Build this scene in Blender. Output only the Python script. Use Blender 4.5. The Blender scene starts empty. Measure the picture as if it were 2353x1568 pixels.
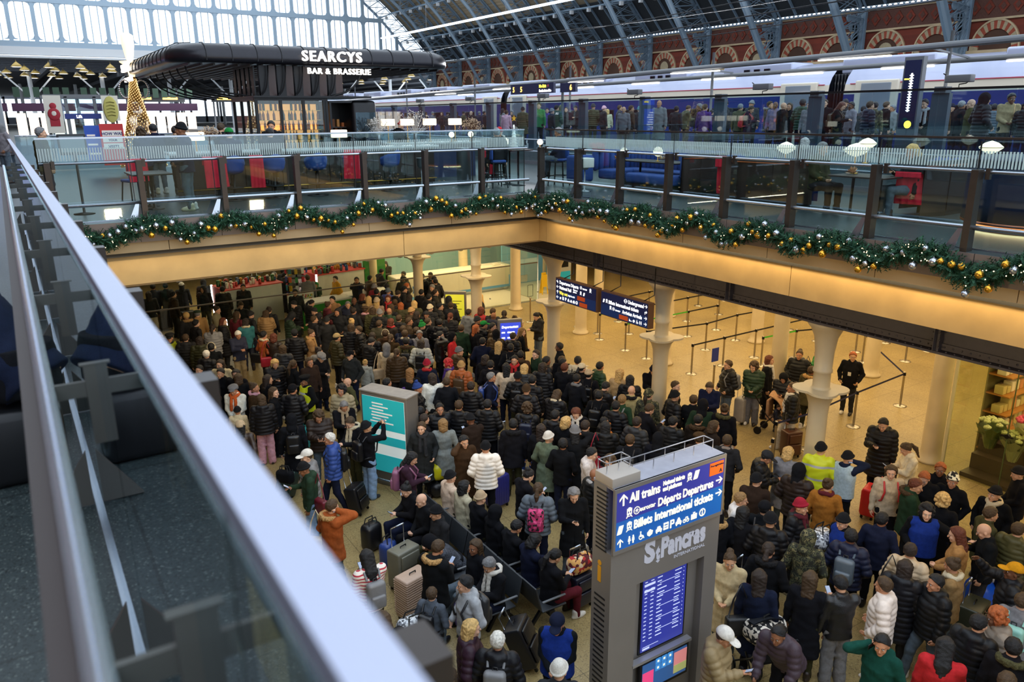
import bpy, bmesh, math, random
import numpy as np
from mathutils import Vector, Matrix, Euler
S = bpy.context.scene
COL = S.collection
PI = math.pi
R = math.radians
# ------------------------------------------------------------------ camera, sky, lights, exposure
cam = bpy.data.cameras.new('camera'); cam.sensor_width = 36; cam.lens = 27.22; cam.clip_start = .05; cam.clip_end = 900
cam.dof.use_dof = True; cam.dof.focus_distance = 16; cam.dof.aperture_fstop = 2.8
co = bpy.data.objects.new('camera', cam); COL.objects.link(co); S.camera = co
def cam_matrix(yaw, pitch, roll, pos):
    f = Vector((math.sin(yaw)*math.cos(pitch), math.cos(yaw)*math.cos(pitch), -math.sin(pitch)))
    r = Vector((math.cos(yaw), -math.sin(yaw), 0)); d = f.cross(r)
    c, s = math.cos(roll), math.sin(roll)
    r2 = c*r+s*d; u = -(-s*r+c*d); b = -f
    return Matrix(((r2.x,u.x,b.x,pos[0]),(r2.y,u.y,b.y,pos[1]),(r2.z,u.z,b.z,pos[2]),(0,0,0,1)))
co.matrix_world = cam_matrix(R(32.6), R(16.3), R(.42), (0,0,1.9))
W = bpy.data.worlds.new('World'); S.world = W; W.use_nodes = True
bg = W.node_tree.nodes['Background']; bg.inputs[0].default_value = (.80,.90,1,1); bg.inputs[1].default_value = SKY_STRENGTH = 2.3
def area(name, loc, size, power, col, rot=(0,0,0), spread=None):
    l = bpy.data.lights.new(name, 'AREA'); l.shape = 'RECTANGLE'; l.size, l.size_y = size; l.energy = power; l.color = col
    if spread: l.spread = spread
    o = bpy.data.objects.new(name, l); COL.objects.link(o); o.location = loc; o.rotation_euler = rot; return o
WARM = (1,.73,.37); WARM2 = (1,.82,.55)
# lamps under the deck that light the undercroft, plus two added to brighten shops
for x,y,sx,sy,p in ((15,13.4,2.2,9,210),(19.5,13.4,2.2,9,300),(24,14,2.2,10,340),(15.2,22.3,3,6,230),(20,22.3,3,6,300),(25.5,23,3,6,300),(5,21,4,3,110),(10,21,4,3,150),(8,34,10,5,330),(16.3,30.2,5,3,420),(15,4,3,5,130),(18.8,5.5,2.5,5,170),(20,4,3,5,190),(28,14,3,10,300)):
    area('undercroft_lamp', (x,y,-1.75), (sx,sy), p, WARM if x>11 else WARM2)
# uplighters added over the platforms to brighten the shed roof and brick wall
for x,y,p in ((23,45,5500),(23,85,6000),(44,40,7500),(44,80,8000),(58,60,1500),(58,100,1800),(58,30,1300)):
    area('roof_uplighter', (x,y,4.6), (1.2,34), p, (.92,.95,1), (R(180),R(-32) if x<50 else R(-60),0))
# lamp tubes of the platform light pipes
for y in (8,28,48): area('platform_lamp', (22,y,3.25), (.3,18), 150, (1,.96,.9)); area('platform_lamp', (24.2,y,3.05), (.3,18), 90, (1,.96,.9), (0,R(40),0))
# strip lights tucked under the recess, washing the deep beams, and a few dim floods from under the near edge
area('beam_strip', (11.33,1.5,-.63), (.05,29), 150, WARM, (0,R(-22),0)); area('beam_strip', (5.7,16.5,-.63), (10.4,.05), 60, WARM2, (R(-22),0,0))
for y in (3,8,13): area('beam_floodlight', (.75,y,-1.45), (.5,.5), 26, WARM, (R(84),0,R(-90)), R(60))
for x in (3,8): area('beam_floodlight', (x,2.5,-1.45), (.5,.5), 26, WARM, (R(84),0,0), R(50))  # unseen floods in the open well, added for the beam below the bar
S.view_settings.view_transform = 'Standard'; S.view_settings.look = 'None'; S.view_settings.gamma = 1; S.view_settings.exposure = 0
S.cycles.max_bounces = 7; S.cycles.diffuse_bounces = 3; S.cycles.glossy_bounces = 3; S.cycles.transmission_bounces = 4; S.cycles.transparent_max_bounces = 24
S.cycles.use_denoising = True; S.cycles.sample_clamp_indirect = 4; S.cycles.caustics_reflective = False; S.cycles.caustics_refractive = False
S.cycles.use_adaptive_sampling = True; S.cycles.adaptive_threshold = .03
rng = random.Random(7)
# ------------------------------------------------------------------ materials
M = {}
def nt(name):
    m = bpy.data.materials.new(name); m.use_nodes = True; t = m.node_tree
    return m, t, t.nodes['Principled BSDF']
def lin(h):
    if isinstance(h, str):
        v = [int(h[i:i+2],16)/255 for i in (0,2,4)]
        return tuple((c/12.92 if c<=.04045 else ((c+.055)/1.055)**2.4) for c in v)
    return tuple(h)
def mat(name, col, rough=.6, metal=0, emit=0, noise=0, nscale=8, bump=0, bscale=60, spec=.5, coat=0):
    if name in M: return M[name]
    m, t, p = nt(name); c = lin(col); L = t.links.new
    p.inputs['Base Color'].default_value = (*c,1); p.inputs['Roughness'].default_value = rough; p.inputs['Metallic'].default_value = metal
    p.inputs['Specular IOR Level'].default_value = spec; p.inputs['Coat Weight'].default_value = coat
    if emit: p.inputs['Emission Color'].default_value = (*c,1); p.inputs['Emission Strength'].default_value = emit
    if noise or bump: tc = t.nodes.new('ShaderNodeTexCoord')
    if noise:
        n = t.nodes.new('ShaderNodeTexNoise'); n.inputs['Scale'].default_value = nscale; n.inputs['Detail'].default_value = 5; L(tc.outputs['Object'], n.inputs['Vector'])
        r = t.nodes.new('ShaderNodeMapRange'); r.inputs['To Min'].default_value = 1-noise; r.inputs['To Max'].default_value = 1+noise; r.inputs['From Min'].default_value=.25; r.inputs['From Max'].default_value=.75; L(n.outputs['Fac'], r.inputs['Value'])
        x = t.nodes.new('ShaderNodeVectorMath'); x.operation = 'SCALE'; x.inputs[0].default_value = c; L(r.outputs['Result'], x.inputs['Scale']); L(x.outputs[0], p.inputs['Base Color'])
    if bump:
        n = t.nodes.new('ShaderNodeTexNoise'); n.inputs['Scale'].default_value = bscale; L(tc.outputs['Object'], n.inputs['Vector'])
        b = t.nodes.new('ShaderNodeBump'); b.inputs['Strength'].default_value = bump; b.inputs['Distance'].default_value = .02; L(n.outputs['Fac'], b.inputs['Height']); L(b.outputs[0], p.inputs['Normal'])
    M[name] = m; return m
def objmat(name, rough=.8, bump=0, bscale=80, sheen=0, noise=.25, nscale=30, spec=.3, coat=0, metal=0):
    """material whose colour is the object's own colour"""
    m, t, p = nt(name); L = t.links.new
    oi = t.nodes.new('ShaderNodeObjectInfo'); tc = t.nodes.new('ShaderNodeTexCoord')
    n = t.nodes.new('ShaderNodeTexNoise'); n.inputs['Scale'].default_value = nscale; n.inputs['Detail'].default_value = 4; L(tc.outputs['Object'], n.inputs['Vector'])
    r = t.nodes.new('ShaderNodeMapRange'); r.inputs['To Min'].default_value = 1-noise; r.inputs['To Max'].default_value = 1+noise; r.inputs['From Min'].default_value=.3; r.inputs['From Max'].default_value=.7; L(n.outputs['Fac'], r.inputs['Value'])
    x = t.nodes.new('ShaderNodeVectorMath'); x.operation = 'SCALE'; L(oi.outputs['Color'], x.inputs[0]); L(r.outputs['Result'], x.inputs['Scale']); L(x.outputs[0], p.inputs['Base Color'])
    p.inputs['Roughness'].default_value = rough; p.inputs['Specular IOR Level'].default_value = spec; p.inputs['Sheen Weight'].default_value = sheen; p.inputs['Coat Weight'].default_value = coat; p.inputs['Metallic'].default_value = metal
    if bump:
        n2 = t.nodes.new('ShaderNodeTexNoise'); n2.inputs['Scale'].default_value = bscale; n2.inputs['Detail'].default_value = 3; L(tc.outputs['Object'], n2.inputs['Vector'])
        b = t.nodes.new('ShaderNodeBump'); b.inputs['Strength'].default_value = bump; b.inputs['Distance'].default_value = .02; L(n2.outputs['Fac'], b.inputs['Height']); L(b.outputs[0], p.inputs['Normal'])
    M[name] = m; return m
def glass(name, tint=(.9,.97,.95), refl=1.0, dirt=0):
    """thin clear sheet: see-through with a mirror reflection that grows at grazing angles"""
    m = bpy.data.materials.new(name); m.use_nodes = True; t = m.node_tree; t.nodes.clear(); L = t.links.new
    o = t.nodes.new('ShaderNodeOutputMaterial'); mx = t.nodes.new('ShaderNodeMixShader'); tr = t.nodes.new('ShaderNodeBsdfTransparent'); gl = t.nodes.new('ShaderNodeBsdfGlossy')
    tr.inputs[0].default_value = (*tint,1); gl.inputs['Roughness'].default_value = .02; gl.inputs[0].default_value = (.9,.95,1,1)
    fr = t.nodes.new('ShaderNodeFresnel'); ge = t.nodes.new('ShaderNodeNewGeometry'); io = t.nodes.new('ShaderNodeMapRange'); io.inputs['To Min'].default_value = 1.5; io.inputs['To Max'].default_value = 1/1.5; L(ge.outputs['Backfacing'], io.inputs['Value']); L(io.outputs['Result'], fr.inputs[0])
    mu = t.nodes.new('ShaderNodeMath'); mu.operation = 'MULTIPLY_ADD'; mu.inputs[1].default_value = refl; mu.inputs[2].default_value = dirt; mu.use_clamp = True
    L(fr.outputs[0], mu.inputs[0]); L(mu.outputs[0], mx.inputs[0]); L(tr.outputs[0], mx.inputs[1]); L(gl.outputs[0], mx.inputs[2]); L(mx.outputs[0], o.inputs[0])
    M[name] = m; return m
# ------------------------------------------------------------------ mesh builders
class MB:
    """collects shapes (verts, faces, material index) and links them as one mesh object"""
    def __init__(s): s.v=[]; s.f=[]; s.mi=[]; s.sm=[]
    def add(s, v, f, mi=0, sm=False):
        b = len(s.v); s.v += [tuple(p) for p in v]; s.f += [tuple(i+b for i in q) for q in f]; s.mi += [mi]*len(f); s.sm += [sm]*len(f); return s
    def box(s, a, b, mi=0, M=None):
        x0,y0,z0 = a; x1,y1,z1 = b
        v = [Vector(p) for p in ((x0,y0,z0),(x1,y0,z0),(x1,y1,z0),(x0,y1,z0),(x0,y0,z1),(x1,y0,z1),(x1,y1,z1),(x0,y1,z1))]
        if M: v = [M@p for p in v]
        return s.add(v, ((0,3,2,1),(4,5,6,7),(0,1,5,4),(1,2,6,5),(2,3,7,6),(3,0,4,7)), mi)
    def rbox(s, a, b, r=.02, seg=3, mi=0, M=None):
        """box with rounded edges"""
        bm = bmesh.new(); bmesh.ops.create_cube(bm, size=1)
        c = [(a[i]+b[i])/2 for i in range(3)]; d = [abs(b[i]-a[i]) for i in range(3)]
        for q in bm.verts: q.co = Vector((c[0]+q.co.x*d[0], c[1]+q.co.y*d[1], c[2]+q.co.z*d[2]))
        bmesh.ops.bevel(bm, geom=bm.edges[:], offset=min(r, min(d)*.49), segments=seg, profile=.5, affect='EDGES')
        return s.bm(bm, mi, M)
    def bm(s, bm, mi=0, M=None, sm=True):
        bm.verts.index_update(); v = [(M@q.co if M else q.co.copy()) for q in bm.verts]; f = [[q.index for q in g.verts] for g in bm.faces]; bm.free()
        return s.add(v, f, mi, sm)
    def tube(s, pts, r, n=10, mi=0, caps=True, sm=True):
        pts = [Vector(p) for p in pts]; rr = r if isinstance(r,(list,tuple)) else [r]*len(pts); v=[]; f=[]
        up = None
        for i,p in enumerate(pts):
            d = (pts[min(i+1,len(pts)-1)]-pts[max(i-1,0)]).normalized()
            if up is None: up = Vector((0,0,1)) if abs(d.z)<.9 else Vector((1,0,0))
            a = d.cross(up).normalized(); b = a.cross(d).normalized(); up = b
            for k in range(n):
                t = 2*PI*k/n; v.append(p+(a*math.cos(t)+b*math.sin(t))*rr[i])
        for i in range(len(pts)-1):
            for k in range(n): f.append((i*n+k, i*n+(k+1)%n, (i+1)*n+(k+1)%n, (i+1)*n+k))
        s.add(v, f, mi, sm)
        if caps:
            b = len(s.v)-len(v); e = b+(len(pts)-1)*n
            s.f += [tuple(range(b,b+n)), tuple(range(e+n-1,e-1,-1))]; s.mi += [mi]*2; s.sm += [False]*2
        return s
    def bar(s, a, b, w, h, mi=0):
        """rectangular bar from a to b"""
        a,b = Vector(a),Vector(b); d = (b-a).normalized(); up = Vector((0,0,1)) if abs(d.z)<.95 else Vector((0,1,0))
        x = d.cross(up).normalized()*w/2; y = x.cross(d).normalized()*h/2
        v = [a-x-y,a+x-y,a+x+y,a-x+y,b-x-y,b+x-y,b+x+y,b-x+y]
        return s.add(v, ((3,2,1,0),(4,5,6,7),(0,1,5,4),(1,2,6,5),(2,3,7,6),(3,0,4,7)), mi)
    def lathe(s, prof, n=24, c=(0,0,0), mi=0, M=None, sx=1, sy=1):
        v=[]; f=[]
        for r,z in prof:
            for k in range(n):
                t = 2*PI*k/n; p = Vector((c[0]+r*sx*math.cos(t), c[1]+r*sy*math.sin(t), c[2]+z)); v.append(M@p if M else p)
        for i in range(len(prof)-1):
            for k in range(n): f.append((i*n+k, i*n+(k+1)%n, (i+1)*n+(k+1)%n, (i+1)*n+k))
        s.add(v, f, mi, True)
        b = len(s.v)-len(v); e = b+(len(prof)-1)*n
        s.f += [tuple(range(b+n-1,b-1,-1)), tuple(range(e,e+n))]; s.mi += [mi]*2; s.sm += [False]*2
        return s
    def sph(s, c, r, n=10, mi=0, sc=(1,1,1)):
        v=[]; f=[]; m=max(4,n//2+1)
        for i in range(m+1):
            a = PI*i/m
            for k in range(n):
                t=2*PI*k/n; v.append((c[0]+r*sc[0]*math.sin(a)*math.cos(t), c[1]+r*sc[1]*math.sin(a)*math.sin(t), c[2]-r*sc[2]*math.cos(a)))
        for i in range(m):
            for k in range(n): f.append((i*n+k, i*n+(k+1)%n, (i+1)*n+(k+1)%n, (i+1)*n+k))
        return s.add(v, f, mi, True)
    def prism(s, poly, z0, z1, mi=0, ax='z', M=None):
        """polygon extruded along an axis: ax z -> (x,y), x -> (y,z), y -> (x,z)"""
        P = {'z':lambda u,w,h:(u,w,h),'x':lambda u,w,h:(h,u,w),'y':lambda u,w,h:(u,h,w)}[ax]; n=len(poly)
        v = [Vector(P(u,w,z0)) for u,w in poly]+[Vector(P(u,w,z1)) for u,w in poly]
        if M: v = [M@p for p in v]
        return s.add(v, [tuple(range(n))[::-1], tuple(range(n,2*n))]+[(i,(i+1)%n,(i+1)%n+n,i+n) for i in range(n)], mi)
    def sheet(s, grid, mi=0, sm=True):
        """surface from rows of points"""
        n=len(grid[0]); v=[p for r in grid for p in r]
        return s.add(v, [(i*n+k,i*n+k+1,(i+1)*n+k+1,(i+1)*n+k) for i in range(len(grid)-1) for k in range(n-1)], mi, sm)
    def mesh(s, name, mats):
        me = bpy.data.meshes.new(name); me.from_pydata(s.v, [], s.f)
        for m in (mats if isinstance(mats,(list,tuple)) else [mats]): me.materials.append(m)
        me.polygons.foreach_set('material_index', s.mi); me.polygons.foreach_set('use_smooth', s.sm); me.update(); return me
    def build(s, name, mats, parent=None, loc=None, color=None):
        return link(name, s.mesh(name, mats), parent, loc, color)
def link(name, me, parent=None, loc=None, color=None):
    o = bpy.data.objects.new(name, me); COL.objects.link(o)
    if parent: o.parent = parent
    if loc: o.location = loc
    if color: o.color = (*lin(color),1)
    return o
def tag(o, label, cat, group=None, kind=None):
    o['label'] = label; o['category'] = cat
    if group: o['group'] = group
    if kind: o['kind'] = kind
    return o
def empty(name, loc=(0,0,0), rz=0): 
    o = bpy.data.objects.new(name, None); COL.objects.link(o); o.location = loc; o.rotation_euler = (0,0,rz); o.empty_display_size=.1; return o
def thing(name, label, cat, loc=(0,0,0), rz=0, group=None): return tag(empty(name, loc, rz), label, cat, group)
def struct(o): o['kind'] = 'structure'; return o
def copy_tree(o, parent=None):
    c = o.copy(); COL.objects.link(c)
    if parent: c.parent = parent; c.matrix_parent_inverse = o.matrix_parent_inverse
    for ch in list(o.children): copy_tree(ch, c)
    return c
def text_mesh(txt, size, depth=.004, bold=0, align='LEFT', space=1):
    cu = bpy.data.curves.new('lettering','FONT'); cu.body = txt; cu.size = size; cu.extrude = depth; cu.offset = bold; cu.align_x = align; cu.space_character = space; cu.resolution_u = 3
    o = bpy.data.objects.new('lettering', cu); COL.objects.link(o); bpy.context.view_layer.update()
    me = bpy.data.meshes.new_from_object(o.evaluated_get(bpy.context.evaluated_depsgraph_get())); bpy.data.objects.remove(o); bpy.data.curves.remove(cu)
    return me
def mb_text(mb, txt, size, Mx, mi=0, depth=.004, bold=0, align='LEFT', space=1, sx=1):
    """adds lettering lying in local XY to a builder, placed by matrix Mx"""
    me = text_mesh(txt, size, depth, bold, align, space)
    mb.add([Mx@Vector((v.co.x*sx, v.co.y, v.co.z)) for v in me.vertices], [tuple(p.vertices) for p in me.polygons], mi); bpy.data.meshes.remove(me)
def frame(o, x, y):
    """matrix with origin o, local x and y axes"""
    x = Vector(x).normalized(); y = Vector(y).normalized(); z = x.cross(y)
    return Matrix(((x.x,y.x,z.x,o[0]),(x.y,y.y,z.y,o[1]),(x.z,y.z,z.z,o[2]),(0,0,0,1)))
# ------------------------------------------------------------------ the setting
WX0, WX1, WY0, WY1, LOW = .5, 11.15, -14, 16.3, -6.0        # the open well in the deck, and the lower floor level
def terrazzo(name, base, dark, light, scale, rough=.35):
    m, t, p = nt(name); L = t.links.new; tc = t.nodes.new('ShaderNodeTexCoord')
    v = t.nodes.new('ShaderNodeTexVoronoi'); v.inputs['Scale'].default_value = scale; L(tc.outputs['Object'], v.inputs['Vector'])
    r = t.nodes.new('ShaderNodeValToRGB'); e = r.color_ramp.elements; L(v.outputs['Color'], r.inputs[0])
    e[0].position=.15; e[0].color=(*lin(dark),1); e[1].position=.92; e[1].color=(*lin(light),1)
    for q,c in ((.35,base),(.78,base)):
        x=e.new(q); x.color=(*lin(c),1)
    n = t.nodes.new('ShaderNodeTexNoise'); n.inputs['Scale'].default_value=.7; n.inputs['Detail'].default_value=4; L(tc.outputs['Object'], n.inputs['Vector'])
    x = t.nodes.new('ShaderNodeMix'); x.data_type='RGBA'; x.blend_type='MULTIPLY'; x.inputs[0].default_value=.5; L(r.outputs[0], x.inputs[6]); L(n.outputs['Fac'], x.inputs[7])
    k = t.nodes.new('ShaderNodeTexBrick'); k.offset=0; k.inputs['Scale'].default_value=1; k.inputs['Brick Width'].default_value=1.5; k.inputs['Row Height'].default_value=1.5; k.inputs['Mortar Size'].default_value=.008; k.inputs['Color1'].default_value=k.inputs['Color2'].default_value=(1,1,1,1); k.inputs['Mortar'].default_value=(.55,.55,.55,1); L(tc.outputs['Object'], k.inputs['Vector'])
    y = t.nodes.new('ShaderNodeMix'); y.data_type='RGBA'; y.blend_type='MULTIPLY'; y.inputs[0].default_value=1; L(x.outputs[2], y.inputs[6]); L(k.outputs[0], y.inputs[7])
    L(y.outputs[2], p.inputs['Base Color']); p.inputs['Roughness'].default_value=rough; M[name]=m; return m
terrazzo('deck_terrazzo','353f42','1d2527','727b79',130,.38); terrazzo('concourse_stone','b09a68','8a7850','c9b684',60,.36)
mat('fascia','6e625e',.45,.1,noise=.12,nscale=2); mat('cream','b9a17c',.6,noise=.12,nscale=1.3); mat('beam','b89a68',.55,noise=.16,nscale=1.6)
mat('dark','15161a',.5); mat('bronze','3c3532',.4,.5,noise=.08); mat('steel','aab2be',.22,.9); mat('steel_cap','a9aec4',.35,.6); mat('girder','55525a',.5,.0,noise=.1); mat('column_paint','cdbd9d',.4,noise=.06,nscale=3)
mat('iron','7f95a8',.5,.2,noise=.12,nscale=1); mat('iron_light','93a7b8',.5,.1); mat('boards','8b7d66',.8,noise=.2,nscale=2); mat('roof_dark','33383d',.8,noise=.15)
mat('white_paint','c8ccd0',.5); mat('grey','6a6d72',.5); mat('black_metal','1b1c20',.35,.5)
glass('glass',(.80,.90,.89),1.5); glass('shop_glass',(.93,.97,.94),1.0); glass('screen_glass',(.72,.84,.9),1.3)
def frit(name, axis, z0=1.14, z1=1.37, per=.045):
    m = glass(name,(.80,.90,.89),1.5); t = m.node_tree; L = t.links.new; out = t.nodes['Material Output']; base = out.inputs[0].links[0].from_socket
    tc = t.nodes.new('ShaderNodeTexCoord'); sp = t.nodes.new('ShaderNodeSeparateXYZ'); L(tc.outputs['Object'], sp.inputs[0])
    def mth(op,a,b=None,c=None):
        n=t.nodes.new('ShaderNodeMath'); n.operation=op
        for i,q in enumerate((a,b,c)):
            if q is None: continue
            if isinstance(q,(int,float)): n.inputs[i].default_value=q
            else: L(q,n.inputs[i])
        return n.outputs[0]
    st = mth('LESS_THAN', mth('FRACT', mth('DIVIDE', mth('ADD',sp.outputs[axis],100), per)), .45)
    bd = mth('MULTIPLY', mth('GREATER_THAN', sp.outputs[2], z0), mth('LESS_THAN', sp.outputs[2], z1)); k = mth('MULTIPLY', st, bd); k = mth('MULTIPLY', k, .85)
    df = t.nodes.new('ShaderNodeBsdfDiffuse'); df.inputs[0].default_value=(.62,.72,.72,1); tl = t.nodes.new('ShaderNodeBsdfTranslucent'); tl.inputs[0].default_value=(.7,.8,.8,1); ad = t.nodes.new('ShaderNodeMixShader'); L(df.outputs[0],ad.inputs[1]); L(tl.outputs[0],ad.inputs[2])
    mx = t.nodes.new('ShaderNodeMixShader'); L(k, mx.inputs[0]); L(base, mx.inputs[1]); L(ad.outputs[0], mx.inputs[2]); L(mx.outputs[0], out.inputs[0]); return m
frit('frit_x',0); frit('frit_y',1)
# floors
d = MB(); d.box((-9.5,-15,-.38),(WX0-.02,WY1+.02,.002)); d.box((WX1+.02,-15,-.38),(18,WY1+.02,.002)); d.box((-9.5,WY1+.02,-.38),(18,190,.002)); struct(d.build('floor_deck', M['deck_terrazzo']))
d = MB(); d.box((18,-15,-.4),(24.6,190,.6)); struct(d.build('floor_platform', mat('platform_stone','77797a',.6,noise=.15)))
d = MB(); d.box((24.6,-15,-.9),(66,190,-.5)); struct(d.build('floor_tracks', mat('ballast','3d3b39',.9,noise=.3,nscale=20)))
d = MB(); d.box((-9,-14,LOW-.3),(40,62,LOW)); struct(d.build('floor_concourse', M['concourse_stone']))
d = MB(); d.box((-9.2,-14,LOW),(-9,62,-.4)); struct(d.build('wall_west_lower', mat('brick_lower','7a5e48',.8,noise=.2)))
d = MB(); d.box((-9,62,LOW),(40,62.2,-.4)); struct(d.build('wall_north_lower', M['cream']))
d = MB(); d.box((40,-14,LOW),(40.2,62,-.4)); struct(d.build('wall_east_lower', M['cream']))
d = MB(); d.box((-9,-14.2,LOW),(40,-14,-.4)); struct(d.build('wall_south_lower', M['cream']))
d = MB(); d.box((12.9,-14,-1.35),(40,62,-1.2)); d.box((-9,16.9,-1.35),(12.9,62,-1.2)); d.box((-9,-14,-1.35),(0.1,16.9,-1.2)); struct(d.build('ceiling_concourse', M['cream']))
# edge build-up round the well: fascia panels, recessed band, deep beam, then on the east side a riveted girder
def edge_panels(name, e, z0, z1, th, sides, pan, m, gap=.006):
    d = MB()
    if 'B' in sides:
        y = WY0
        while y < WY1+e-.01: d.box((WX1+e,y+gap,z0),(WX1+e+th,min(y+pan,WY1+e+th)-gap,z1)); y += pan
    if 'A' in sides:
        x = WX0-e
        while x < WX1+e-.01: d.box((x+gap,WY1+e,z0),(min(x+pan,WX1+e)-gap,WY1+e+th,z1)); x += pan
    if 'N' in sides: d.box((WX0-e-th,WY0,z0),(WX0-e,WY1+e+th,z1))
    return struct(d.build(name, m))
edge_panels('trim_fascia', 0, -.40, .0, .1, 'ABN', 1.5, M['fascia']); edge_panels('trim_recess', .1, -.6, -.402, .1, 'ABN', 2.1, M['cream']); edge_panels('trim_gap_shade', .3, -.7, -.6, .1, 'ABN', 50, M['dark'])  # last strip: its dark colour stands in for the shade in the gap
edge_panels('wall_beam', .42, -1.28, -.66, .4, 'ABN', 7.6, M['beam'])
gx = 12.62
g = MB(); g.box((gx,-14,-1.9),(gx+.04,40,-1.25)); g.box((gx-.16,-14,-1.94),(gx+.2,40,-1.9)); g.box((gx-.14,-14,-1.30),(gx+.2,40,-1.25)); g.box((gx-.03,-14,-1.89),(gx,40,-1.78))
y = -14.0
while y < 40:
    for zz in (-1.835,): g.sph((gx-.035,y,zz),.016,6)
    for dx in (-.11,): g.sph((gx+dx,y+.07,-1.895),.016,6)
    y += .14
for k in range(-5,6):
    yc = 8.79+4.48*k+2.24
    g.box((gx-.12,yc-.05,-1.9),(gx,yc+.05,-1.28)); g.bar((gx-.13,yc,-1.9),(gx-.13,yc,-1.28),.16,.012)
    for zz in range(5): 
        for s in (-.06,.06): g.sph((gx-.14,yc+s,-1.83+.12*zz),.016,6)
struct(g.build('trim_riveted_girder', M['girder']))
# cast iron columns
def column_mesh(z0, z1, br=True):
    m = MB(); h = z1-z0
    prof = [(.27,0),(.27,.05),(.22,.07),(.2,.14),(.185,.3),(.18,h*.55)]
    if br:
        zb = h*.66
        prof = [(.27,0),(.27,.05),(.22,.07),(.2,.14),(.19,.3),(.185,zb-.5),(.2,zb-.3),(.25,zb-.14),(.33,zb-.04),(.36,zb),(.17,zb+.045),(.165,zb+.1),(.16,h-1.02),(.185,h-1.0),(.185,h-.95),(.17,h-.93),(.18,h-.6),(.22,h-.3),(.3,h-.12),(.36,h-.05),(.36,h)]
        m.lathe(prof, 28)
        poly = []
        for k in range(48):
            a = 2*PI*k/48; r = .40+.13*abs(math.cos(2*a))**1.2; poly.append((r*math.cos(a+PI/4), r*math.sin(a+PI/4)))
        m.prism(poly, zb-.005, zb+.04)
    else:
        m.lathe([(.3,0),(.3,.06),(.24,.1),(.22,.3),(.2,h-.8),(.21,h-.5),(.27,h-.2),(.36,h-.05),(.36,h)], 24)
    return m.mesh('column', M['column_paint'])
cm1, cm2 = column_mesh(LOW,-1.94), column_mesh(LOW,-1.36,False)
def column_head(parent):
    h = MB(); h.rbox((-.2,-.22,0),(.2,.22,.12),.02); h.lathe([(.09,.12),(.09,.45),(.11,.47),(.11,.5),(.09,.52),(.09,.64)],14); h.box((-.16,-.3,.1),(-.13,.3,.66)); h.box((-.13,.12,.1),(.1,.15,.66)); h.box((-.13,-.15,.1),(.1,-.12,.66))
    return h.build('column_head', M['girder'], parent, (0,0,-1.94-LOW-.02))
for k in range(-3,6):
    y = 8.79+4.48*k
    o = struct(link('column_%d'%(k+4), cm1)); o.location = (12.8,y,LOW); column_head(o)
n=0
for x in (17.28,21.76,26.24,30.72):
    for k in range(0 if x<18 else -2,9):
        n+=1; o = struct(link('column_back_%d'%n, cm2)); o.location = (x, 8.79+4.48*k, LOW)
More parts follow.
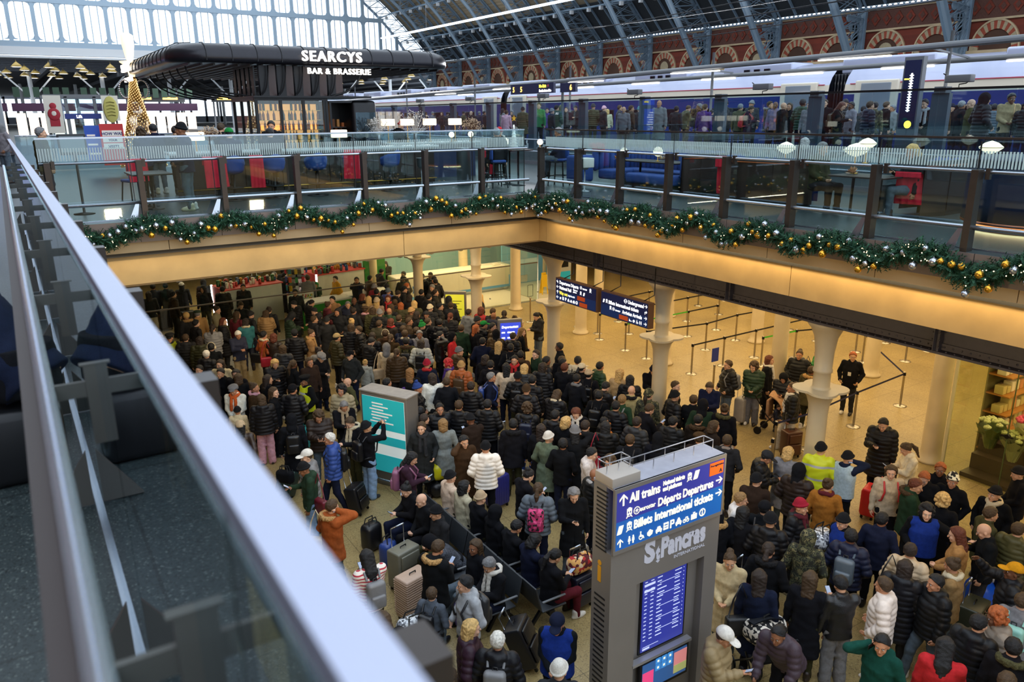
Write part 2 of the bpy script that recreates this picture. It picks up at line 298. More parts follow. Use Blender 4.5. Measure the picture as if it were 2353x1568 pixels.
# ------------------------------------------------------------------ balustrades round the well
def balustrade(label, org, ax, out, n0, n1, pitch, frm, near=False):
    """org: a point on the glass line, ax: unit vector along it, out: unit vector towards the open well"""
    org, ax, out = Vector(org), Vector(ax), Vector(out); P = lambda s,o,z: org+ax*s+out*o+Vector((0,0,z))
    t = thing('glass_balustrade', label, 'balustrade')
    s0, s1 = n0, n1; k = 0; s = s0
    fm = M[frm]; e = .008
    while s < s1-.05:
        q = min(s+pitch, s1); g = MB(); a,b = P(s+e,-.008,.02), P(q-e,.008,1.53)
        g.box((min(a.x,b.x),min(a.y,b.y),a.z),(max(a.x,b.x),max(a.y,b.y),b.z)); g.build('glass_panel', fm, t)
        j = MB(); j.bar(P(q,0,.02),P(q,0,1.5),.012,.02); j.build('glass_joint', M['dark'], t)
        p = MB(); c = s+.12
        p.bar(P(c,.225,-.06),P(c,.225,1.13),.1,.15) if abs(ax.y)<.5 else p.bar(P(c,.225,-.06),P(c,.225,1.13),.1 if False else .15,.1)
        p.bar(P(c+.1,.13,1.0),P(c+.1,.13,1.15),.06,.06); p.build('post', M['bronze'], t)
        b = MB(); c2 = c-.28; pl = [P(c2,.0,.0),P(c2,.24,.0),P(c2+.06,.24,.3),P(c2-.0,.17,.33),P(c2,.12,.3)]
        tri = [(P(c2-.02,.26,.01)),(P(c2+.13,.26,.01)),(P(c2+.2,.22,.34)),(P(c2+.14,.22,.34))]
        b.add(tri+[p_-out*.012 for p_ in tri],[(0,1,2,3),(7,6,5,4),(0,4,5,1),(1,5,6,2),(2,6,7,3),(3,7,4,0)]); b.build('bracket', M['steel'], t)
        s = q
    L = s1
    m = MB(); m.tube([P(s0,.13,1.1),P(L,.13,1.1)],.024,12); m.build('handrail', M['steel'], t)
    m = MB(); m.tube([P(s0,.2,.34),P(L,.2,.34)],.034,12); m.build('foot_rail', M['steel'], t)
    m = MB(); m.bar(P(s0,0,1.545),P(L,0,1.545),.045,.03); m.build('cap_rail', M['steel_cap'] if near else M['bronze' if abs(ax.y)>.5 else 'steel'], t)
    m = MB(); m.bar(P(s0,-.02,.005),P(L,-.02,.005),.012,.01); m.bar(P(s0,.02,.005),P(L,.02,.005),.012,.01); m.bar(P(s0,0,.012),P(L,0,.012),.05,.02); m.build('base_channel', M['steel'], t)
    if near:
        m = MB(); m.tube([P(s0,-.15,1.1),P(L,-.15,1.1)],.025,14); m.build('inner_handrail', mat('tube_steel','cfd6e2',.25,.7), t)
        m = MB(); m.box(P(s0,-.215,1.06),P(L,-.165,1.085)); m.build('leaning_rail', mat('rail_brown','372c2b',.55), t)
        s = s0+.35
        while s < L:
            b = MB(); b.bar(P(s,-.15,1.085),P(s,-.016,1.085),.014,.05); b.bar(P(s,-.016,.90),P(s,-.016,1.16),.05,.02); b.bar(P(s,-.016,1.16),P(s,-.016,1.166),.07,.024); b.build('rail_bracket', mat('bracket_grey','4d4c4a',.5), t)
            g = MB(); v=[P(s,-.03,.01),P(s,-.22,.01),P(s,-.03,.3)]; g.add(v+[q+ax*.02 for q in v],[(0,1,2),(5,4,3),(0,3,4,1),(1,4,5,2),(2,5,3,0)]); g.build('gusset', M['bracket_grey'], t)
            s += pitch
    return t
balustrade('long glass balustrade beside the walkway with a pale steel cap rail, running away from us', (.15,0,0),(0,1,0),(1,0,0),-2.2,16.4,1.5,'glass',True)
balustrade('glass balustrade in front of the bar, with bronze posts and striped glass', (0,16.62,0),(1,0,0),(0,-1,0),.53,11.03,1.5,'frit_x')
balustrade('glass balustrade in front of the blue sofas, with bronze posts and black cap rail', (11.47,0,0),(0,-1,0),(-1,0,0),-16.3,2.7,1.5,'frit_y')
# ------------------------------------------------------------------ train shed: east wall, ribs, boarding, glazed end
EX = 65.5; RY = [44.7+9.05*k for k in range(-3,10)]
def brick_mat(name, c1, c2, mortar, sc=1):
    m, t, p = nt(name); L = t.links.new; tc = t.nodes.new('ShaderNodeTexCoord'); mp = t.nodes.new('ShaderNodeMapping'); mp.inputs['Rotation'].default_value=(0,R(-90),0); mp.inputs['Rotation'].default_value=(R(90),0,R(90)); L(tc.outputs['Object'], mp.inputs[0])
    k = t.nodes.new('ShaderNodeTexBrick'); k.inputs['Scale'].default_value=1; k.inputs['Brick Width'].default_value=.23*sc; k.inputs['Row Height'].default_value=.075*sc; k.inputs['Mortar Size'].default_value=.006; k.inputs['Color1'].default_value=(*lin(c1),1); k.inputs['Color2'].default_value=(*lin(c2),1); k.inputs['Mortar'].default_value=(*lin(mortar),1); L(mp.outputs[0],k.inputs['Vector'])
    n = t.nodes.new('ShaderNodeTexNoise'); n.inputs['Scale'].default_value=.5; n.inputs['Detail'].default_value=6; L(tc.outputs['Object'], n.inputs['Vector'])
    x = t.nodes.new('ShaderNodeMix'); x.data_type='RGBA'; x.blend_type='MULTIPLY'; x.inputs[0].default_value=.6; L(k.outputs[0],x.inputs[6]); L(n.outputs['Fac'],x.inputs[7]); L(x.outputs[2],p.inputs['Base Color']); p.inputs['Roughness'].default_value=.85; M[name]=m; return m
brick_mat('red_brick','96402a','7c3424','60402f'); mat('voussoir_cream','a8987a',.8,noise=.15); mat('voussoir_red','9a4630',.8,noise=.15); mat('stone','c2ab88',.8,noise=.2,nscale=1); mat('frieze','5c3a30',.85,noise=.2)
w = MB(); w.box((EX,12,-.5),(EX+.8,128,10.6)); wall = struct(w.build('wall_east', M['red_brick']))
w = MB(); w.box((EX-.25,12,-.5),(EX,128,6.2)); w.box((EX-.4,12,6.2),(EX-.02,128,6.45)); struct(w.build('trim_stone_base', M['stone']))
w = MB(); w.box((EX-.12,12,8.75),(EX,128,10.3)); w.box((EX-.22,12,10.3),(EX,128,10.42),1); w.box((EX-.22,12,8.6),(EX,128,8.75),1); struct(w.build('trim_frieze', [M['frieze'],M['stone']]))
w = MB(); y=12
while y<128:
    for dy in (0,):
        q=[(y-.42,9.55),(y,9.0),(y+.42,9.55),(y,10.1)]; w.prism([(a,b) for a,b in q],EX-.2,EX-.12,0,'x'); q=[(y-.2,9.55),(y,9.28),(y+.2,9.55),(y,9.82)]; w.prism(q,EX-.24,EX-.2,1,'x')
    y+=1.05
struct(w.build('trim_frieze_diamonds', [M['red_brick'],M['frieze']]))
w = MB(); y=12
while y<128:     # cast iron cresting
    w.tube([(EX-.3,y,10.45),(EX-.3,y+.1,10.75),(EX-.3,y+.25,10.85),(EX-.3,y+.4,10.75),(EX-.3,y+.5,10.45)],.05,5); y+=.5
w.box((EX-.45,12,10.42),(EX-.15,128,10.5)); struct(w.build('trim_iron_cresting', M['iron']))
def pointed(hw, h0, apex, n=10):
    """pointed arch outline from left foot over the top to right foot"""
    pts=[(-hw,h0)]
    for k in range(n+1):
        t=k/n; pts.append((-hw*math.cos(t*PI/2)**1.0*1, h0+(apex-h0)*math.sin(t*PI/2)**.92))
    return pts+[(-a,b) for a,b in pts[-2::-1]]
k=0
for ry in RY[:-1]:
    for dy in (2.35,6.7):
        c=ry+dy; k+=1; o = pointed(1.75,6.4,9.0 if False else 8.55); i_ = pointed(1.25,6.4,7.95)
        a=MB(); n=len(o)-1
        for j in range(n):
            q=[(c+o[j][0],o[j][1]),(c+o[j+1][0],o[j+1][1]),(c+i_[j+1][0],i_[j+1][1]),(c+i_[j][0],i_[j][1])]
            a.prism(q,EX-.14,EX,j%2,'x')
        o2=pointed(1.85,6.4,8.68)
        for j in range(n):
            q=[(c+o2[j][0],o2[j][1]),(c+o2[j+1][0],o2[j+1][1]),(c+o[j+1][0],o[j+1][1]),(c+o[j][0],o[j][1])]; a.prism(q,EX-.2,EX,2,'x')
        i2=pointed(1.2,6.4,7.9); a.prism([(c+x_,z_) for x_,z_ in i2],EX-.03,EX-.01,3,'x')
        if k%3==0:
            a.lathe([(.62,-.04),(.62,.04),(.5,.06),(.5,-.06)],20,mi=0,M=Matrix.Translation((EX-.1,c,7.0))@Matrix.Rotation(R(90),4,'Y')); a.lathe([(.5,0),(.49,.01)],20,mi=4,M=Matrix.Translation((EX-.07,c,7.0))@Matrix.Rotation(R(90),4,'Y'))
            for an in range(3): a.bar((EX-.1,c-.5*math.cos(an*PI/3),7-.5*math.sin(an*PI/3)),(EX-.1,c+.5*math.cos(an*PI/3),7+.5*math.sin(an*PI/3)),.05,.05,2)
        struct(a.build('window_%d'%k, [M['voussoir_cream'],M['voussoir_red'],M['stone'],M['red_brick'],M['dark']]))
# arch profile, east half mirrored to the west about x = 28
AP=[(65.2,4.2),(63.9,6.4),(61.4,10),(58.8,13.5),(56.9,15.7),(54.7,17.8),(51.6,20.4),(47,23.4),(41,26.2),(35,28),(28,29)]
AP=AP+[(56-x,z) for x,z in AP[-2::-1]]
OP=[(65.25,6.0),(65.25,8.2),(65.25,10.4),(62,13.8),(59.6,16.2),(56.6,18.9),(53.2,21.6),(48,25),(41.8,28),(35.3,29.9),(28,31)]
OP=OP+[(56-x,z) for x,z in OP[-2::-1]]
def arch_pt(t, off=0):
    """t in 0..1 along the arch; off pushes outwards"""
    f=t*(len(AP)-1); i=min(int(f),len(AP)-2); u=f-i; p=Vector(AP[i]).lerp(Vector(AP[i+1]),u); q=Vector(OP[i]).lerp(Vector(OP[i+1]),u); return p+(q-p)*(off/1.9)
def rib_mesh():
    m=MB(); N=60; I=[arch_pt(k/N) for k in range(N+1)]; O=[arch_pt(k/N,1.9) for k in range(N+1)]
    for k in range(N):
        for s in (-.32,.32): 
            m.bar((I[k].x,s*.9,I[k].y),(I[k+1].x,s*.9,I[k+1].y),.2,.12); m.bar((O[k].x,s,O[k].y),(O[k+1].x,s,O[k+1].y),.16,.1)
        m.bar((I[k].x,0,I[k].y),(I[k+1].x,0,I[k+1].y),.62,.03,1)
        if k%1==0:
            m.bar((I[k].x,-.28,I[k].y),(O[k].x,-.3,O[k].y),.07,.07); m.bar((I[k].x,.28,I[k].y),(O[k].x,.3,O[k].y),.07,.07)
            for s in (-.28,.28): m.bar((I[k].x,s,I[k].y),(O[k+1].x,s,O[k+1].y),.06,.06); m.bar((O[k].x,s,O[k].y),(I[k+1].x,s,I[k+1].y),.05,.05)
            m.bar((O[k].x,-.3,O[k].y),(O[k].x,.3,O[k].y),.06,.06); m.bar((I[k].x,-.28,I[k].y),(O[k].x,.3,O[k].y),.05,.05)
    for s in (-.3,.3): m.box((EX-.5,s-.1,0),(EX-.2,s+.1,10.6))
    m.box((EX-.45,-.3,0),(EX-.3,.3,10.6),1)
    for z in range(3):      # pierced spandrel rings against the wall
        for j in range(3): m.lathe([(.28,-.05),(.34,-.05),(.34,.05),(.28,.05)],12,M=Matrix.Translation((EX-.9-.62*j*(z+1)*.35,0,8.2+.75*z))@Matrix.Rotation(R(90),4,'X'))
    return m.mesh('rib',[M['iron'],M['iron_light']])
rm=rib_mesh()
for k,y in enumerate(RY):
    o=struct(link('trim_rib_%d'%(k+1),rm)); o.location=(0,y,0)
# boarding above the ribs (tan planks, darker glazing near the wall) and the rafters
def boarding(name,t0,t1,m,off=2.0,y0=12,y1=126):
    b=MB(); N=14; g=[]
    for k in range(N+1):
        p=arch_pt(t0+(t1-t0)*k/N,off); g.append([(p.x,y0,p.y),(p.x,y1,p.y)])
    b.sheet(g); b.sheet([[(x,y,z+.15) for x,y,z in r] for r in g]); return struct(b.build(name,m))
def plank_mat(name,c,axis_scale):
    m,t,p=nt(name); L=t.links.new; tc=t.nodes.new('ShaderNodeTexCoord'); mp=t.nodes.new('ShaderNodeMapping'); mp.inputs['Scale'].default_value=axis_scale; L(tc.outputs['Object'],mp.inputs[0]); n=t.nodes.new('ShaderNodeTexNoise'); n.inputs['Scale'].default_value=1; n.inputs['Detail'].default_value=3; L(mp.outputs[0],n.inputs['Vector']); r=t.nodes.new('ShaderNodeValToRGB'); c=lin(c); r.color_ramp.elements[0].color=tuple(q*.6 for q in c)+(1,); r.color_ramp.elements[1].color=tuple(min(1,q*1.3) for q in c)+(1,); r.color_ramp.elements[0].position=.3; r.color_ramp.elements[1].position=.7; L(n.outputs['Fac'],r.inputs[0]); L(r.outputs[0],p.inputs['Base Color']); p.inputs['Roughness'].default_value=.8; M[name]=m
plank_mat('boards','8e8068',(9,.15,9))
boarding('ceiling_dark_bays',.104,.165,M['roof_dark']); boarding('ceiling_boards',.165,.36,M['boards']); boarding('ceiling_boards_west',.80,.9,M['boards'])
r=MB()
for y in np.arange(RY[0],RY[-1],9.05/4):
    pts=[arch_pt(t,1.85) for t in np.linspace(.105,.36,12)]
    for a,b in zip(pts,pts[1:]): r.bar((a.x,y,a.y),(b.x,y,b.y),.14,.22)
struct(r.build('trim_rafters',M['iron']))
def purlin(name,t):
    p=MB(); 
    for a,b in zip(RY,RY[1:]):
        lo=arch_pt(t,.35); hi=arch_pt(t,1.75); N=8; L_=[]; H_=[]
        for k in range(N+1):
            y=a+(b-a)*k/N; s=1-abs(2*k/N-1); f=arch_pt(t,.35+.9*math.sin(PI*k/N)); L_.append((f.x,y,f.y)); H_.append((hi.x,y,hi.y))
        for k in range(N):
            p.bar(L_[k],L_[k+1],.14,.14); p.bar(H_[k],H_[k+1],.12,.12); p.bar(L_[k],H_[k],.07,.07); p.bar(L_[k],H_[k+1],.06,.06); p.bar(H_[k],L_[k+1],.06,.06)
            if k%2: p.box((L_[k][0]-.18,L_[k][1]-.18,L_[k][2]-.5),(L_[k][0]+.18,L_[k][1]+.18,L_[k][2]-.1),1)
    return struct(p.build(name,[M['iron'],M['white_paint']]))
for i,t in enumerate((.155,.235,.31)): purlin('trim_lattice_purlin_%d'%(i+1),t)
# glazed end screen across the shed
GY=125.5; GZ=11.25
g=MB(); st=2.87; xs=np.arange(-8,64,st)
def gtop(x):
    for (x0,z0),(x1,z1) in zip(AP,AP[1:]):
        if min(x0,x1)<=x<=max(x0,x1): return z0+(z1-z0)*(x-x0)/((x1-x0) or 1)
    return 0
zs=[GZ+.3+5.15*k for k in range(5)]
for x in xs:
    if gtop(x)>GZ: g.box((x-.24,GY-.15,GZ),(x+.24,GY+.15,gtop(x)))
    for q in (1/3,2/3):
        if gtop(x+st*q)>GZ: g.box((x+st*q-.05,GY-.06,GZ),(x+st*q+.05,GY+.06,gtop(x+st*q)))
for z in zs[1:]:
    xx=[x for x in np.arange(-9,66,.2) if gtop(x)>z]
    if xx: g.box((min(xx),GY-.2,z-.3),(max(xx),GY+.2,z+.3))
for z in zs:       # curved corners of the lights
    for x in xs:
        for sx in (-1,1):
            for sz in (-1,1):
                if gtop(x)>z+1 and not(z==zs[0] and sz<0):
                    q=[(x+sx*.2,z+sz*.25),(x+sx*.85,z+sz*.25),(x+sx*.42,z+sz*.42),(x+sx*.2,z+sz*.85)]; g.prism(q,GY-.1,GY+.1,0,'y')
g.box((-9,GY-.4,GZ-.35),(64,GY+.4,GZ+.35)); struct(g.build('window_end_screen',M['iron_light']))
g=MB()
xx=np.linspace(-7.6,63.6,60); g.add([(x,GY+.2,GZ) for x in xx]+[(x,GY+.2,max(GZ,gtop(x))) for x in xx],[(i,i+1,61+i,60+i) for i in range(59)])
def panes(name):
    m=bpy.data.materials.new(name); m.use_nodes=True; t=m.node_tree; t.nodes.clear(); o=t.nodes.new('ShaderNodeOutputMaterial'); a=t.nodes.new('ShaderNodeBsdfTransparent'); b=t.nodes.new('ShaderNodeBsdfTranslucent'); x=t.nodes.new('ShaderNodeMixShader'); a.inputs[0].default_value=(.93,.95,1,1); b.inputs[0].default_value=(.8,.82,.85,1); x.inputs[0].default_value=.08; t.links.new(a.outputs[0],x.inputs[1]); t.links.new(b.outputs[0],x.inputs[2]); t.links.new(x.outputs[0],o.inputs[0]); M[name]=m; return m
struct(g.build('window_end_panes',panes('dusty_pane')))
g=MB(); g.box((-9.6,GY-.5,9.9),(66,GY+.5,10.9)); g.box((-9.6,GY-.8,9.5),(66,GY+.8,9.75)); struct(g.build('trim_end_girder',M['white_paint']))
w=MB(); w.box((-9.8,-15,-.4),(-9.5,126,11)); struct(w.build('wall_west',M['red_brick']))
# flat roofed extension beyond the end screen: louvred rooflights, dark deck, far posts
e=MB()
for k in range(46):
    y=128+k*4.2; z=9.9+.25*math.sin(k*.7)*0
    if k<9: e.box((-40,y,9.6),(110,y+1.5,9.9))
    else: e.box((-40,y-2.7,9.6-(k-9)*.015),(110,y+1.5,9.95))
for x in range(-40,110,12): e.box((x-.3,127,8.9),(x+.3,320,9.7))
struct(e.build('roof_extension',mat('deck_roof','2b2e36',.8)))
e=MB()
for k in range(14):
    x=-38+11*k
    for y in (160,215,270): e.tube([(x,y,-.4),(x,y,9.4)],.35,8)
    for s in (-1,1): e.bar((x,160,5),(x+s*4,160,9.4),.25,.25)
struct(e.build('column_extension_posts',M['white_paint']))
e=MB()
for k in range(30): x=-45+5.4*k; e.box((x-.35,322,0),(x+.35,322.6,9))
e.box((-60,322,0),(120,322.5,2.2)); e.box((-60,322,8.2),(120,322.5,9.6)); struct(e.build('wall_far_end',mat('far_grey','5c5f68',.8)))
d=MB(); d.box((-60,190,-.5),(120,325,0)); struct(d.build('floor_far_platforms',M['platform_stone']))
# ------------------------------------------------------------------ garlands with baubles and lights
mat('fir','1d4a33',.75,noise=.45,nscale=14); mat('gold_bauble','d9a53a',.22,.9); mat('silver_bauble','b9bcc6',.22,.9); mat('warm_bulb',(1,.72,.42),.5,emit=4.5); mat('bulb_white',(1,.93,.82),.5,emit=7)
bme = {k:MB().sph((0,0,0),1,14).lathe([(.16,.95),(.16,1.12),(.05,1.18)],8).mesh('bauble',M[k+'_bauble']) for k in ('gold','silver')}
def garland(label, org, ax, out, s0, s1, per, phase, where):
    org,ax,out=Vector(org),Vector(ax),Vector(out); t=thing('garland',label,'garland')
    cz=lambda s: -.30+.24*abs(math.cos(PI*(s-phase)/per))**1.3+.03*math.sin(s*3.1)
    f=MB(); l=MB(); s=s0; g=random.Random(int(s1*10))
    v=[];fc=[]
    while s<s1:
        c=org+ax*s+out*(.13+.03*math.sin(s*7))+Vector((0,0,cz(s)))
        for k in range(9):
            a=g.uniform(0,2*PI); d=(out*math.cos(a)*.9+Vector((0,0,math.sin(a)))+ax*g.uniform(-.9,.9)).normalized(); ln=g.uniform(.10,.21); w=d.cross(Vector((g.uniform(-1,1),g.uniform(-1,1),g.uniform(-1,1)))).normalized()
            b=c+d*.02
            for q in (.35,.55,.75,.95):     # sprig: pairs of needles on a stalk
                for sd in (-1,1):
                    p=b+d*ln*q; e=p+(w*sd*.9+d*.7).normalized()*.055; n=d.cross(w)*.010; i=len(v); v+= [p-n-d*.008,p+n+d*.008,e]; fc.append((i,i+1,i+2))
            i=len(v); v+=[b-w*.006,b+w*.006,b+d*ln]; fc.append((i,i+1,i+2))
        s+=.022
    f.add(v,fc); f.tube([org+ax*q+out*.13+Vector((0,0,cz(q))) for q in np.arange(s0,s1,.08)],.05,6); f.build('foliage',M['fir'],t)
    for k in range(int((s1-s0)*17)):
        s=g.uniform(s0,s1); a=g.uniform(-.6,2.2); l.sph(org+ax*s+out*(.13+.15*math.cos(a))+Vector((0,0,cz(s)+.14*math.sin(a)-.04)),.0085,6)
    o=l.build('fairy_lights',M['warm_bulb'],t); o['kind']='stuff'
    s=s0+.08
    while s<s1-.05:
        k=g.choice(('gold','silver')); r=g.uniform(.04,.065); a=g.uniform(-1.2,1.5); o=link(k+'_bauble',bme[k]); low=g.random()<.25
        o.location=org+ax*s+out*(.2+.06*math.cos(a))+Vector((0,0,cz(s)+(.12*math.sin(a) if not low else -.2))); o.scale=(r,r,r)
        tag(o,'shiny %s bauble hanging on the garland %s'%(k,where),'bauble','%s baubles on the garland %s'%(k,where)); s+=g.uniform(.1,.17)
garland('green fir garland with baubles along the deck edge below the bar',(0,WY1,0),(1,0,0),(0,-1,0),.7,11.05,1.5,.65,'below the bar')
garland('green fir garland with baubles along the deck edge below the blue sofas',(WX1,0,0),(0,1,0),(-1,0,0),-1,16.2,1.5,.15,'below the blue sofas')
# ------------------------------------------------------------------ bar
mat('dark_wood','2a1c18',.45,noise=.25,nscale=4); mat('counter_top','b9bfc4',.25); mat('brass','b08a45',.25,.9); mat('copper','b8643a',.3,.85); mat('navy_velvet','1c3f86',.75,noise=.12,nscale=3); mat('navy_paint','1f2748',.4); mat('red_cloth','c41230',.85,noise=.2,nscale=6); mat('white_cloth','d8d4d0',.8,noise=.08); mat('pewter','8d9299',.3,.85); mat('lamp_glow',(1,.86,.66),.5,emit=1.6); mat('shade_glow',(1,.83,.6),.5,emit=1.5); mat('cabinet_glow',(1,.5,.16),.5,emit=.7)
t=thing('bar_counter','long dark panelled bar counter with pale top behind the stools','bar',(0,0,0)); b=MB(); b.rbox((3.3,19.95,1.03),(10.4,20.7,1.1),.025); b.build('counter_top',M['counter_top'],t)
b=MB(); b.box((3.5,20.15,0),(10.25,20.6,1.03)); 
for k in range(22): b.box((3.5+.31*k,20.12,.08),(3.5+.31*k+.285,20.16,1.0))
b.build('front_panel',M['dark_wood'],t); b=MB(); b.tube([(3.4,20.02,.2),(10.3,20.02,.2)],.022,10); b.build('kick_rail',M['brass'],t)
t=thing('bar_counter','pale topped counter carrying the square shaded lamps','bar',(11.4,22.6,0)); b=MB(); b.rbox((-1.5,-.35,1.03),(1.7,.35,1.1),.025); b.build('counter_top',M['counter_top'],t); b=MB(); b.box((-1.35,-.22,0),(1.55,.25,1.03)); b.build('front_panel',M['navy_paint'],t)
def stool_mesh():
    b=MB(); b.lathe([(.26,0),(.26,.015),(.05,.03),(.035,.06),(.035,.62)],24); c=MB(); c.lathe([(.2,.285),(.215,.285),(.215,.305),(.2,.305)],24); c.bar((-.2,0,.295),(.2,0,.295),.02,.012)
    s=MB(); s.lathe([(.05,.6),(.2,.64),(.24,.68),(.25,.74),(.22,.78),(.02,.79)],24)
    g=[]
    for k in range(17):
        a=R(-120+240*k/16)-PI/2; h=.36*(1-abs(k-8)/8*.55); g.append([((.25-.0)*math.cos(a),.25*math.sin(a),.7),(.285*math.cos(a),.285*math.sin(a),.7+h*.6),(.275*math.cos(a),.275*math.sin(a),.7+h),(.245*math.cos(a),.245*math.sin(a),.7+h),(.22*math.cos(a),.22*math.sin(a),.72)])
    k_=MB(); k_.sheet(g); return b.mesh('pedestal',M['black_metal']),c.mesh('foot_ring',M['black_metal']),s.mesh('seat',M['navy_velvet']),k_.mesh('backrest',M['navy_velvet'])
sm=stool_mesh()
def stool(x,y,rz,label):
    t=thing('bar_stool',label,'stool',(x,y,0),rz,'blue bar stools at the counter')
    for n_,m_ in zip(('pedestal','foot_ring','seat','backrest'),sm): link(n_,m_,t)
    return t
for x,y,rz,l in ((8.5,19.15,R(35),'blue bucket bar stool at the counter end beside the ice bucket stand'),(7.55,19.25,R(-30),'blue bar stool with a red blanket over its back'),(6.5,19.1,0,'empty blue bar stool facing away, between the blanket stool and the seated drinkers'),(5.45,19.1,0,'blue bar stool under the drinker in black beside the glasses wearer'),(4.5,19.1,0,'blue bar stool under the drinker in the green cap')): stool(x,y,rz,l)
def drape(name,w,h0,h1,loc,rz,label,parent=None,m='red_cloth',back=True):
    """cloth hung over a back: front fall h0, rear fall h1"""
    g=[]
    for i in range(15):
        u=i/14; 
        row=[]
        for k in range(15):
            x=-w/2+w*k/14; wv=.018*math.sin(k*1.7+i*.3)*min(1,abs(u-.3)*2+.2)
            if u<.3: y_=.05; z=-h0*(1-u/.3)
            else: y_=-.05-.05*(u-.3); z=-h1*(u-.3)/.7
            y_=y_+wv; row.append((x*(1+.12*abs(u-.3)),y_,z+(.0 if u!=.3 else .03)))
        g.append(row)
    b=MB(); b.sheet(g); b.sheet([[(x,y+.012,z) for x,y,z in r] for r in g]); o=b.build(name,M[m]); o.location=loc; o.rotation_euler=(0,0,rz); tag(o,label,'blanket'); return o
drape('blanket',.42,.25,.72,(7.42,18.98,1.1),R(-30),'red blanket hanging down the back of a blue bar stool'); drape('blanket',.5,.2,.7,(4.05,18.85,1.05),R(10),'red blanket draped beside the drinker in the green cap'); drape('blanket',.3,.2,.75,(4.98,18.8,1.05),R(-12),'narrow red blanket falling behind the green capped drinker on the counter stool')
# champagne stand and pedestal bin
t=thing('ice_bucket_stand','silver champagne bucket on a slim stand behind the balustrade','stand',(9.0,18.3,0)); b=MB(); b.lathe([(.17,0),(.16,.02),(.02,.05),(.015,.6)],18); b.build('stand',M['pewter'],t); b=MB(); b.lathe([(.07,.6),(.11,.66),(.12,.85),(.135,.86),(.11,.86),(.1,.7)],20); b.build('bucket',M['pewter'],t)
b=MB(); b.lathe([(.2,0),(.2,1.0),(.21,1.02),(.02,1.03)],24); tag(b.build('pedestal',M['pewter'],loc=(10.9,19.5,0)),'brushed steel round pedestal near the corner high chairs','pedestal')
t=thing('ice_bucket_stand','silver bucket stand with white napkin beside the corner sofa','stand',(12.4,15.9,0)); b=MB(); b.lathe([(.17,0),(.16,.02),(.02,.05),(.015,.55)],18); b.build('stand',M['pewter'],t); b=MB(); b.lathe([(.07,.55),(.12,.61),(.13,.8),(.1,.8)],20); b.build('bucket',M['pewter'],t); b=MB(); b.rbox((-.17,-.17,.6),(.17,-.13,.84),.03); b.rbox((-.16,-.15,.8),(.16,.15,.84),.02); b.build('napkin',M['white_cloth'],t)
# shaded lamps, globe lamps, flowers and glasses on the counters
def shade_lamp(x,y,label,z=1.1,rz=0):
    t=thing('table_lamp',label,'lamp',(x,y,z),rz,'square shaded lamps on the counter'); b=MB(); b.lathe([(.07,0),(.07,.015),(.015,.03),(.012,.52)],14); b.build('stem',M['brass'],t); b=MB(); b.rbox((-.2,-.09,.5),(.2,.09,.7),.02); b.build('lamp_shade',M['shade_glow'],t)
for i,(x,y) in enumerate(((10.1,22.75),(10.75,22.75),(11.5,22.7),(12.35,22.6))): shade_lamp(x,y,('square shaded lamp next to the silver twig vase','square shaded lamp above the red beanie','square shaded lamp between the red beanie and the twig vase','square shaded lamp beside the bushy dried flowers')[i])
shade_lamp(7.6,20.3,'low glowing lamp on the bar in front of the bottle shelves',.85); shade_lamp(4.0,20.35,'low glowing lamp on the bar by the gold tree',.85)
def globe(x,y,z,r,label,pole=None):
    t=thing('globe_lamp',label,'lamp',(x,y,z)); b=MB(); b.sph((0,0,r+.12),r,16); b.build('globe',M['lamp_glow'],t); b=MB(); b.lathe([(.06,0),(.06,.012),(.012,.02),(.012,.13)],12); b.build('stem',M['brass'],t)
for x,y,z,r,l in ((12.0,22.2,1.1,.09,'small globe lamp on the lamp counter next to the dried flowers'),(12.75,22.3,1.1,.09,'small globe lamp on the counter end by the tall flower vase'),(11.6,18.4,.98,.1,'globe lamp on the corner high table by the white tree'),(13.55,15.75,.75,.1,'globe lamp on the dark sofa table next to the bronze post'),(13.8,14.75,.75,.12,'globe lamp with leaf posy in the middle of the dark sofa table'),(12.4,17.9,.98,.08,'small globe lamp behind the person in the red and white hat')): globe(x,y,z,r,l)
def lens_lamp(x,y,z0,z,r,label):
    t=thing('saucer_lamp',label,'lamp',(x,y,z0)); b=MB(); b.lathe([(.01,-.13),(r*.55,-.09),(r,-.01),(r,.01),(r*.55,.09),(.01,.13)],28,(0,0,z-z0)); b.build('lamp_shade',M['lamp_glow'],t); b=MB(); b.lathe([(r+.004,-.006),(r+.004,.006)],28,(0,0,z-z0)); b.build('rim',M['brass'],t); b=MB(); b.lathe([(.08,0),(.08,.015),(.012,.03),(.012,z-z0-.1)],12); b.build('stem',M['brass'],t)
lens_lamp(14.3,11.3,.75,1.17,.2,'glowing saucer lamp behind the panelled curved booth'); lens_lamp(13.9,9.35,.75,1.2,.23,'glowing saucer lamp on the table of the two diners'); lens_lamp(16.8,8.3,.75,1.2,.22,'glowing saucer shape standing in for a lamp reflection above the navy drum'); lens_lamp(16.9,11.1,.75,1.2,.2,'dim saucer shape standing in for a lamp reflection behind the silver haired diner')  # last two are glowing shapes standing in for lamp reflections
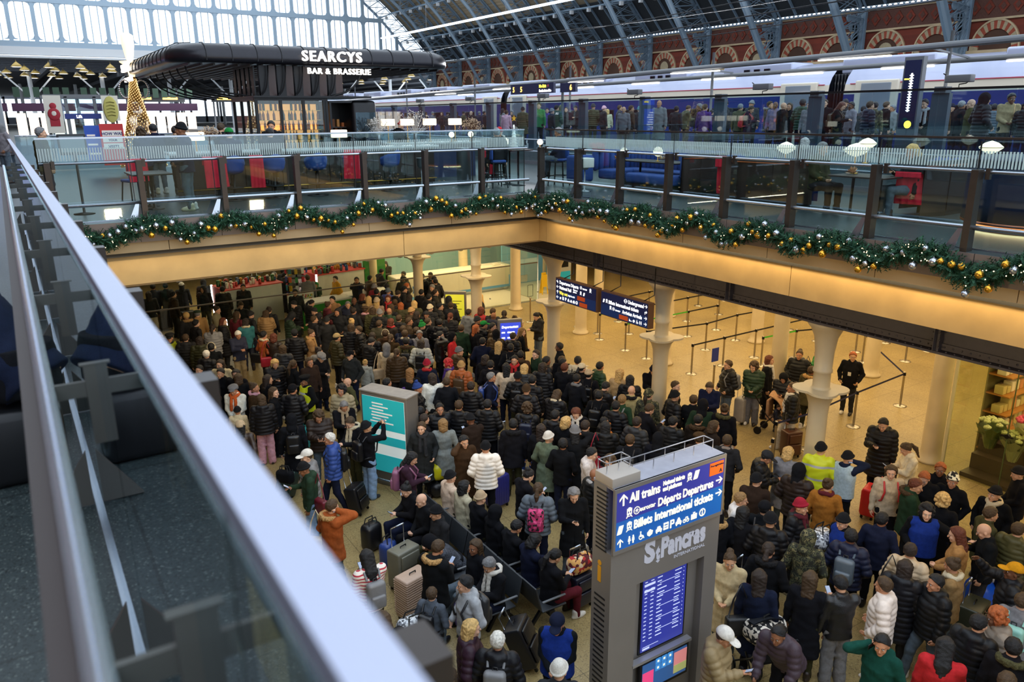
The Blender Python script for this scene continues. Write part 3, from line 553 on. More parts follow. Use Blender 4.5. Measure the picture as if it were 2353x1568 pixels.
def dried(x,y,z,label,n=60,r=.3,m1='silver_twig'):
    g=random.Random(int(x*100)); t=thing('flower_vase',label,'vase',(x,y,z)); b=MB(); b.lathe([(.06,0),(.08,.05),(.06,.2),(.05,.26)],14); b.build('vase',M['pewter'],t); b=MB(); h=MB()
    for k in range(n):
        a=g.uniform(0,2*PI); e=g.uniform(.3,1.4); L_=g.uniform(.6,1)*r; p=Vector((L_*math.cos(a)*math.cos(e),L_*math.sin(a)*math.cos(e),.26+L_*math.sin(e))); b.tube([(0,0,.22),p*.6+Vector((0,0,.08)),p],.004,4)
        for q in range(3): h.sph(p+Vector((g.uniform(-.04,.04),g.uniform(-.04,.04),g.uniform(-.04,.04))),.014,5)
    b.build('twigs',M[m1],t); o=h.build('dried_flowers',M[m1+'_head'],t); o['kind']='stuff'
mat('silver_twig','b9b4ae',.6); mat('silver_twig_head','d8d4d0',.6); mat('brown_twig','6b4a33',.7); mat('brown_twig_head','b39a80',.7)
dried(9.75,22.7,1.1,'silver twig arrangement next to the first shaded lamp',50,.5); dried(12.95,22.6,1.1,'bushy dried flower arrangement at the end of the lamp counter',110,.45,'brown_twig'); dried(11.1,22.95,1.1,'tall silver twigs behind the shaded lamps',60,.75); dried(4.35,20.4,1.1,'dried flowers in a vase behind the drinkers at the bar',70,.32,'brown_twig'); dried(3.75,20.5,1.1,'small dried flower vase beside the gold tree',50,.28,'brown_twig')
for i,(x,y,z) in enumerate(((13.95,14.75,.75),(13.4,15.8,.75),(13.7,9.25,.75))):
    g=random.Random(i); b=MB()
    for k in range(26):
        a=g.uniform(0,2*PI); e=g.uniform(0,1.3); d=Vector((math.cos(a)*math.cos(e),math.sin(a)*math.cos(e),math.sin(e))); w=d.cross(Vector((0,0,1))).normalized()*.03; b.add([d*.02,d*.09-w,d*.15,d*.09+w],[(0,1,2,3)])
    tag(b.build('posy',mat('leaf_posy',('c9b7a0','b87a3a','c9a080')[i],.8) if i==0 else mat('leaf_posy%d'%i,('c9b7a0','b87a3a','c9a080')[i],.8),loc=(x,y,z+.02)),('pale leaf posy around the globe lamp on the sofa table','amber leaf posy on the sofa table near the bronze post','dried leaf posy on the two diners table')[i],'posy')
# pavilion with bottle cabinets and the big rounded canopy
PX,PY=6.3,23.4
t=thing('bar_pavilion','glazed bar pavilion lined with lit bottle shelves under the canopy','pavilion',(0,0,0))
b=MB()
for x in (6.35,7.05,7.72,8.35,8.42): b.box((x-.04,PY-.04,0),(x+.04,PY+.04,2.4))
for y in (PY,24.2,25,25.9): b.box((6.31,y-.03,0),(6.39,y+.03,2.4))
b.box((6.3,PY-.05,2.34),(8.45,PY+.05,2.42)); b.box((6.3,PY,2.34),(6.4,26,2.42)); b.box((6.25,PY-.2,2.42),(9.8,26.2,2.47)); b.build('cabinet_frame',M['black_metal'],t)
b=MB(); b.box((6.5,23.95,0),(8.4,24.0,2.35)); b.build('back_panel',M['dark_wood'],t)
for k,z in enumerate((.95,1.22,1.5,1.78,2.05)):
    b=MB(); b.box((6.4,23.5,z),(8.35,23.9,z+.015)); b.build('shelf',M['brass'],t)
b=MB(); 
for z in (.9,1.5): b.box((6.45,23.93,z),(8.3,23.945,z+.75))
b.build('backlight',M['cabinet_glow'],t)
for x0,x1 in ((6.39,7.01),(7.09,7.68),(7.76,8.31)):
    b=MB(); b.box((x0,PY-.004,.1),(x1,PY+.004,2.34)); b.build('pane',M['shop_glass'],t)
for y0,y1 in ((PY+.04,24.17),(24.23,24.97),(25.03,25.87)):
    b=MB(); b.box((6.346,y0,.1),(6.354,y1,2.34)); b.build('pane',M['shop_glass'],t)
b=MB(); b.box((8.5,PY-.05,0),(8.56,24.4,2.3)); b.box((8.5,24.4,0),(9.3,24.5,2.3)); b.box((8.5,PY,2.28),(9.25,24.5,2.34)); 
b.build('side_wall',M['black_metal'],t)
b=MB(); b.box((8.6,23.9,1.55),(9.2,24.35,1.58)); b.box((8.6,23.9,1.25),(9.2,24.35,1.28)); b.build('side_shelf',M['dark_wood'],t)
b=MB(); b.rbox((9.2,PY-.1,0),(10.0,24.6,2.35),.12); b.build('end_column',M['black_metal'],t); b=MB(); b.box((9.3,PY-.115,.2),(9.92,PY-.1,2.0)); b.build('end_glazing',M['screen_glass'],t)
b=MB()
for x in np.arange(6.5,8.6,.5): b.box((x,PY+.05,2.47),(x+.28,PY+.1,3.3),0); b.box((x+.28,PY+.05,2.47),(x+.5,PY+.08,3.3),1)
for y in np.arange(23.6,26,.5): b.box((6.4,y,2.47),(6.44,y+.28,3.3),0)
b.build('upper_panel',[M['black_metal'],mat('poster_pink','3d2a2a',.4)],t)
bott=MB().lathe([(.036,0),(.038,.02),(.038,.16),(.014,.22),(.013,.28),(.016,.285)],10).mesh('bottle',mat('amber_bottle','8a4a12',.15,emit=0)); bott2=MB().lathe([(.036,0),(.038,.02),(.038,.16),(.014,.22),(.013,.28),(.016,.285)],10).mesh('bottle',mat('green_bottle','1e3a24',.15))
g=random.Random(3)
for z in (.965,1.235,1.515,1.795,2.065):
    for k in range(15):
        if g.random()<.18: continue
        o=link('bottle',bott if g.random()<.6 else bott2); o.location=(6.5+k*.122+g.uniform(-.035,.035),23.65+g.uniform(-.05,.12),z); tag(o,'bottle on the lit pavilion shelves','bottle','bottles on the pavilion shelves')
g=random.Random(5)
for k in range(7):
    b=MB(); h=g.uniform(.12,.26); b.box((-.04,-.06,0),(.04,.06,h)); o=b.build('carton',mat('carton_orange%d'%(k%3),('b5622e','c98a4a','7a4a2a')[k%3],.7),loc=(8.7+.075*k,24.1,1.28 if k%2 else 1.58)); tag(o,'small orange carton on the pavilion side shelf','carton','cartons on the pavilion side shelf')
# canopy
CX0,CX1,CY0,CY1,CZ0,CZ1=4.15,12.75,23.0,33.2,3.32,3.86
t=thing('bar_canopy','black rounded bar canopy carrying the illuminated letters','canopy')
def rrect(x0,y0,x1,y1,r,n=8):
    P=[]
    for cx,cy,a0 in ((x1-r,y1-r,0),(x0+r,y1-r,90),(x0+r,y0+r,180),(x1-r,y0+r,270)):
        for k in range(n+1): a=R(a0+90*k/n); P.append((cx+r*math.cos(a),cy+r*math.sin(a)))
    return P
b=MB(); rings=[]
for ins,z in ((.25,CZ0),(.04,CZ0+.02),(0,CZ0+.12),(.02,CZ0+.28),(.12,CZ0+.42),(.32,CZ0+.51),(.7,CZ1)): rings.append([(x,y,z) for x,y in rrect(CX0+ins,CY0+ins,CX1-ins,CY1-ins,1.1-ins*.6)])
b.sheet([r+[r[0]] for r in rings][::-1]); b.add(rings[-1],[tuple(range(len(rings[-1])))]); b.add(rings[0],[tuple(range(len(rings[0])))[::-1]]); b.build('roof_shell',mat('canopy_black','22222a',.3,.4,noise=.1),t)
b=MB()
for x in np.arange(CX0+.9,CX1-.3,.68):
    pts=[(x,CY0+i,z) for i,z in ((.0,CZ0+.05),(-.004,CZ0+.14),(.016,CZ0+.29),(.115,CZ0+.43),(.32,CZ0+.52),(.7,CZ1+.006))]; b.tube(pts,.012,6); b.build('seam',M['black_metal'],t); b=MB()
for y in np.arange(CY0+.9,CY1-.3,.68):
    pts=[(CX0+i,y,z) for i,z in ((.0,CZ0+.05),(-.004,CZ0+.14),(.016,CZ0+.29),(.115,CZ0+.43),(.32,CZ0+.52),(.7,CZ1+.006))]; b.tube(pts,.012,6); b.build('seam',M['black_metal'],t); b=MB()
b=MB()
for x in np.arange(CX0+.5,CX1-.4,.33): b.box((x,CY0+.5,CZ0-.06),(x+.05,CY1-.5,CZ0))
for k in range(6):
    y=24.2+k*1.2
    b.tube([(6.5-.03,y,2.47)]+[(6.5-1.9*math.sin(a)*.95-.0,y,2.5+.8*(1-math.cos(a))) for a in np.linspace(.2,PI/2,8)],.025,6)
for k in range(5):
    x=6.5+.5*k; b.tube([(x,PY,2.47)]+[(x-.12*math.sin(a),PY-.4*math.sin(a),2.5+.8*(1-math.cos(a))) for a in np.linspace(.2,PI/2,6)],.022,6); b.tube([(x,PY,2.47)]+[(x+.25*math.sin(a),PY-.1*math.sin(a),2.5+.8*(1-math.cos(a))) for a in np.linspace(.2,PI/2,6)],.022,6)
b.tube([(8.6,PY,2.47)]+[(8.6+1.0*math.sin(a),PY,2.5+.8*(1-math.cos(a))) for a in np.linspace(.2,PI/2,8)],.03,6)
b.build('soffit_frame',M['black_metal'],t)
mat('letter_white',(1,.93,.82),.5,emit=2.6)
def letters(txt,size,Mx,label,depth=.05,bold=.004,space=1.25,sx=1.0,m='letter_white'):
    b=MB(); mb_text(b,txt,size,Mx,0,depth,bold,'LEFT',space,sx); return b.build('sign_letters',M[m],t)
Fx=frame((7.63,CY0-.09,CZ0+.1),(1,0,0),(0,0,1)); letters('SEARCYS',.40,Fx,'',sx=1.0,space=1.18)
letters('BAR & BRASSERIE',.225,frame((7.78,CY0-.02,CZ0-.24),(1,0,0),(0,0,1)),'',.03,.003,1.15)
b=MB(); b.box((7.7,CY0-.06,CZ0-.06),(9.8,CY0-.02,CZ0-.03)); b.build('sign_bracket',M['black_metal'],t)
letters('SEARCYS',.34,frame((CX0-.09,31.7,CZ0+.1),(0,-1,0),(0,0,1)),'',space=1.18); letters('BAR & BRASSERIE',.2,frame((CX0-.02,31.9,CZ0-.22),(0,-1,0),(0,0,1)),'',.03,.003,1.15)
# gold light tree with a bottle shaped finial behind the bar
t=thing('light_tree','tall gold tree of string lights with a glowing bottle on top','christmas tree',(4.25,31,0)); b=MB(); gd=MB(); g=random.Random(11)
for k in range(40):
    a=2*PI*k/40; pts=[(r*math.cos(a+.1*math.sin(z*3)),r*math.sin(a+.1*math.sin(z*3)),z) for z,r in ((.2,.75),(.8,.6),(1.5,.42),(2.2,.26),(2.9,.13),(3.25,.09))]; gd.tube(pts,.012,4)
    for q in range(16):
        z=.25+2.95*((q+k*.618)%16)/16; r=np.interp(z,(.2,.8,1.5,2.2,2.9,3.25),(.78,.63,.45,.29,.15,.11)); b.sph((r*math.cos(a),r*math.sin(a),z),.017,5)
gd.build('strands',mat('gold_strand','a8813a',.35,.6),t); o=b.build('light_bulbs',mat('gold_bulb',(1,.66,.28),.5,emit=1.8),t); o['kind']='stuff'
b=MB(); b.lathe([(.08,3.2),(.14,3.5),(.17,3.62),(.34,3.72),(.35,3.76),(.1,3.78),(.13,3.9),(.2,4.3),(.2,4.6),(.05,4.7)],20); b.build('bottle_finial',mat('finial_glow',(1,.8,.5),.5,emit=1.3),t)
for sx in (-1,1):
    r=MB()
    for k in range(26): a=2*PI*k/26; r.sph((sx*.27+.2*math.cos(a),0,2.85+.3*math.sin(a)),.035,7)
    r.build('bauble_loop',M['silver_bauble'],t)
# ------------------------------------------------------------------ sofas, booths and tables beside the well
def channel_back(mb,pts,z0,z1,th=.14,n=8):
    """vertical upholstered channels following a plan line"""
    for (x0,y0),(x1,y1) in zip(pts,pts[1:]):
        L_=math.hypot(x1-x0,y1-y0); k=max(1,int(L_/.17))
        for i in range(k):
            u=(i+.5)/k; mb.lathe([(.02,z0),(.085,z0+.04),(.09,(z0+z1)/2),(.085,z1-.05),(.02,z1)],12,(x0+(x1-x0)*u,y0+(y1-y0)*u,0),sx=1.05,sy=1.05)
t=thing('sofa','navy channel backed corner sofa round the dark dining table','sofa'); b=MB(); b.rbox((14.45,13.75,.2),(15.05,17.0,.46),.06); b.rbox((13.7,16.4,.2),(14.5,17.0,.46),.06); b.build('seat',M['navy_velvet'],t)
b=MB(); channel_back(b,[(15.12,13.75),(15.12,17.1),(13.6,17.1)],.4,1.0); b.build('backrest',M['navy_velvet'],t); b=MB(); b.box((13.75,13.8,0),(15.1,17.0,.2)) if False else b.box((14.5,13.8,0),(15.1,17.05,.2)); b.build('plinth',M['dark_wood'],t)
t=thing('bench','navy upholstered bench on the well side of the dark dining table','bench'); b=MB(); b.rbox((13.25,13.7,.22),(13.75,15.35,.47),.07); b.build('seat',M['navy_velvet'],t); b=MB(); b.box((13.3,13.75,0),(13.7,15.3,.22)); b.build('plinth',M['dark_wood'],t)
t=thing('armchair','navy upholstered seat end beside the corner post','chair'); b=MB(); b.rbox((12.75,16.7,.15),(13.35,17.2,.85),.08); b.build('seat',M['navy_velvet'],t)
def table(label,x,y,lx,ly,z=.75,m='dark_wood',rz=0):
    t=thing('dining_table',label,'table',(x,y,0),rz); b=MB(); b.rbox((-lx/2,-ly/2,z-.035),(lx/2,ly/2,z),.012); b.build('tabletop',M[m],t)
    for s in (-1,1):
        b=MB(); q=s*ly*.25; b.lathe([(.2,0),(.2,.015),(.03,.04),(.03,z-.04)],16,(0,q,0)); b.build('pedestal',M['black_metal'],t)
    return t
table('dark dining table with globe lamps between sofa and bench',13.95,15.0,.75,2.2); table('dark dining table of the two diners beside the balustrade',13.75,8.95,.8,1.15)
def booth(label,pts,cx,cy,z=.95):
    t=thing('booth_seat',label,'booth'); b=MB(); n=len(pts)
    def off(i,d):
        p=Vector(pts[i]); c=Vector((cx,cy)); return p+(c-p).normalized()*d
    P=[pts[i] for i in range(n)]; I=[tuple(off(i,.1)) for i in range(n)]; b.sheet([[(x,y,.08) for x,y in P],[(x,y,z) for x,y in P]],0,False); b.sheet([[(x,y,.08) for x,y in I][::-1],[(x,y,z) for x,y in I][::-1]],0,False); b.sheet([[(x,y,z) for x,y in P],[(x,y,z) for x,y in I]],0,False)
    for i in range(n):
        b.bar((*P[i],.1),(*P[i],z-.08),.03,.02)
    b.build('wooden_back',M['dark_wood'],t); b=MB(); b.tube([(x,y,z-.07) for x,y in P],.02,8); b.build('copper_trim',M['copper'],t); b=MB(); b.tube([(x,y,z+.01) for x,y in P],.03,8); b.build('top_rail',M['black_metal'],t)
    b=MB(); J=[tuple(off(i,.2)) for i in range(n)]; channel_back(b,J,.4,z+.04); b.build('backrest',M['navy_velvet'],t); b=MB(); K=[tuple(off(i,.65)) for i in range(n)]; b.sheet([[(x,y,.46) for x,y in J],[(x,y,.46) for x,y in K]]); b.sheet([[(x,y,.46) for x,y in K],[(x,y,.1) for x,y in K]]); b.build('seat',M['navy_velvet'],t)
    b=MB(); b.sheet([[(x,y,.0) for x,y in P],[(x,y,.09) for x,y in P]],0,False); b.build('plinth',M['black_metal'],t)
booth('curved wooden booth back with copper trim, nearer the dark sofa table',[(13.45,13.5),(13.9,13.36),(14.6,13.32),(15.35,13.4)],14.4,16); booth('long curved wooden booth back with a red blanket over one end',[(14.5,12.95),(13.95,12.85),(13.6,12.5),(13.5,11.9),(13.55,11.0),(13.75,10.15)],16,11.2)
booth('dark booth end with blue rounded upholstery behind the diners',[(14.2,8.1),(14.9,8.0),(15.7,8.05),(15.9,8.7)],14.9,9.6,1.0)
drape('blanket',.3,.25,.85,(13.5,12.35,1.0),R(95),'red blanket hanging over the curved booth back'); b=MB()
g=random.Random(2)
for k in range(14): b.sph((13.75+g.uniform(-.12,.12),17.05+g.uniform(-.22,.22),1.03+g.uniform(-.05,.08)),.09,8,sc=(1,1.3,.8))
tag(b.build('blanket',M['red_cloth']),'bunched red blanket on top of the navy corner sofa','blanket')
drape('blanket',.45,.1,.6,(13.95,8.25,.85),R(100),'crumpled red blanket on the lap side of the blonde diner')
b=MB(); b.lathe([(1.02,.0),(1.02,.1),(1.1,.12),(1.1,.16)],40); b2=MB(); b2.lathe([(1.1,.16),(1.08,.5),(1.09,.52),(1.08,.9),(1.09,.92),(1.08,1.1),(1.12,1.13),(1.12,1.17),(.1,1.18)],40)
t=thing('drum_counter','big navy drum counter with a glowing base beside the balustrade','counter',(14.35,6.2,0)); b2.build('drum',M['navy_paint'],t); b.build('base_ring',M['copper'],t); b=MB(); b.lathe([(1.03,.03),(1.03,.07)],40); b.build('base_light',mat('base_glow',(1,.78,.42),.5,emit=12),t)
# high chairs and tables in the corner
def high_chair(x,y,rz,label):
    t=thing('high_chair',label,'chair',(x,y,0),rz,'high chairs in the corner'); b=MB(); b.rbox((-.21,-.2,.66),(.21,.2,.74),.04); b.build('seat',M['navy_velvet'],t); b=MB(); b.rbox((-.21,-.24,.74),(.21,-.18,1.02),.03); b.build('backrest',M['navy_velvet'],t)
    for sx in (-1,1):
        for sy in (-1,1): b=MB(); b.bar((sx*.18,sy*.17,.68),(sx*.23,sy*.22,0),.03,.03); b.build('leg',M['black_metal'],t)
    b=MB()
    for q in (((-.2,-.19),(.2,-.19)),((.2,-.19),(.2,.19)),((.2,.19),(-.2,.19)),((-.2,.19),(-.2,-.19))): b.bar((*q[0],.28),(*q[1],.28),.02,.02)
    b.build('foot_rail',M['black_metal'],t)
high_chair(11.75,19.2,R(-60),'high chair with a red blanket near the white tree'); high_chair(12.9,17.7,R(120),'high chair of the grey haired diner in navy'); high_chair(12.2,19.9,R(10),'high chair standing behind the blanket chair'); high_chair(11.2,18.2,R(-100),'high chair under the person in black by the corner table')
drape('blanket',.4,.35,.75,(11.57,19.1,1.05),R(-60),'red blanket over a high chair in the corner')
table('small high table by the corner post with white tree',12.0,18.6,.7,.9,.98); 
t=thing('tree_ornament','small white cone tree with gold star on the high table','ornament',(12.2,18.9,.98)); b=MB()
for k in range(7): b.lathe([(.13-.016*k,.05+.08*k),(.02,.17+.08*k)],14)
b.build('cone',mat('frost_white','dfe6e6',.5,emit=.3),t); b=MB(); P=[]
for k in range(10): r_=.09 if k%2==0 else .036; P.append((r_*math.sin(PI*k/5),.82+r_*math.cos(PI*k/5)))
b.prism(P,-.012,.012,0,'y'); b.build('star',M['gold_bauble'],t)
# red chair back at the walkway end of the bar
t=thing('chair','dark chair with puffy red blanket at the bar end','chair',(2.55,20.6,0),R(20)); b=MB()
for sx in (-1,1):
    for sy in (-1,1): b.bar((sx*.18,sy*.18,.45),(sx*.22,sy*.24,0),.025,.025)
b.build('leg_frame',M['black_metal'],t); b=MB(); b.rbox((-.22,-.2,.43),(.22,.22,.5),.03); b.build('seat',M['navy_velvet'],t); b=MB(); b.rbox((-.22,-.24,.5),(.22,-.19,.92),.04); b.build('backrest',M['navy_velvet'],t)
drape('blanket',.46,.4,.55,(2.63,20.38,1.0),R(20),'thick red blanket over the chair at the bar end',m='red_cloth')
t=thing('menu_stand','slanted menu stand with dark frame behind the balustrade corner','stand',(1.25,18.2,0)); b=MB(); b.lathe([(.2,0),(.2,.02),(.025,.04),(.025,1.25)],16); b.build('stand',M['black_metal'],t); b=MB(); b.rbox((-.26,-.03,1.2),(.26,.02,1.62),.02,M=Matrix.Rotation(R(-12),4,'X')); b.build('frame',M['black_metal'],t); b=MB(); b.box((-.22,-.05,1.25),(.22,-.035,1.57),M=Matrix.Rotation(R(-12),4,'X')); b.build('menu_sheet',mat('menu_grey','5a6a72',.4),t)
table('dark table with papers behind the balustrade',2.6,18.6,.8,1.2,.76)
# ------------------------------------------------------------------ platform: security glass wall, train, light pipes, signs
mat('train_white','a9b0cc',.18,.15,coat=.5); mat('train_blue','2b3f86',.2,.1,coat=.5); mat('train_grey','8e93ab',.3,.2,noise=.06); mat('train_cream','cfc8ba',.3); mat('train_glass','10131c',.1); mat('train_red','b8435a',.4); mat('pillar_grey','5c6068',.5); mat('light_strip',(1,.96,.9),.5,emit=3); mat('sign_black','0e1014',.35); mat('sign_navy','141f44',.35); mat('led_amber',(1,.5,.08),.5,emit=5); mat('led_white',(1,.97,.9),.5,emit=4); mat('led_yellow',(1,.8,.05),.5,emit=4)
t=thing('security_screen','tall dark topped glass screen between the tables and the platform crowd','glass screen'); y=-3.0; k=0
while y<62:
    b=MB(); b.box((17.99,y+.01,.02),(18.01,y+1.64,2.36)); b.build('glass_panel',M['screen_glass'],t)
    if k%2==0: b=MB(); b.box((18.06,y-.2,0),(18.2,y+.2,2.3)); b.box((18.0,y-.13,2.3),(18.25,y+.13,2.44)); b.build('post',M['pillar_grey'],t)
    y+=1.65; k+=1
b=MB(); b.box((17.96,-3,2.36),(18.04,62,2.41)); b.build('top_rail',M['black_metal'],t); b=MB(); b.tube([(17.8,-3,.5),(17.8,62,.5)],.03,8); b.tube([(17.8,-3,.95),(17.8,62,.95)],.025,8); b.build('guard_rail',M['steel'],t); b=MB(); b.box((17.85,-3,0),(17.95,62,.12)); b.build('kerb',M['pillar_grey'],t)
for i,y in enumerate((9.73,15.1,20.37,25.64,31.3,36.3)):
    t=thing('wall_lamp_box','grey box lamp on a bent bracket above the glass screen','lamp',(17.9,y,2.41),0,'box lamps along the glass screen'); b=MB(); b.rbox((-.1,-.28,.1),(.1,.28,.26),.02); b.build('lamp_body',mat('box_grey','55565c',.5),t); b=MB(); b.tube([(0,0,0),(0,0,.06),(.0,-.15,.08),(.0,-.2,.12)],.012,6); b.bar((0,.28,.24),(0,.38,.3),.015,.02); b.build('bracket',M['black_metal'],t)
def car(y0,y1,label):
    t=thing('train_carriage',label,'train',(26.7,0,0))
    L_=[(-1.42,.25),(-1.45,.6),(-1.47,1.6),(-1.45,2.5),(-1.40,2.84),(-1.28,3.1),(-1.05,3.35),(-.7,3.55),(-.2,3.66)]; prof=L_+[(-x,z) for x,z in L_[::-1]]
    def band(nm,i0,i1,m,off=0):
        b=MB(); q=prof[i0:i1+1]; b.sheet([[(x*(1+off),y,z) for x,z in q] for y in (y0,y1)]); return b.build(nm,M[m],t)
    band('lower_body',0,3,'train_blue'); band('white_band',3,4,'train_cream'); band('shoulder',4,6,'train_white'); band('roof',6,11,'train_grey'); band('far_side',11,17,'train_white')
    b=MB(); b.box((-1.43,y0+.2,2.835),(-1.37,y1-.2,2.865)); b.build('red_line',M['train_red'],t)
    b=MB(); n=int((y1-y0-5)/2.2)
    for k in range(n): b.rbox((-1.49,y0+3+k*2.2,1.35),(-1.44,y0+4.5+k*2.2,2.1),.02)
    b.build('side_windows',M['train_glass'],t)
    for yc in (y0+1.25,y1-1.25):
        d=MB(); d.rbox((-1.52,yc-.8,.55),(-1.36,yc+.8,2.95),.05); o=d.build('door',M['train_cream'],t); d=MB(); d.rbox((-1.54,yc-.55,1.3),(-1.5,yc+.55,2.85),.04); d.build('door_window',mat('door_glass','7d8794',.12),o)
    b=MB()
    for q in (y0,y1): b.box((-1.3,q-.02,.3),(1.3,q+.02,3.05))
    b.build('end_wall',M['train_glass'],t)
    b=MB()
    for q in np.arange(y0+2,y1-2,5.5): b.rbox((-1.02,q,3.2),(.3,q+3.4,3.74),.08); b.build('roof_fairing',M['train_white'],t); b=MB()
    for q in np.arange(y0+3,y1-3,5.5): b.box((-1.09,q,3.3),(-1.0,q+.25,3.55)); b.box((-1.09,q+.5,3.3),(-1.0,q+.75,3.55)); b.box((-1.09,q+1,3.3),(-1.0,q+1.25,3.55))
    b.build('roof_vents',M['train_glass'],t)
ys=[-4,18.05,40.2,62.4,84.6]
for i in range(4): car(ys[i]+.32,ys[i+1]-.32,('blue and white carriage beyond the black totem sign','blue and white carriage with its end door beside the tall people on the platform','blue and white carriage above the platform number signs','blue and white carriage furthest along, near the shed end')[i])
for i,y in enumerate(ys[1:4]):
    b=MB()
    for k in range(5): b.rbox((25.5,y-.3+.13*k,.4),(27.9,y-.22+.13*k,3.2),.03)
    tag(b.build('gangway_bellows',M['train_glass']),('black gangway bellows between carriages beside the totem sign','black gangway bellows between carriages left of the number signs','black gangway bellows between the last two carriages')[i],'bellows')
t=thing('light_pipe','upper grey platform light pipe carrying slim lamps below','light fitting',(22,0,0)); b=MB(); b.tube([(0,-5,4.0),(0,100,2.75+.9*.0+ .0)] if False else [(0,-5,3.9),(0,62,2.86+.0)],.09,8); b.build('pipe',M['grey'],t)
mp=lambda y: 3.9-(y+5)*(1.04/67)
b=MB(); b.box((-.16,-5,-.05),(.02,62,.0)); me=b.build('tray',M['pillar_grey'],t); me.rotation_euler=(math.atan(-1.04/67),0,0); me.location=(0,0,3.82)
for k,y in enumerate((1,7.5,14,20.5,27,33.5,40)):
    b=MB(); b.box((-.12,y,mp(y)-.17),(-.02,y+2.4,mp(y)-.13)); b.build('lamp_tube',M['light_strip'],t)
t=thing('light_pipe','lower grey platform light pipe with bright tubes, nearer the train roof','light fitting',(24.2,0,0)); b=MB(); b.tube([(0,-5,3.45),(0,66,3.05)],.075,8); b.build('pipe',M['grey'],t)
for k,y in enumerate((2.5,6.3,10.2,14,17.9,21.8,26,30.5,36,42)):
    z=3.45-(y+5)*.0056; b=MB(); b.box((-.06,y,z-.14),(.04,y+1.7,z-.085)); b.build('lamp_tube',M['light_strip'],t)
for i,y in enumerate(np.arange(4,60,9.0)):
    b=MB(); b.tube([(23.2,y,.6),(23.2,y,4.1)],.05,8); b.bar((22,y,mp(y)),(24.3,y,3.4),.05,.05); tag(b.build('light_mast',M['grey'],loc=(0,0,0)),'slim grey mast holding the platform light pipes','mast','platform light masts')
b=MB(); b.box((37.8,35,10.18),(38.2,86,10.3)); o=b.build('ceiling_light_strip',mat('strip_soft',(.85,.9,1),.5,emit=1.3)); tag(o,'long thin white light strip hung across the shed above the ribs','light')
b=MB()
for y in (45,60,75): b.tube([(38,y,10.3),(38,y,25)],.02,5)
b.build('hanger',M['grey'],o)
for k,(x,z0,z1) in enumerate(((24.6,5.0,5.6),(30,6.6,7.2),(34,6.0,6.4),(40,8.3,8.5))):
    b=MB(); b.tube([(x,y,z0+(z1-z0)*.5+.25*math.sin(y*.12)) for y in range(-5,120,6)],.025,5); tag(b.build('catenary_wire',M['black_metal']),('contact wire just over the train roof','slack cable crossing the brick arches','thin cable low over the stone wall base','upper cable in front of the roof ribs')[k],'cable')
# platform number signs
t=thing('platform_sign','black platform sign with amber 5 and a no exit panel','sign',(21,30.4,0)); b=MB(); b.tube([(0,0,.6),(0,0,3.24)],.06,10); b.build('post',M['grey'],t); b=MB(); b.box((-.06,-1.2,2.82),(.06,2.3,3.26)); b.build('sign_board',M['sign_navy'],t)
b=MB(); 
for yy,tx,s,m in ((2.1,'5',.32,0),(1.45,'5',.32,0),(-.1,'No Exit',.17,2),(-.1,'Sortie interdite',.15,1)):
    mb_text(b,tx,s,frame((-.075,yy-(.0),2.92 if tx=='5' else (3.07 if tx[0]=='N' else 2.88)),(0,-1,0),(0,0,1)),m,.002,.006)
b.lathe([(.06,0),(.05,.004)],12,mi=3,M=Matrix.Translation((-.07,-.8,3.13))@Matrix.Rotation(R(-90),4,'Y')); b.build('lettering',[M['led_amber'],M['led_white'],M['led_yellow'],M['train_red']],t)
t=thing('platform_sign','small black platform sign with amber 6','sign',(21,28.2,0)); b=MB(); b.tube([(0,.4,.6),(0,.4,3.2)],.06,10); b.build('post',M['grey'],t); b=MB(); b.box((-.06,-.6,2.82),(.06,.5,3.2)); b.build('sign_board',M['sign_navy'],t); b=MB(); mb_text(b,'6',.32,frame((-.075,-.2,2.9),(0,-1,0),(0,0,1)),0,.002,.006); b.build('lettering',M['led_amber'],t)
t=thing('totem_sign','tall navy totem sign with a train diagram on the platform','sign',(19,11.45,.6)); b=MB(); b.box((-.08,-.24,.2),(.08,.24,2.58)); b.build('totem_frame',M['pillar_grey'],t); b=MB(); b.box((-.095,-.2,.9),(-.08,.2,2.5)); b.build('panel',M['sign_navy'],t); b=MB(); b.box((-.1,-.02,1.3),(-.095,.02,2.2)); 
for k in range(14): b.box((-.1,-.05,1.32+.063*k),(-.095,.05,1.34+.063*k))
b.box((-.1,.05,2.05),(-.095,.18,2.08),1); b.build('diagram',[M['led_white'],M['led_yellow']],t); b=MB(); b.lathe([(.09,-.1),(.09,-.11)],14,mi=0,M=Matrix.Translation((0,-.05,1.0))@Matrix.Rotation(R(90),4,'Y')); b.build('number_badge',M['led_yellow'],t)
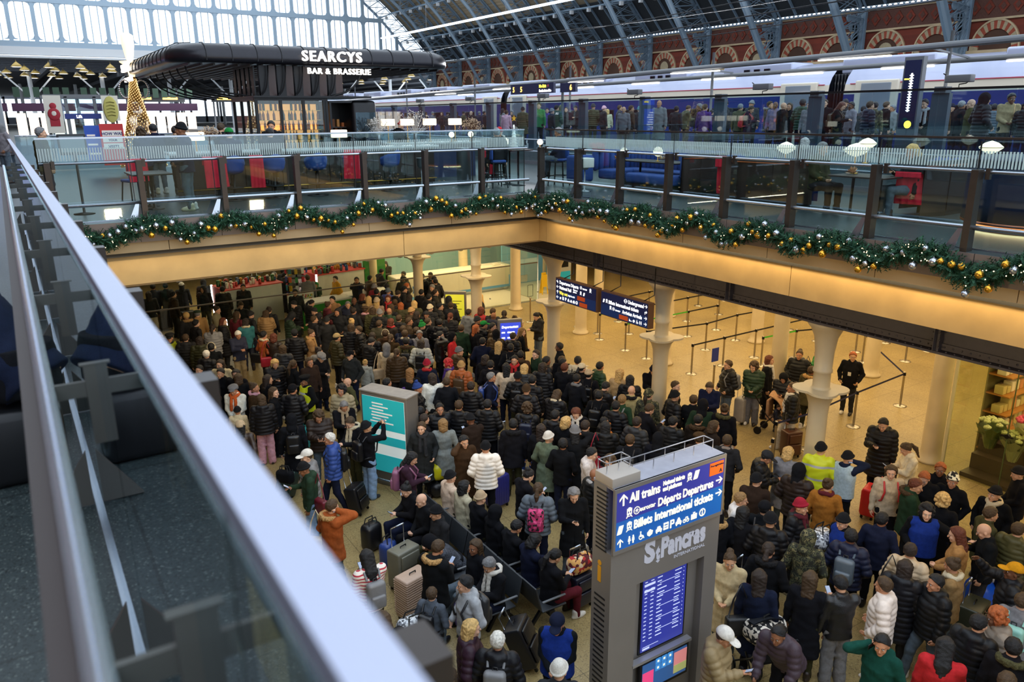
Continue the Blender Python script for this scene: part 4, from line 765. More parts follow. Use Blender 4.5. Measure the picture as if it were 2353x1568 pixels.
# ------------------------------------------------------------------ far side of the deck behind the bar
mat('screen_blue',(.05,.12,.8),.3,emit=1.6); mat('banner_white','d9d4c8',.7); mat('santa_red','a02030',.7); mat('banner_green','b9b060',.7); mat('feedback_red','c23a3c',.6,emit=.25); mat('feedback_white','e4e0dc',.6,emit=.3); mat('lift_blue','27367e',.5)
t=thing('lift_enclosure','glass lift enclosure with blue lift sign and hanging banners','lift',(0,45,0)); b=MB()
for x in (2.2,3.05,4.3,5.0): b.box((x-.07,-.1,0),(x+.07,.1,2.9))
b.box((2.1,-.1,2.85),(5.1,.1,3.0)); b.box((2.1,2.5,2.85),(5.1,2.7,3.0)); b.build('frame',M['grey'],t); b=MB(); b.box((2.9,-.14,1.85),(4.5,-.1,2.1)); b.build('sign_panel',M['lift_blue'],t); b=MB(); mb_text(b,'Lift',.19,frame((3.4,-.15,1.9),(1,0,0),(0,0,1)),0,.002,.004); b.build('lettering',M['led_white'],t); b=MB(); b.box((2.25,-.02,0),(5,.0,2.8)); b.build('pane',M['screen_glass'],t)
def banner(x,y,z,w,h,label,santa):
    t=thing('banner',label,'banner',(x,y,z)); b=MB(); b.box((-w/2,-.01,0),(w/2,.01,h)); b.build('sheet',M['banner_white'],t); b=MB()
    if santa: b.sph((0,-.02,h*.72),w*.2,10,0,(1,.15,1)); b.sph((0,-.03,h*.5),w*.36,12,0,(1,.1,1.1)); b.box((-w*.28,-.025,h*.18),(w*.28,-.015,h*.38),0); b.sph((0,-.05,h*.52),w*.16,8,1,(1,.1,1))
    else:
        b.sph((0,-.02,h*.45),w*.45,12,0,(1,.08,1.9))
        for k in range(5): b.tube([(-w*.25,-.05,h*(.2+.13*k)),(0,-.06,h*(.24+.13*k)),(w*.25,-.05,h*(.2+.13*k))],.02,5,1)
    b.build('picture',[M['santa_red'] if santa else M['banner_green'],M['banner_white'] if santa else mat('olive_line','7d7630',.7)],t)
banner(2.45,44.7,1.2,.75,1.75,'white banner with a red coated bearded figure on the lift enclosure',True); banner(4.95,44.7,1.75,.75,1.2,'white banner with a green bauble shape on the lift enclosure',False)
t=thing('feedback_stand','red and white feedback poster stand behind the railing','poster',(3.25,30,.35)); b=MB(); b.box((-.36,-.02,0),(.36,.02,1.35)); b.build('board',M['feedback_red'],t); b=MB()
for z,h,tx in ((.98,.16,'HOW WAS'),(.78,.12,'YOUR'),(.56,.16,'VISIT?')): b.box((-.3,-.03,z-.03),(.3,-.02,z+h),0); mb_text(b,tx,h*.8,frame((0,-.035,z+.01),(1,0,0),(0,0,1)),1,.002,.004,'CENTER')
b.build('lettering',[M['feedback_white'],M['lift_blue']],t)
t=thing('poster_stand','blue notice stand beside the red feedback poster','poster',(2.72,30.4,.5)); b=MB(); b.box((-.26,-.02,0),(.26,.02,1.15)); b.build('board',mat('notice_blue','2f57b8',.5,emit=.2),t); b=MB(); 
for k in range(3): b.box((-.2,-.03,.2+.3*k),(.15-.05*k,-.02,.26+.3*k))
b.build('text_block',M['feedback_white'],t)
t=thing('departure_screen','blue departure screen on a grey pillar at the walkway end','screen',(.0,40,0)); b=MB(); b.rbox((-.9,-.1,0),(.35,.2,3.0),.05); b.build('casing',mat('casing_grey','8f959c',.4),t); b=MB(); b.box((-.8,-.12,.6),(.05,-.1,2.2)); b.box((-.8,-.12,2.45),(.2,-.1,2.85)); b.build('display',M['screen_blue'],t); b=MB()
for k in range(9): b.box((-.74,-.125,.75+.15*k),(-.2-.1*(k%3),-.12,.79+.15*k))
b.box((-.3,-.125,2.6),(.1,-.12,2.7),1); b.build('lettering',[M['led_white'],M['led_yellow']],t)
g=random.Random(4)
for k in range(6):
    t=thing('far_shop','lit shop front along the far concourse with a purple fascia','shop front',(-14+6.2*k,98,0),0,'lit shop fronts at the far concourse'); b=MB(); b.box((-2.9,0,2.6),(2.9,.3,3.4)); b.build('fascia',mat('fascia_purple','45213f',.6),t); b=MB()
    for j in range(5): b.box((-2.7+1.1*j,.1,.2),(-1.8+1.1*j,.2,2.4))
    b.build('lit_window',mat('shop_glow',(1,.78,.6),.5,emit=1.5),t); b=MB()
    for j in range(6): b.box((-2.6+.9*j,-.02,4.0),(-2.0+.9*j,.05,5.0))
    b.build('transom_panel',mat('transom_green','24402e',.6),t)
pend=[]
for i in range(7):
    for j in range(5):
        x=-8+3.9*i+1.7*(j%2)-.5*(j%3); y=132+9*j; t=thing('pendant_lamp','yellow dome pendant lamp under the extension roof','lamp',(x,y,8.7),0,'dome pendants under the extension roof'); b=MB(); b.lathe([(.05,.7),(.45,.35),(.75,0),(.7,0),(.4,.3)],12); b.tube([(0,0,.6),(0,0,.95)],.03,5); b.build('dome',mat('dome','c9a85a',.5),t); b=MB(); b.lathe([(.6,.02),(.6,.06)],12); b.build('lamp_glow',M['bulb_white'],t)
for i in range(6):
    for j in range(4):
        x=50+5*i; y=135+12*j; t=thing('pendant_lamp','dome pendant lamp under the extension roof beyond the train','lamp',(x,y,8.7),0,'dome pendants beyond the train'); b=MB(); b.lathe([(.05,.7),(.45,.35),(.75,0),(.7,0),(.4,.3)],12); b.tube([(0,0,.6),(0,0,.95)],.03,5); b.build('dome',M['dome'],t); b=MB(); b.lathe([(.6,.02),(.6,.06)],12); b.build('lamp_glow',M['bulb_white'],t)
t=thing('glass_balustrade','plain glass balustrade crossing the deck behind the bar','balustrade'); b=MB(); b.box((.5,33.99,.05),(17,34.01,1.25)); b.build('glass_panel',M['screen_glass'],t); b=MB(); b.tube([(.5,34,1.28),(17,34,1.28)],.025,8); b.build('handrail',M['steel'],t)
for i in range(3):
    t=thing('gate_sign','amber lit departure board over the far platform gates','sign',(16+9*i,100,0),0,'amber boards over the far platform gates'); b=MB(); b.box((-3,0,3.6),(3,.3,4.3)); b.build('board',M['sign_black'],t); b=MB(); b.box((-2.4,-.03,3.85),(-.6,0,4.1)); b.box((.6,-.03,3.85),(2.2,0,4.1)); b.build('led_text',M['led_amber'],t); b=MB(); b.tube([(-2.8,.15,0),(-2.8,.15,3.6)],.1,8); b.tube([(2.8,.15,0),(2.8,.15,3.6)],.1,8); b.build('post',M['grey'],t)
# ------------------------------------------------------------------ information totem
mat('totem_grey','7d7875',.4,.15,noise=.05,nscale=2); mat('totem_top','9696a2',.6,noise=.12,nscale=6); mat('totem_box','a39a92',.5); mat('sign_violet',(.035,.04,.30),.35,emit=.35); mat('sign_blue',(.01,.11,.42),.35,emit=.35); mat('sign_text',(1,.93,.66),.5,emit=.75); mat('sign_orange','d8641e',.5,emit=.25); mat('logo_white','cfd0e0',.45); mat('logo_amber','d99a1c',.5); mat('screen_violet',(.03,.04,.30),.25,emit=.55); mat('screen_text',(.6,.66,.95),.5,emit=.55); mat('rail_pale','a8a8ae',.4,.6)
KX0,KX1,KY0,KY1,KT=5.28,7.10,6.13,6.48,-2.22
K=thing('information_totem','tall grey information totem with blue direction sign and departure screen','totem',(0,0,0)); KB=LOW
b=MB(); rx0,rx1,rz1=KX0+.42,KX0+1.58,-3.62
b.box((KX0,KY0+.12,KB),(KX1,KY1,KT-.02)); b.box((KX0,KY0,rz1),(KX1,KY0+.12,KT-.86)); b.box((KX0,KY0,KB),(rx0,KY0+.12,rz1)); b.box((rx1,KY0,KB),(KX1,KY0+.12,rz1)); b.build('casing',M['totem_grey'],K)
b=MB()
for z0 in (KT-.08,KT-1.5):
    for k in range(15 if z0>KT-1 else 22): b.box((KX0-.004,KY0+.09,z0-.055*k-.02 if z0>KT-1 else z0-.075*k-.025),(KX0+.004,KY1-.06,z0-.055*k if z0>KT-1 else z0-.075*k))
b.build('vent_slots',M['dark'],K)
b=MB(); b.box((KX0+.01,KY0-.02,KT-.03),(KX1-.01,KY1+.02,KT)); b.build('top_plate',M['totem_top'],K); b=MB(); b.rbox((KX0-.005,KY0+.01,KT),(KX0+.42,KY1-.02,KT+.12),.008); b.build('top_box',M['totem_box'],K)
b=MB()
for x0,x1,z in ((KX0+.03,KX0+.38,KT+.12),(KX0+.42,KX1-.05,KT)):
    y0,y1=KY0+.16,KY1-.03; 
    for x in np.linspace(x0,x1,3 if x1-x0<1 else 5):
        for y in (y0,y1): b.tube([(x,y,z),(x,y,z+.13)],.006,6)
    for y in (y0,y1): b.tube([(x0,y,z+.13),(x1,y,z+.13)],.007,6)
    for x in (x0,x1): b.tube([(x,y0,z+.13),(x,y1,z+.13)],.007,6)
b.build('spike_rail',M['rail_pale'],K)
zt,zm,zb=KT-.05,KT-.43,KT-.80
b=MB(); b.box((KX0+.03,KY0-.03,zm),(KX1-.03,KY0,zt),0); b.box((KX0+.03,KY0-.03,zb),(KX1-.03,KY0,zm),1); b.build('sign_panel',[M['sign_violet'],M['sign_blue']],K)
b=MB(); b.box((KX0,KY0-.035,zb-.05),(KX1,KY0,zb)); b.box((KX0,KY0-.035,zt),(KX1,KY0,KT)); b.box((KX1-.03,KY0-.035,zb),(KX1,KY0,zt)); b.box((KX0,KY0-.035,zb),(KX0+.03,KY0,zt)); b.build('sign_frame',M['totem_grey'],K)
FY=KY0-.034
def tx(mb,s,x,z,size,mi=0,sx=.82,bold=.004,sp=1.0): mb_text(mb,s,size,frame((x,FY,z),(1,0,0),(0,0,1)),mi,.002,bold,'LEFT',sp,sx)
def pic(mb,kind,x,z,s,mi=0,yy=None,ax=(1,0,0)):
    """small wayfinding pictogram in the sign plane, lower left corner at x, z"""
    y0=FY if yy is None else yy; A=Vector(ax); N=A.cross(Vector((0,0,1)))
    def poly(pts,d=.003): 
        O=Vector((x,y0,z)) if yy is None else Vector(yy)+A*x+Vector((0,0,z)); v=[O+A*(u*s)+Vector((0,0,w*s)) for u,w in pts]; n=len(v); mb.add(v+[q+N*d for q in v],[tuple(range(n))[::-1],tuple(range(n,2*n))]+[(i,(i+1)%n,(i+1)%n+n,i+n) for i in range(n)],mi)
    def disc(cx,cz,r,n=14,d=.003): poly([(cx+r*math.cos(2*PI*k/n),cz+r*math.sin(2*PI*k/n)) for k in range(n)],d)
    def ring(cx,cz,r,w,n=18):
        for k in range(n): a,b_=2*PI*k/n,2*PI*(k+1)/n; poly([(cx+r*math.cos(a),cz+r*math.sin(a)),(cx+r*math.cos(b_),cz+r*math.sin(b_)),(cx+(r-w)*math.cos(b_),cz+(r-w)*math.sin(b_)),(cx+(r-w)*math.cos(a),cz+(r-w)*math.sin(a))])
    R4=lambda a,b_,c,d_: poly([(a,b_),(c,b_),(c,d_),(a,d_)])
    if kind=='up': R4(.42,0,.58,.85); poly([(.5,1),(.1,.6),(.1,.42),(.5,.82),(.9,.42),(.9,.6)])
    elif kind=='right': R4(0,.42,.85,.58); poly([(1,.5),(.6,.9),(.42,.9),(.82,.5),(.42,.1),(.6,.1)])
    elif kind=='left': R4(.15,.42,1,.58); poly([(0,.5),(.4,.9),(.58,.9),(.18,.5),(.58,.1),(.4,.1)])
    elif kind=='leftup': R4(.55,0,.7,.6); R4(.2,.5,.7,.65); poly([(0,.58),(.35,.9),(.5,.9),(.2,.58),(.5,.26),(.35,.26)])
    elif kind=='rightup': R4(.15,0,.3,.6); R4(.15,.5,.8,.65); poly([(1,.58),(.65,.9),(.5,.9),(.8,.58),(.5,.26),(.65,.26)])
    elif kind=='train': R4(.2,.32,.8,.45); R4(.2,.68,.8,.95); R4(.2,.45,.3,.7); R4(.7,.45,.8,.7); R4(.46,.45,.54,.7); poly([(.3,.95),(.7,.95),(.6,1.05),(.4,1.05)]); poly([(.3,.3),(.4,.3),(.2,0),(.1,0)]); poly([(.6,.3),(.7,.3),(.9,0),(.8,0)]); R4(.25,.12,.75,.18)
    elif kind=='ticket': poly([(.15,.0),(.6,.0),(.85,.9),(.4,.9)]); poly([(.65,0),(.75,.1),(.98,.9),(.88,.9)])
    elif kind=='wc': disc(.2,.85,.11); poly([(.08,.72),(.32,.72),(.4,.35),(.28,.35),(.26,0),(.14,0),(.12,.35),(0,.35)]); disc(.75,.85,.11); poly([(.62,.72),(.88,.72),(.92,.3),(.84,.3),(.84,0),(.66,0),(.66,.3),(.58,.3)])
    elif kind=='wheel': ring(.45,.3,.3,.09); disc(.4,.92,.1); poly([(.33,.78),(.47,.78),(.5,.45),(.8,.45),(.95,.1),(.83,.06),(.72,.34),(.36,.34)])
    elif kind=='baby': poly([(.1,.5),(.5,.85),(.95,.6),(.85,.2),(.45,0),(.15,.2)])
    elif kind=='car': poly([(.05,.15),(.95,.15),(.95,.45),(.8,.52),(.7,.8),(.3,.8),(.2,.52),(.05,.45)]); R4(.12,0,.28,.15); R4(.72,0,.88,.15)
    elif kind=='bus': R4(.15,.08,.85,.3); R4(.15,.42,.85,.58); R4(.15,.75,.85,.95); R4(.15,.1,.24,.9); R4(.76,.1,.85,.9)
    elif kind=='P': R4(.2,0,.4,1); R4(.4,.82,.7,1); R4(.4,.42,.7,.58); R4(.65,.45,.82,.95)
    elif kind=='taxi': pic(mb,'car',x,z,s,mi,yy,ax); R4(.38,.82,.62,.95)
    elif kind=='bike': ring(.25,.25,.24,.08); ring(.75,.25,.24,.08); poly([(.22,.25),(.45,.7),(.52,.66),(.3,.25)]); poly([(.45,.7),(.78,.7),(.8,.25),(.72,.25),(.7,.6),(.46,.6)])
    elif kind=='case': R4(.05,.05,.95,.7); R4(.35,.7,.43,.9); R4(.57,.7,.65,.9); R4(.35,.84,.65,.92)
    elif kind=='info': ring(.5,.5,.5,.14); R4(.43,.2,.57,.55); disc(.5,.7,.085)
    elif kind=='round': ring(.5,.5,.48,.13); R4(-.05,.43,1.05,.57)
    elif kind=='star': ring(.5,.5,.5,.08); [poly([(.5+.05*math.cos(a+PI/2),.5+.05*math.sin(a+PI/2)),(.5+.38*math.cos(a),.5+.38*math.sin(a)),(.5-.05*math.cos(a+PI/2),.5-.05*math.sin(a+PI/2))]) for a in np.arange(0,2*PI,PI/3)]
    elif kind=='bed': R4(0,.1,1,.3); R4(0,.1,.1,.75); R4(.15,.35,.4,.5)
    elif kind=='cup': R4(.2,.2,.7,.7); R4(.1,.05,.8,.12); ring(.75,.5,.18,.06)
b=MB()
def fit(mb,t_,u0,u1,z,size,mi=0,bold=.004,y_=None):
    me=text_mesh(t_,size,.002,bold); w=max(v.co.x for v in me.vertices); x0=KX0+1.82*u0; k_=1.82*(u1-u0)/w; F_=frame((x0,FY if y_ is None else y_,z),(1,0,0),(0,0,1)); mb.add([F_@Vector((v.co.x*k_,v.co.y,v.co.z)) for v in me.vertices],[tuple(q.vertices) for q in me.polygons],mi); bpy.data.meshes.remove(me)
U=lambda u:KX0+1.82*u
pic(b,'up',U(.03),zm+.20,.15); fit(b,'All trains',.125,.385,zm+.215,.165,0,.005); fit(b,'National tickets',.41,.605,zm+.285,.075); fit(b,'and platforms',.41,.58,zm+.21,.075); pic(b,'train',U(.62),zm+.225,.11); pic(b,'ticket',U(.675),zm+.225,.125)
pic(b,'train',U(.09),zm+.02,.125); pic(b,'star',U(.16),zm+.03,.1); fit(b,'eurostar',.215,.35,zm+.05,.085,0,.001); fit(b,'Départs',.37,.58,zm+.03,.15); fit(b,'Departures',.595,.885,zm+.03,.155,0,.004); pic(b,'right',U(.91),zm+.04,.115)
pic(b,'ticket',U(.015),zm-.16,.12); pic(b,'train',U(.095),zm-.16,.12); fit(b,'Billets International tickets',.165,.89,zm-.15,.155,0,.005); pic(b,'right',U(.915),zm-.14,.115)
for kd,u_ in (('up',.025),('wc',.12),('wheel',.205),('baby',.28),('car',.36),('bus',.425),('P',.48),('taxi',.54),('bike',.61),('case',.685),('info',.765)): pic(b,kd,U(u_),zb+.035,.11)
b.build('sign_lettering',M['sign_text'],K)
b=MB(); b.box((KX0+1.53,FY-.004,zm+.19),(KX0+1.77,FY+.004,zt-.02),0); mb_text(b,'Pre-registration',.036,frame((KX0+1.54,FY-.006,zt-.07),(1,0,0),(0,0,1)),1,.001,.001); mb_text(b,'A',.07,frame((KX0+1.70,FY-.006,zm+.21),(1,0,0),(0,0,1)),1,.001,.002); pic(b,'right',KX0+1.545,zm+.205,.03,1); b.build('orange_notice',[M['sign_orange'],M['sign_navy']],K)
b=MB(); FY=KY0-.004; fit(b,'S',.29,.385,-3.36,.40,0,.022); fit(b,'t',.395,.43,-3.37,.26,0,.016); fit(b,'Pancras',.435,.86,-3.36,.37,0,.020); b.prism([(U(.395),-3.40),(U(.412),-3.43),(U(.43),-3.40),(U(.412),-3.38)],FY-.002,FY+.002,0,'y'); fit(b,'INTERNATIONAL',.56,.86,-3.46,.062,0,.001); b.build('station_logo',M['logo_white'],K)
b=MB(); mb_text(b,'i',.42,frame((KX0-.004,KY1-.10,-3.52),(0,-1,0),(0,0,1))@Matrix.Shear('XY',4,(.0,.0)),0,.002,.012); b.build('info_mark',M['logo_amber'],K)
sx0,sx1,sz0,sz1=KX0+.62,KX0+1.36,-4.76,-3.66; SY=KY0+.1
b=MB(); b.box((sx0-.03,SY,sz0-.03),(sx1+.03,SY+.02,sz1+.03),0); b.box((sx0,SY-.01,sz0),(sx1,SY,sz1),1); b.build('departure_display',[M['black_metal'],M['screen_violet']],K)
g=random.Random(8); b=MB(); SF=SY-.012
for k in range(16):
    z=sz1-.08-.057*k
    b.box((sx0+.03,SF,z),(sx0+.07,SF+.002,z+.012)); b.box((sx0+.13,SF,z),(sx0+.18,SF+.002,z+.012)); b.box((sx0+.24,SF,z),(sx0+.24+g.uniform(.06,.16),SF+.002,z+.014)); b.box((sx1-.2,SF,z),(sx1-.2+g.uniform(.08,.12),SF+.002,z+.013)); b.box((sx1-.05,SF,z),(sx1-.04,SF+.002,z+.012))
    if k%3==1: b.box((sx0+.28,SF,z-.027),(sx1-.12,SF+.002,z-.021))
for z in (sz1-.115,sz1-.2): b.box((sx0+.02,SF-.001,z-.02),(sx0+.2,SF+.001,z+.012))
b.box((sx0+.03,SF,sz0+.06),(sx0+.3,SF+.002,sz0+.066)); b.box((sx0+.03,SF,sz0+.02),(sx0+.15,SF+.002,sz0+.045)); b.build('display_text',M['screen_text'],K)
b=MB(); b.box((rx0-.01,KY0-.01,-4.84),(rx1+.0-.14,KY0+.08,-4.80)); b.build('shelf_edge',M['rail_pale'],K)
b=MB(); b.box((sx0-.06,KY0+.02,-5.35),(sx1+.06,KY0+.06,-4.86),0); q0=KY0+.01; b.box((sx0-.02,q0,-5.3),(sx1+.02,q0+.01,-4.9),1); b.box((sx0-.02,q0-.003,-5.25),(sx0+.17,q0,-5.02),2); b.box((sx0+.53,q0-.003,-5.25),(sx1+.02,q0,-4.93),3); b.box((sx0+.53,q0-.006,-5.25),(sx1+.02,q0-.002,-5.13),6)
for i in range(3):
    for j in range(2): b.box((sx0+.2+.105*i,q0-.003,-5.07+.1*j),(sx0+.29+.105*i,q0,-4.98+.1*j),4); b.box((sx0+.23+.105*i,q0-.005,-5.04+.1*j),(sx0+.26+.105*i,q0-.003,-5.01+.1*j),5)
b.build('touch_screen',[M['black_metal'],mat('touch_blue',(.03,.10,.28),.3,emit=.5),mat('touch_pink',(.75,.06,.2),.3,emit=.6),mat('touch_rose',(.72,.25,.25),.3,emit=.5),mat('touch_tile',(.04,.2,.5),.3,emit=.8),M['sign_text'],mat('touch_olive',(.4,.42,.15),.3,emit=.5)],K)
# ------------------------------------------------------------------ hanging direction signs
def hang_sign(y0,y1,label,rows):
    X=11.2; t=thing('hanging_sign',label,'sign'); b=MB(); b.box((X-.07,y0,-2.56),(X+.07,y1,-1.99)); b.build('frame',mat('sign_bronze','6b4d38',.4,.4),t); b=MB(); b.box((X-.085,y0+.04,-2.29),(X-.07,y1-.03,-2.01)); b.box((X-.085,y0+.04,-2.54),(X-.07,y1-.03,-2.29),1); b.build('panel',[mat('hang_navy',(.01,.015,.07),.35,emit=.1),mat('hang_blue',(.01,.03,.13),.35,emit=.1)],t)
    b=MB()
    for y,z,s,txt,mi in rows:
        if txt[0]=='*': pic(b,txt[1:],0,0,s,mi,(X-.088,y,z),(0,-1,0))
        elif txt=='#': b.box((X-.092,y-.30,z),(X-.088,y,z+.1),2)
        else: mb_text(b,txt,s,frame((X-.088,y,z),(0,-1,0),(0,0,1)),mi,.002,.003,'LEFT',1,.82)
    b.build('lettering',[mat('hang_text',(.95,.97,1),.5,emit=.8),mat('hang_yellow',(1,.85,.1),.5,emit=.8),mat('hang_orange','b8481c',.5,emit=.15)],t)
    b=MB()
    for y in (y0+.25,y1-.25): b.tube([(X+.3,y,-1.3),(X+.3,y,-1.9),(X,y,-1.99)],.012,6)
    b.build('hanger',M['black_metal'],t)
hang_sign(13.72,15.36,'navy hanging sign for departures and way out, further along the girder',[(15.3,-2.12,.09,'*leftup',0),(15.18,-2.12,.115,'Departures Départs',0),(14.35,-2.11,.08,'*star',0),(14.25,-2.1,.06,'eurostar',0),(14.0,-2.13,.1,'*train',0),(15.3,-2.25,.09,'*left',0),(15.18,-2.25,.115,'National Rail',0),(14.62,-2.19,.045,'Tickets and',0),(14.62,-2.24,.045,'platforms',0),(14.36,-2.25,.09,'*train',0),(14.24,-2.25,.09,'*ticket',0),(15.3,-2.38,.09,'*up',0),(15.18,-2.38,.115,'Way out',1),(14.82,-2.37,.05,"King's Cross Rd",0),(14.45,-2.39,.1,'#',2),(15.3,-2.51,.09,'*left',0)]+[(15.17-.11*i,-2.51,.085,'*'+k,0) for i,k in enumerate(('cup','bus','P','taxi','car','case','info'))]+[(14.36,-2.53,.1,'#',2)])
hang_sign(11.95,13.58,'navy hanging sign with underground and arrivals arrows, nearer the second pillar',[(12.75,-2.13,.1,'*round',0),(12.62,-2.12,.115,'Underground',0),(12.08,-2.12,.09,'*right',0),(13.5,-2.25,.09,'*ticket',0),(13.39,-2.25,.09,'*train',0),(13.28,-2.25,.115,'Billets International tickets',0),(12.08,-2.25,.09,'*rightup',0),(13.25,-2.38,.09,'*train',0),(13.14,-2.38,.08,'*star',0),(13.04,-2.37,.06,'eurostar',0),(12.8,-2.38,.115,'Arrivées Arrivals',0),(12.08,-2.38,.09,'*right',0),(12.9,-2.52,.1,'#',2)]+[(12.56-.11*i,-2.51,.085,'*'+k,0) for i,k in enumerate(('bed','baby','wheel','wc'))]+[(12.08,-2.51,.09,'*right',0)])
# ------------------------------------------------------------------ glazed shop fronts at the back, exchange counter, door
t=thing('shop_screen','tall frameless glass shop front running behind the crowd','glass screen',(0,27.5,LOW)); x=3.0
while x<18.8:
    q=min(x+1.35,18.95); b=MB(); b.box((x+.006,-.006,.02),(q-.006,.006,1.70)); b.box((x+.006,-.006,1.72),(q-.006,.006,4.6)); b.build('glass_panel',M['shop_glass'],t); b=MB(); b.tube([(q,-.03,.4),(q,.03,.4)],.03,6); b.tube([(q,-.03,2.6),(q,.03,2.6)],.03,6); b.bar((q-.09,0,2.6),(q+.09,0,2.6),.02,.03); b.build('patch_fitting',M['steel'],t); x=q
b=MB(); b.box((3,-.02,1.69),(18.95,.02,1.73)); b.build('transom',mat('transom_bronze','4a4034',.5),t); b=MB(); b.box((3,-.03,0),(18.95,.03,.03)); b.build('floor_track',M['steel'],t)
t=thing('shop_screen','glass side wall of the exchange shop by the first pillar','glass screen',(18.95,27.5,LOW)); b=MB(); b.box((-.006,.02,.02),(.006,3.4,4.6)); b.build('glass_panel',M['shop_glass'],t); b=MB(); b.tube([(0,0,0),(0,0,4.6)],.025,8); b.build('corner_post',M['steel'],t)
mat('counter_cream','e0d6c6',.35); mat('counter_blue','4f9ad6',.4); mat('text_blue','2f6db8',.5); mat('door_blue','6fa8d2',.45); mat('tile_pale','c9c2b2',.35)
t=thing('exchange_counter','long cream exchange counter with blue currency signs','counter',(0,30.2,LOW)); b=MB(); b.rbox((13.4,0,.15),(19.25,.9,1.18),.06); b.build('body',M['counter_cream'],t); b=MB(); b.box((13.5,-.012,.15),(19.2,0,.26)); b.rbox((19.15,-.015,.2),(19.22,.0,.7),.01); b.build('blue_skirting',M['counter_blue'],t); b=MB(); b.box((13.5,.1,0),(19.15,.8,.15)); b.build('plinth',M['steel'],t); b=MB(); mb_text(b,'£€$',.72,frame((14.15,-.02,.45),(1,0,0),(0,0,1)),0,.006,.02,'LEFT',1.0,1); b.build('lettering',M['text_blue'],t)
for i,x in enumerate((14.6,18.6)):
    b=MB(); b.rbox((x-.18,30.3,LOW+1.18),(x+.18,30.55,LOW+1.23),.02); b.rbox((x-.12,30.35,LOW+1.23),(x+.12,30.5,LOW+1.26),.01); tag(b.build('card_terminal',M['counter_cream']),('card reader on the exchange counter above the currency signs','card reader on the exchange counter towards the blue door')[i],'card reader')
d=MB(); d.box((13,33.5,LOW),(22,33.6,-1.4)); struct(d.build('wall_exchange_back',mat('exchange_wall','86adb4',.6))); d=MB(); d.box((21.9,29.8,LOW),(22,33.5,-1.4)); d.box((19.3,31,LOW),(21.9,31.1,-1.4)); struct(d.build('wall_exchange_side',M['door_blue']))
t=tag(MB().box((18.95,27.6,LOW+.001),(21.9,31,LOW+.012)).build('floor_tiles',M['tile_pale']),'','floor'); struct(t); del t['label'], t['category']
d=MB(); d.box((13.0,27.7,LOW+.001),(18.9,33.4,LOW+.012)); struct(d.build('floor_shop_tiles',M['tile_pale']))
o=MB().box((19.6,30.95,LOW+.02),(20.9,31.0,LOW+2.5)).build('door_1',M['door_blue']); struct(o); MB().box((19.8,30.93,LOW+.05),(20.7,30.95,LOW+.4)).build('kick_plate',M['steel'],o); MB().box((20.1,30.93,LOW+1.7),(20.4,30.95,LOW+2.1)).build('vision_panel',M['brass'],o)
for i,(x,z) in enumerate(((12.6+2,-2.9),(18.4,-2.6))):
    t=thing('wall_screen',('bright blue wall screen above the currency signs','bright blue wall screen above the middle of the exchange counter')[i],'screen',(x,33.4,z)); b=MB(); b.box((-.75,-.05,-.45),(.75,.05,.45)); b.build('screen',mat('cyan_screen',(.1,.45,.85),.4,emit=.9),t); b=MB(); b.box((-.4,-.07,-.2),(.1,-.05,-.1)); b.box((-.4,-.07,.05),(.3,-.05,.15)); b.build('screen_text',M['led_white'],t)
t=thing('ticket_machine','teal ticket machine beyond the first pillar','machine',(20.9,28.6,LOW)); b=MB(); b.rbox((-.5,-.3,0),(.5,.3,1.9),.05); b.build('casing',mat('machine_grey','a8a9a4',.4),t); b=MB(); b.box((-.42,-.32,.2),(.42,-.3,.95)); b.build('front_panel',mat('teal_panel','1f9ab0',.4,emit=.2),t); b=MB(); b.box((-.3,-.32,1.15),(.3,-.3,1.6)); b.build('screen',M['black_metal'],t)
t=thing('floor_stand','yellow wet floor stand beside the teal ticket machine','sign',(19.9,28.4,LOW)); b=MB(); b.bar((-.15,-.12,0),(-.1,0,1.0),.04,.03); b.bar((.15,-.12,0),(.1,0,1.0),.04,.03); b.box((-.14,-.08,.35),(.14,-.05,.9)); b.bar((0,.2,0),(0,0,1),.2,.02); b.build('stand',mat('wet_yellow','e0b820',.5),t)
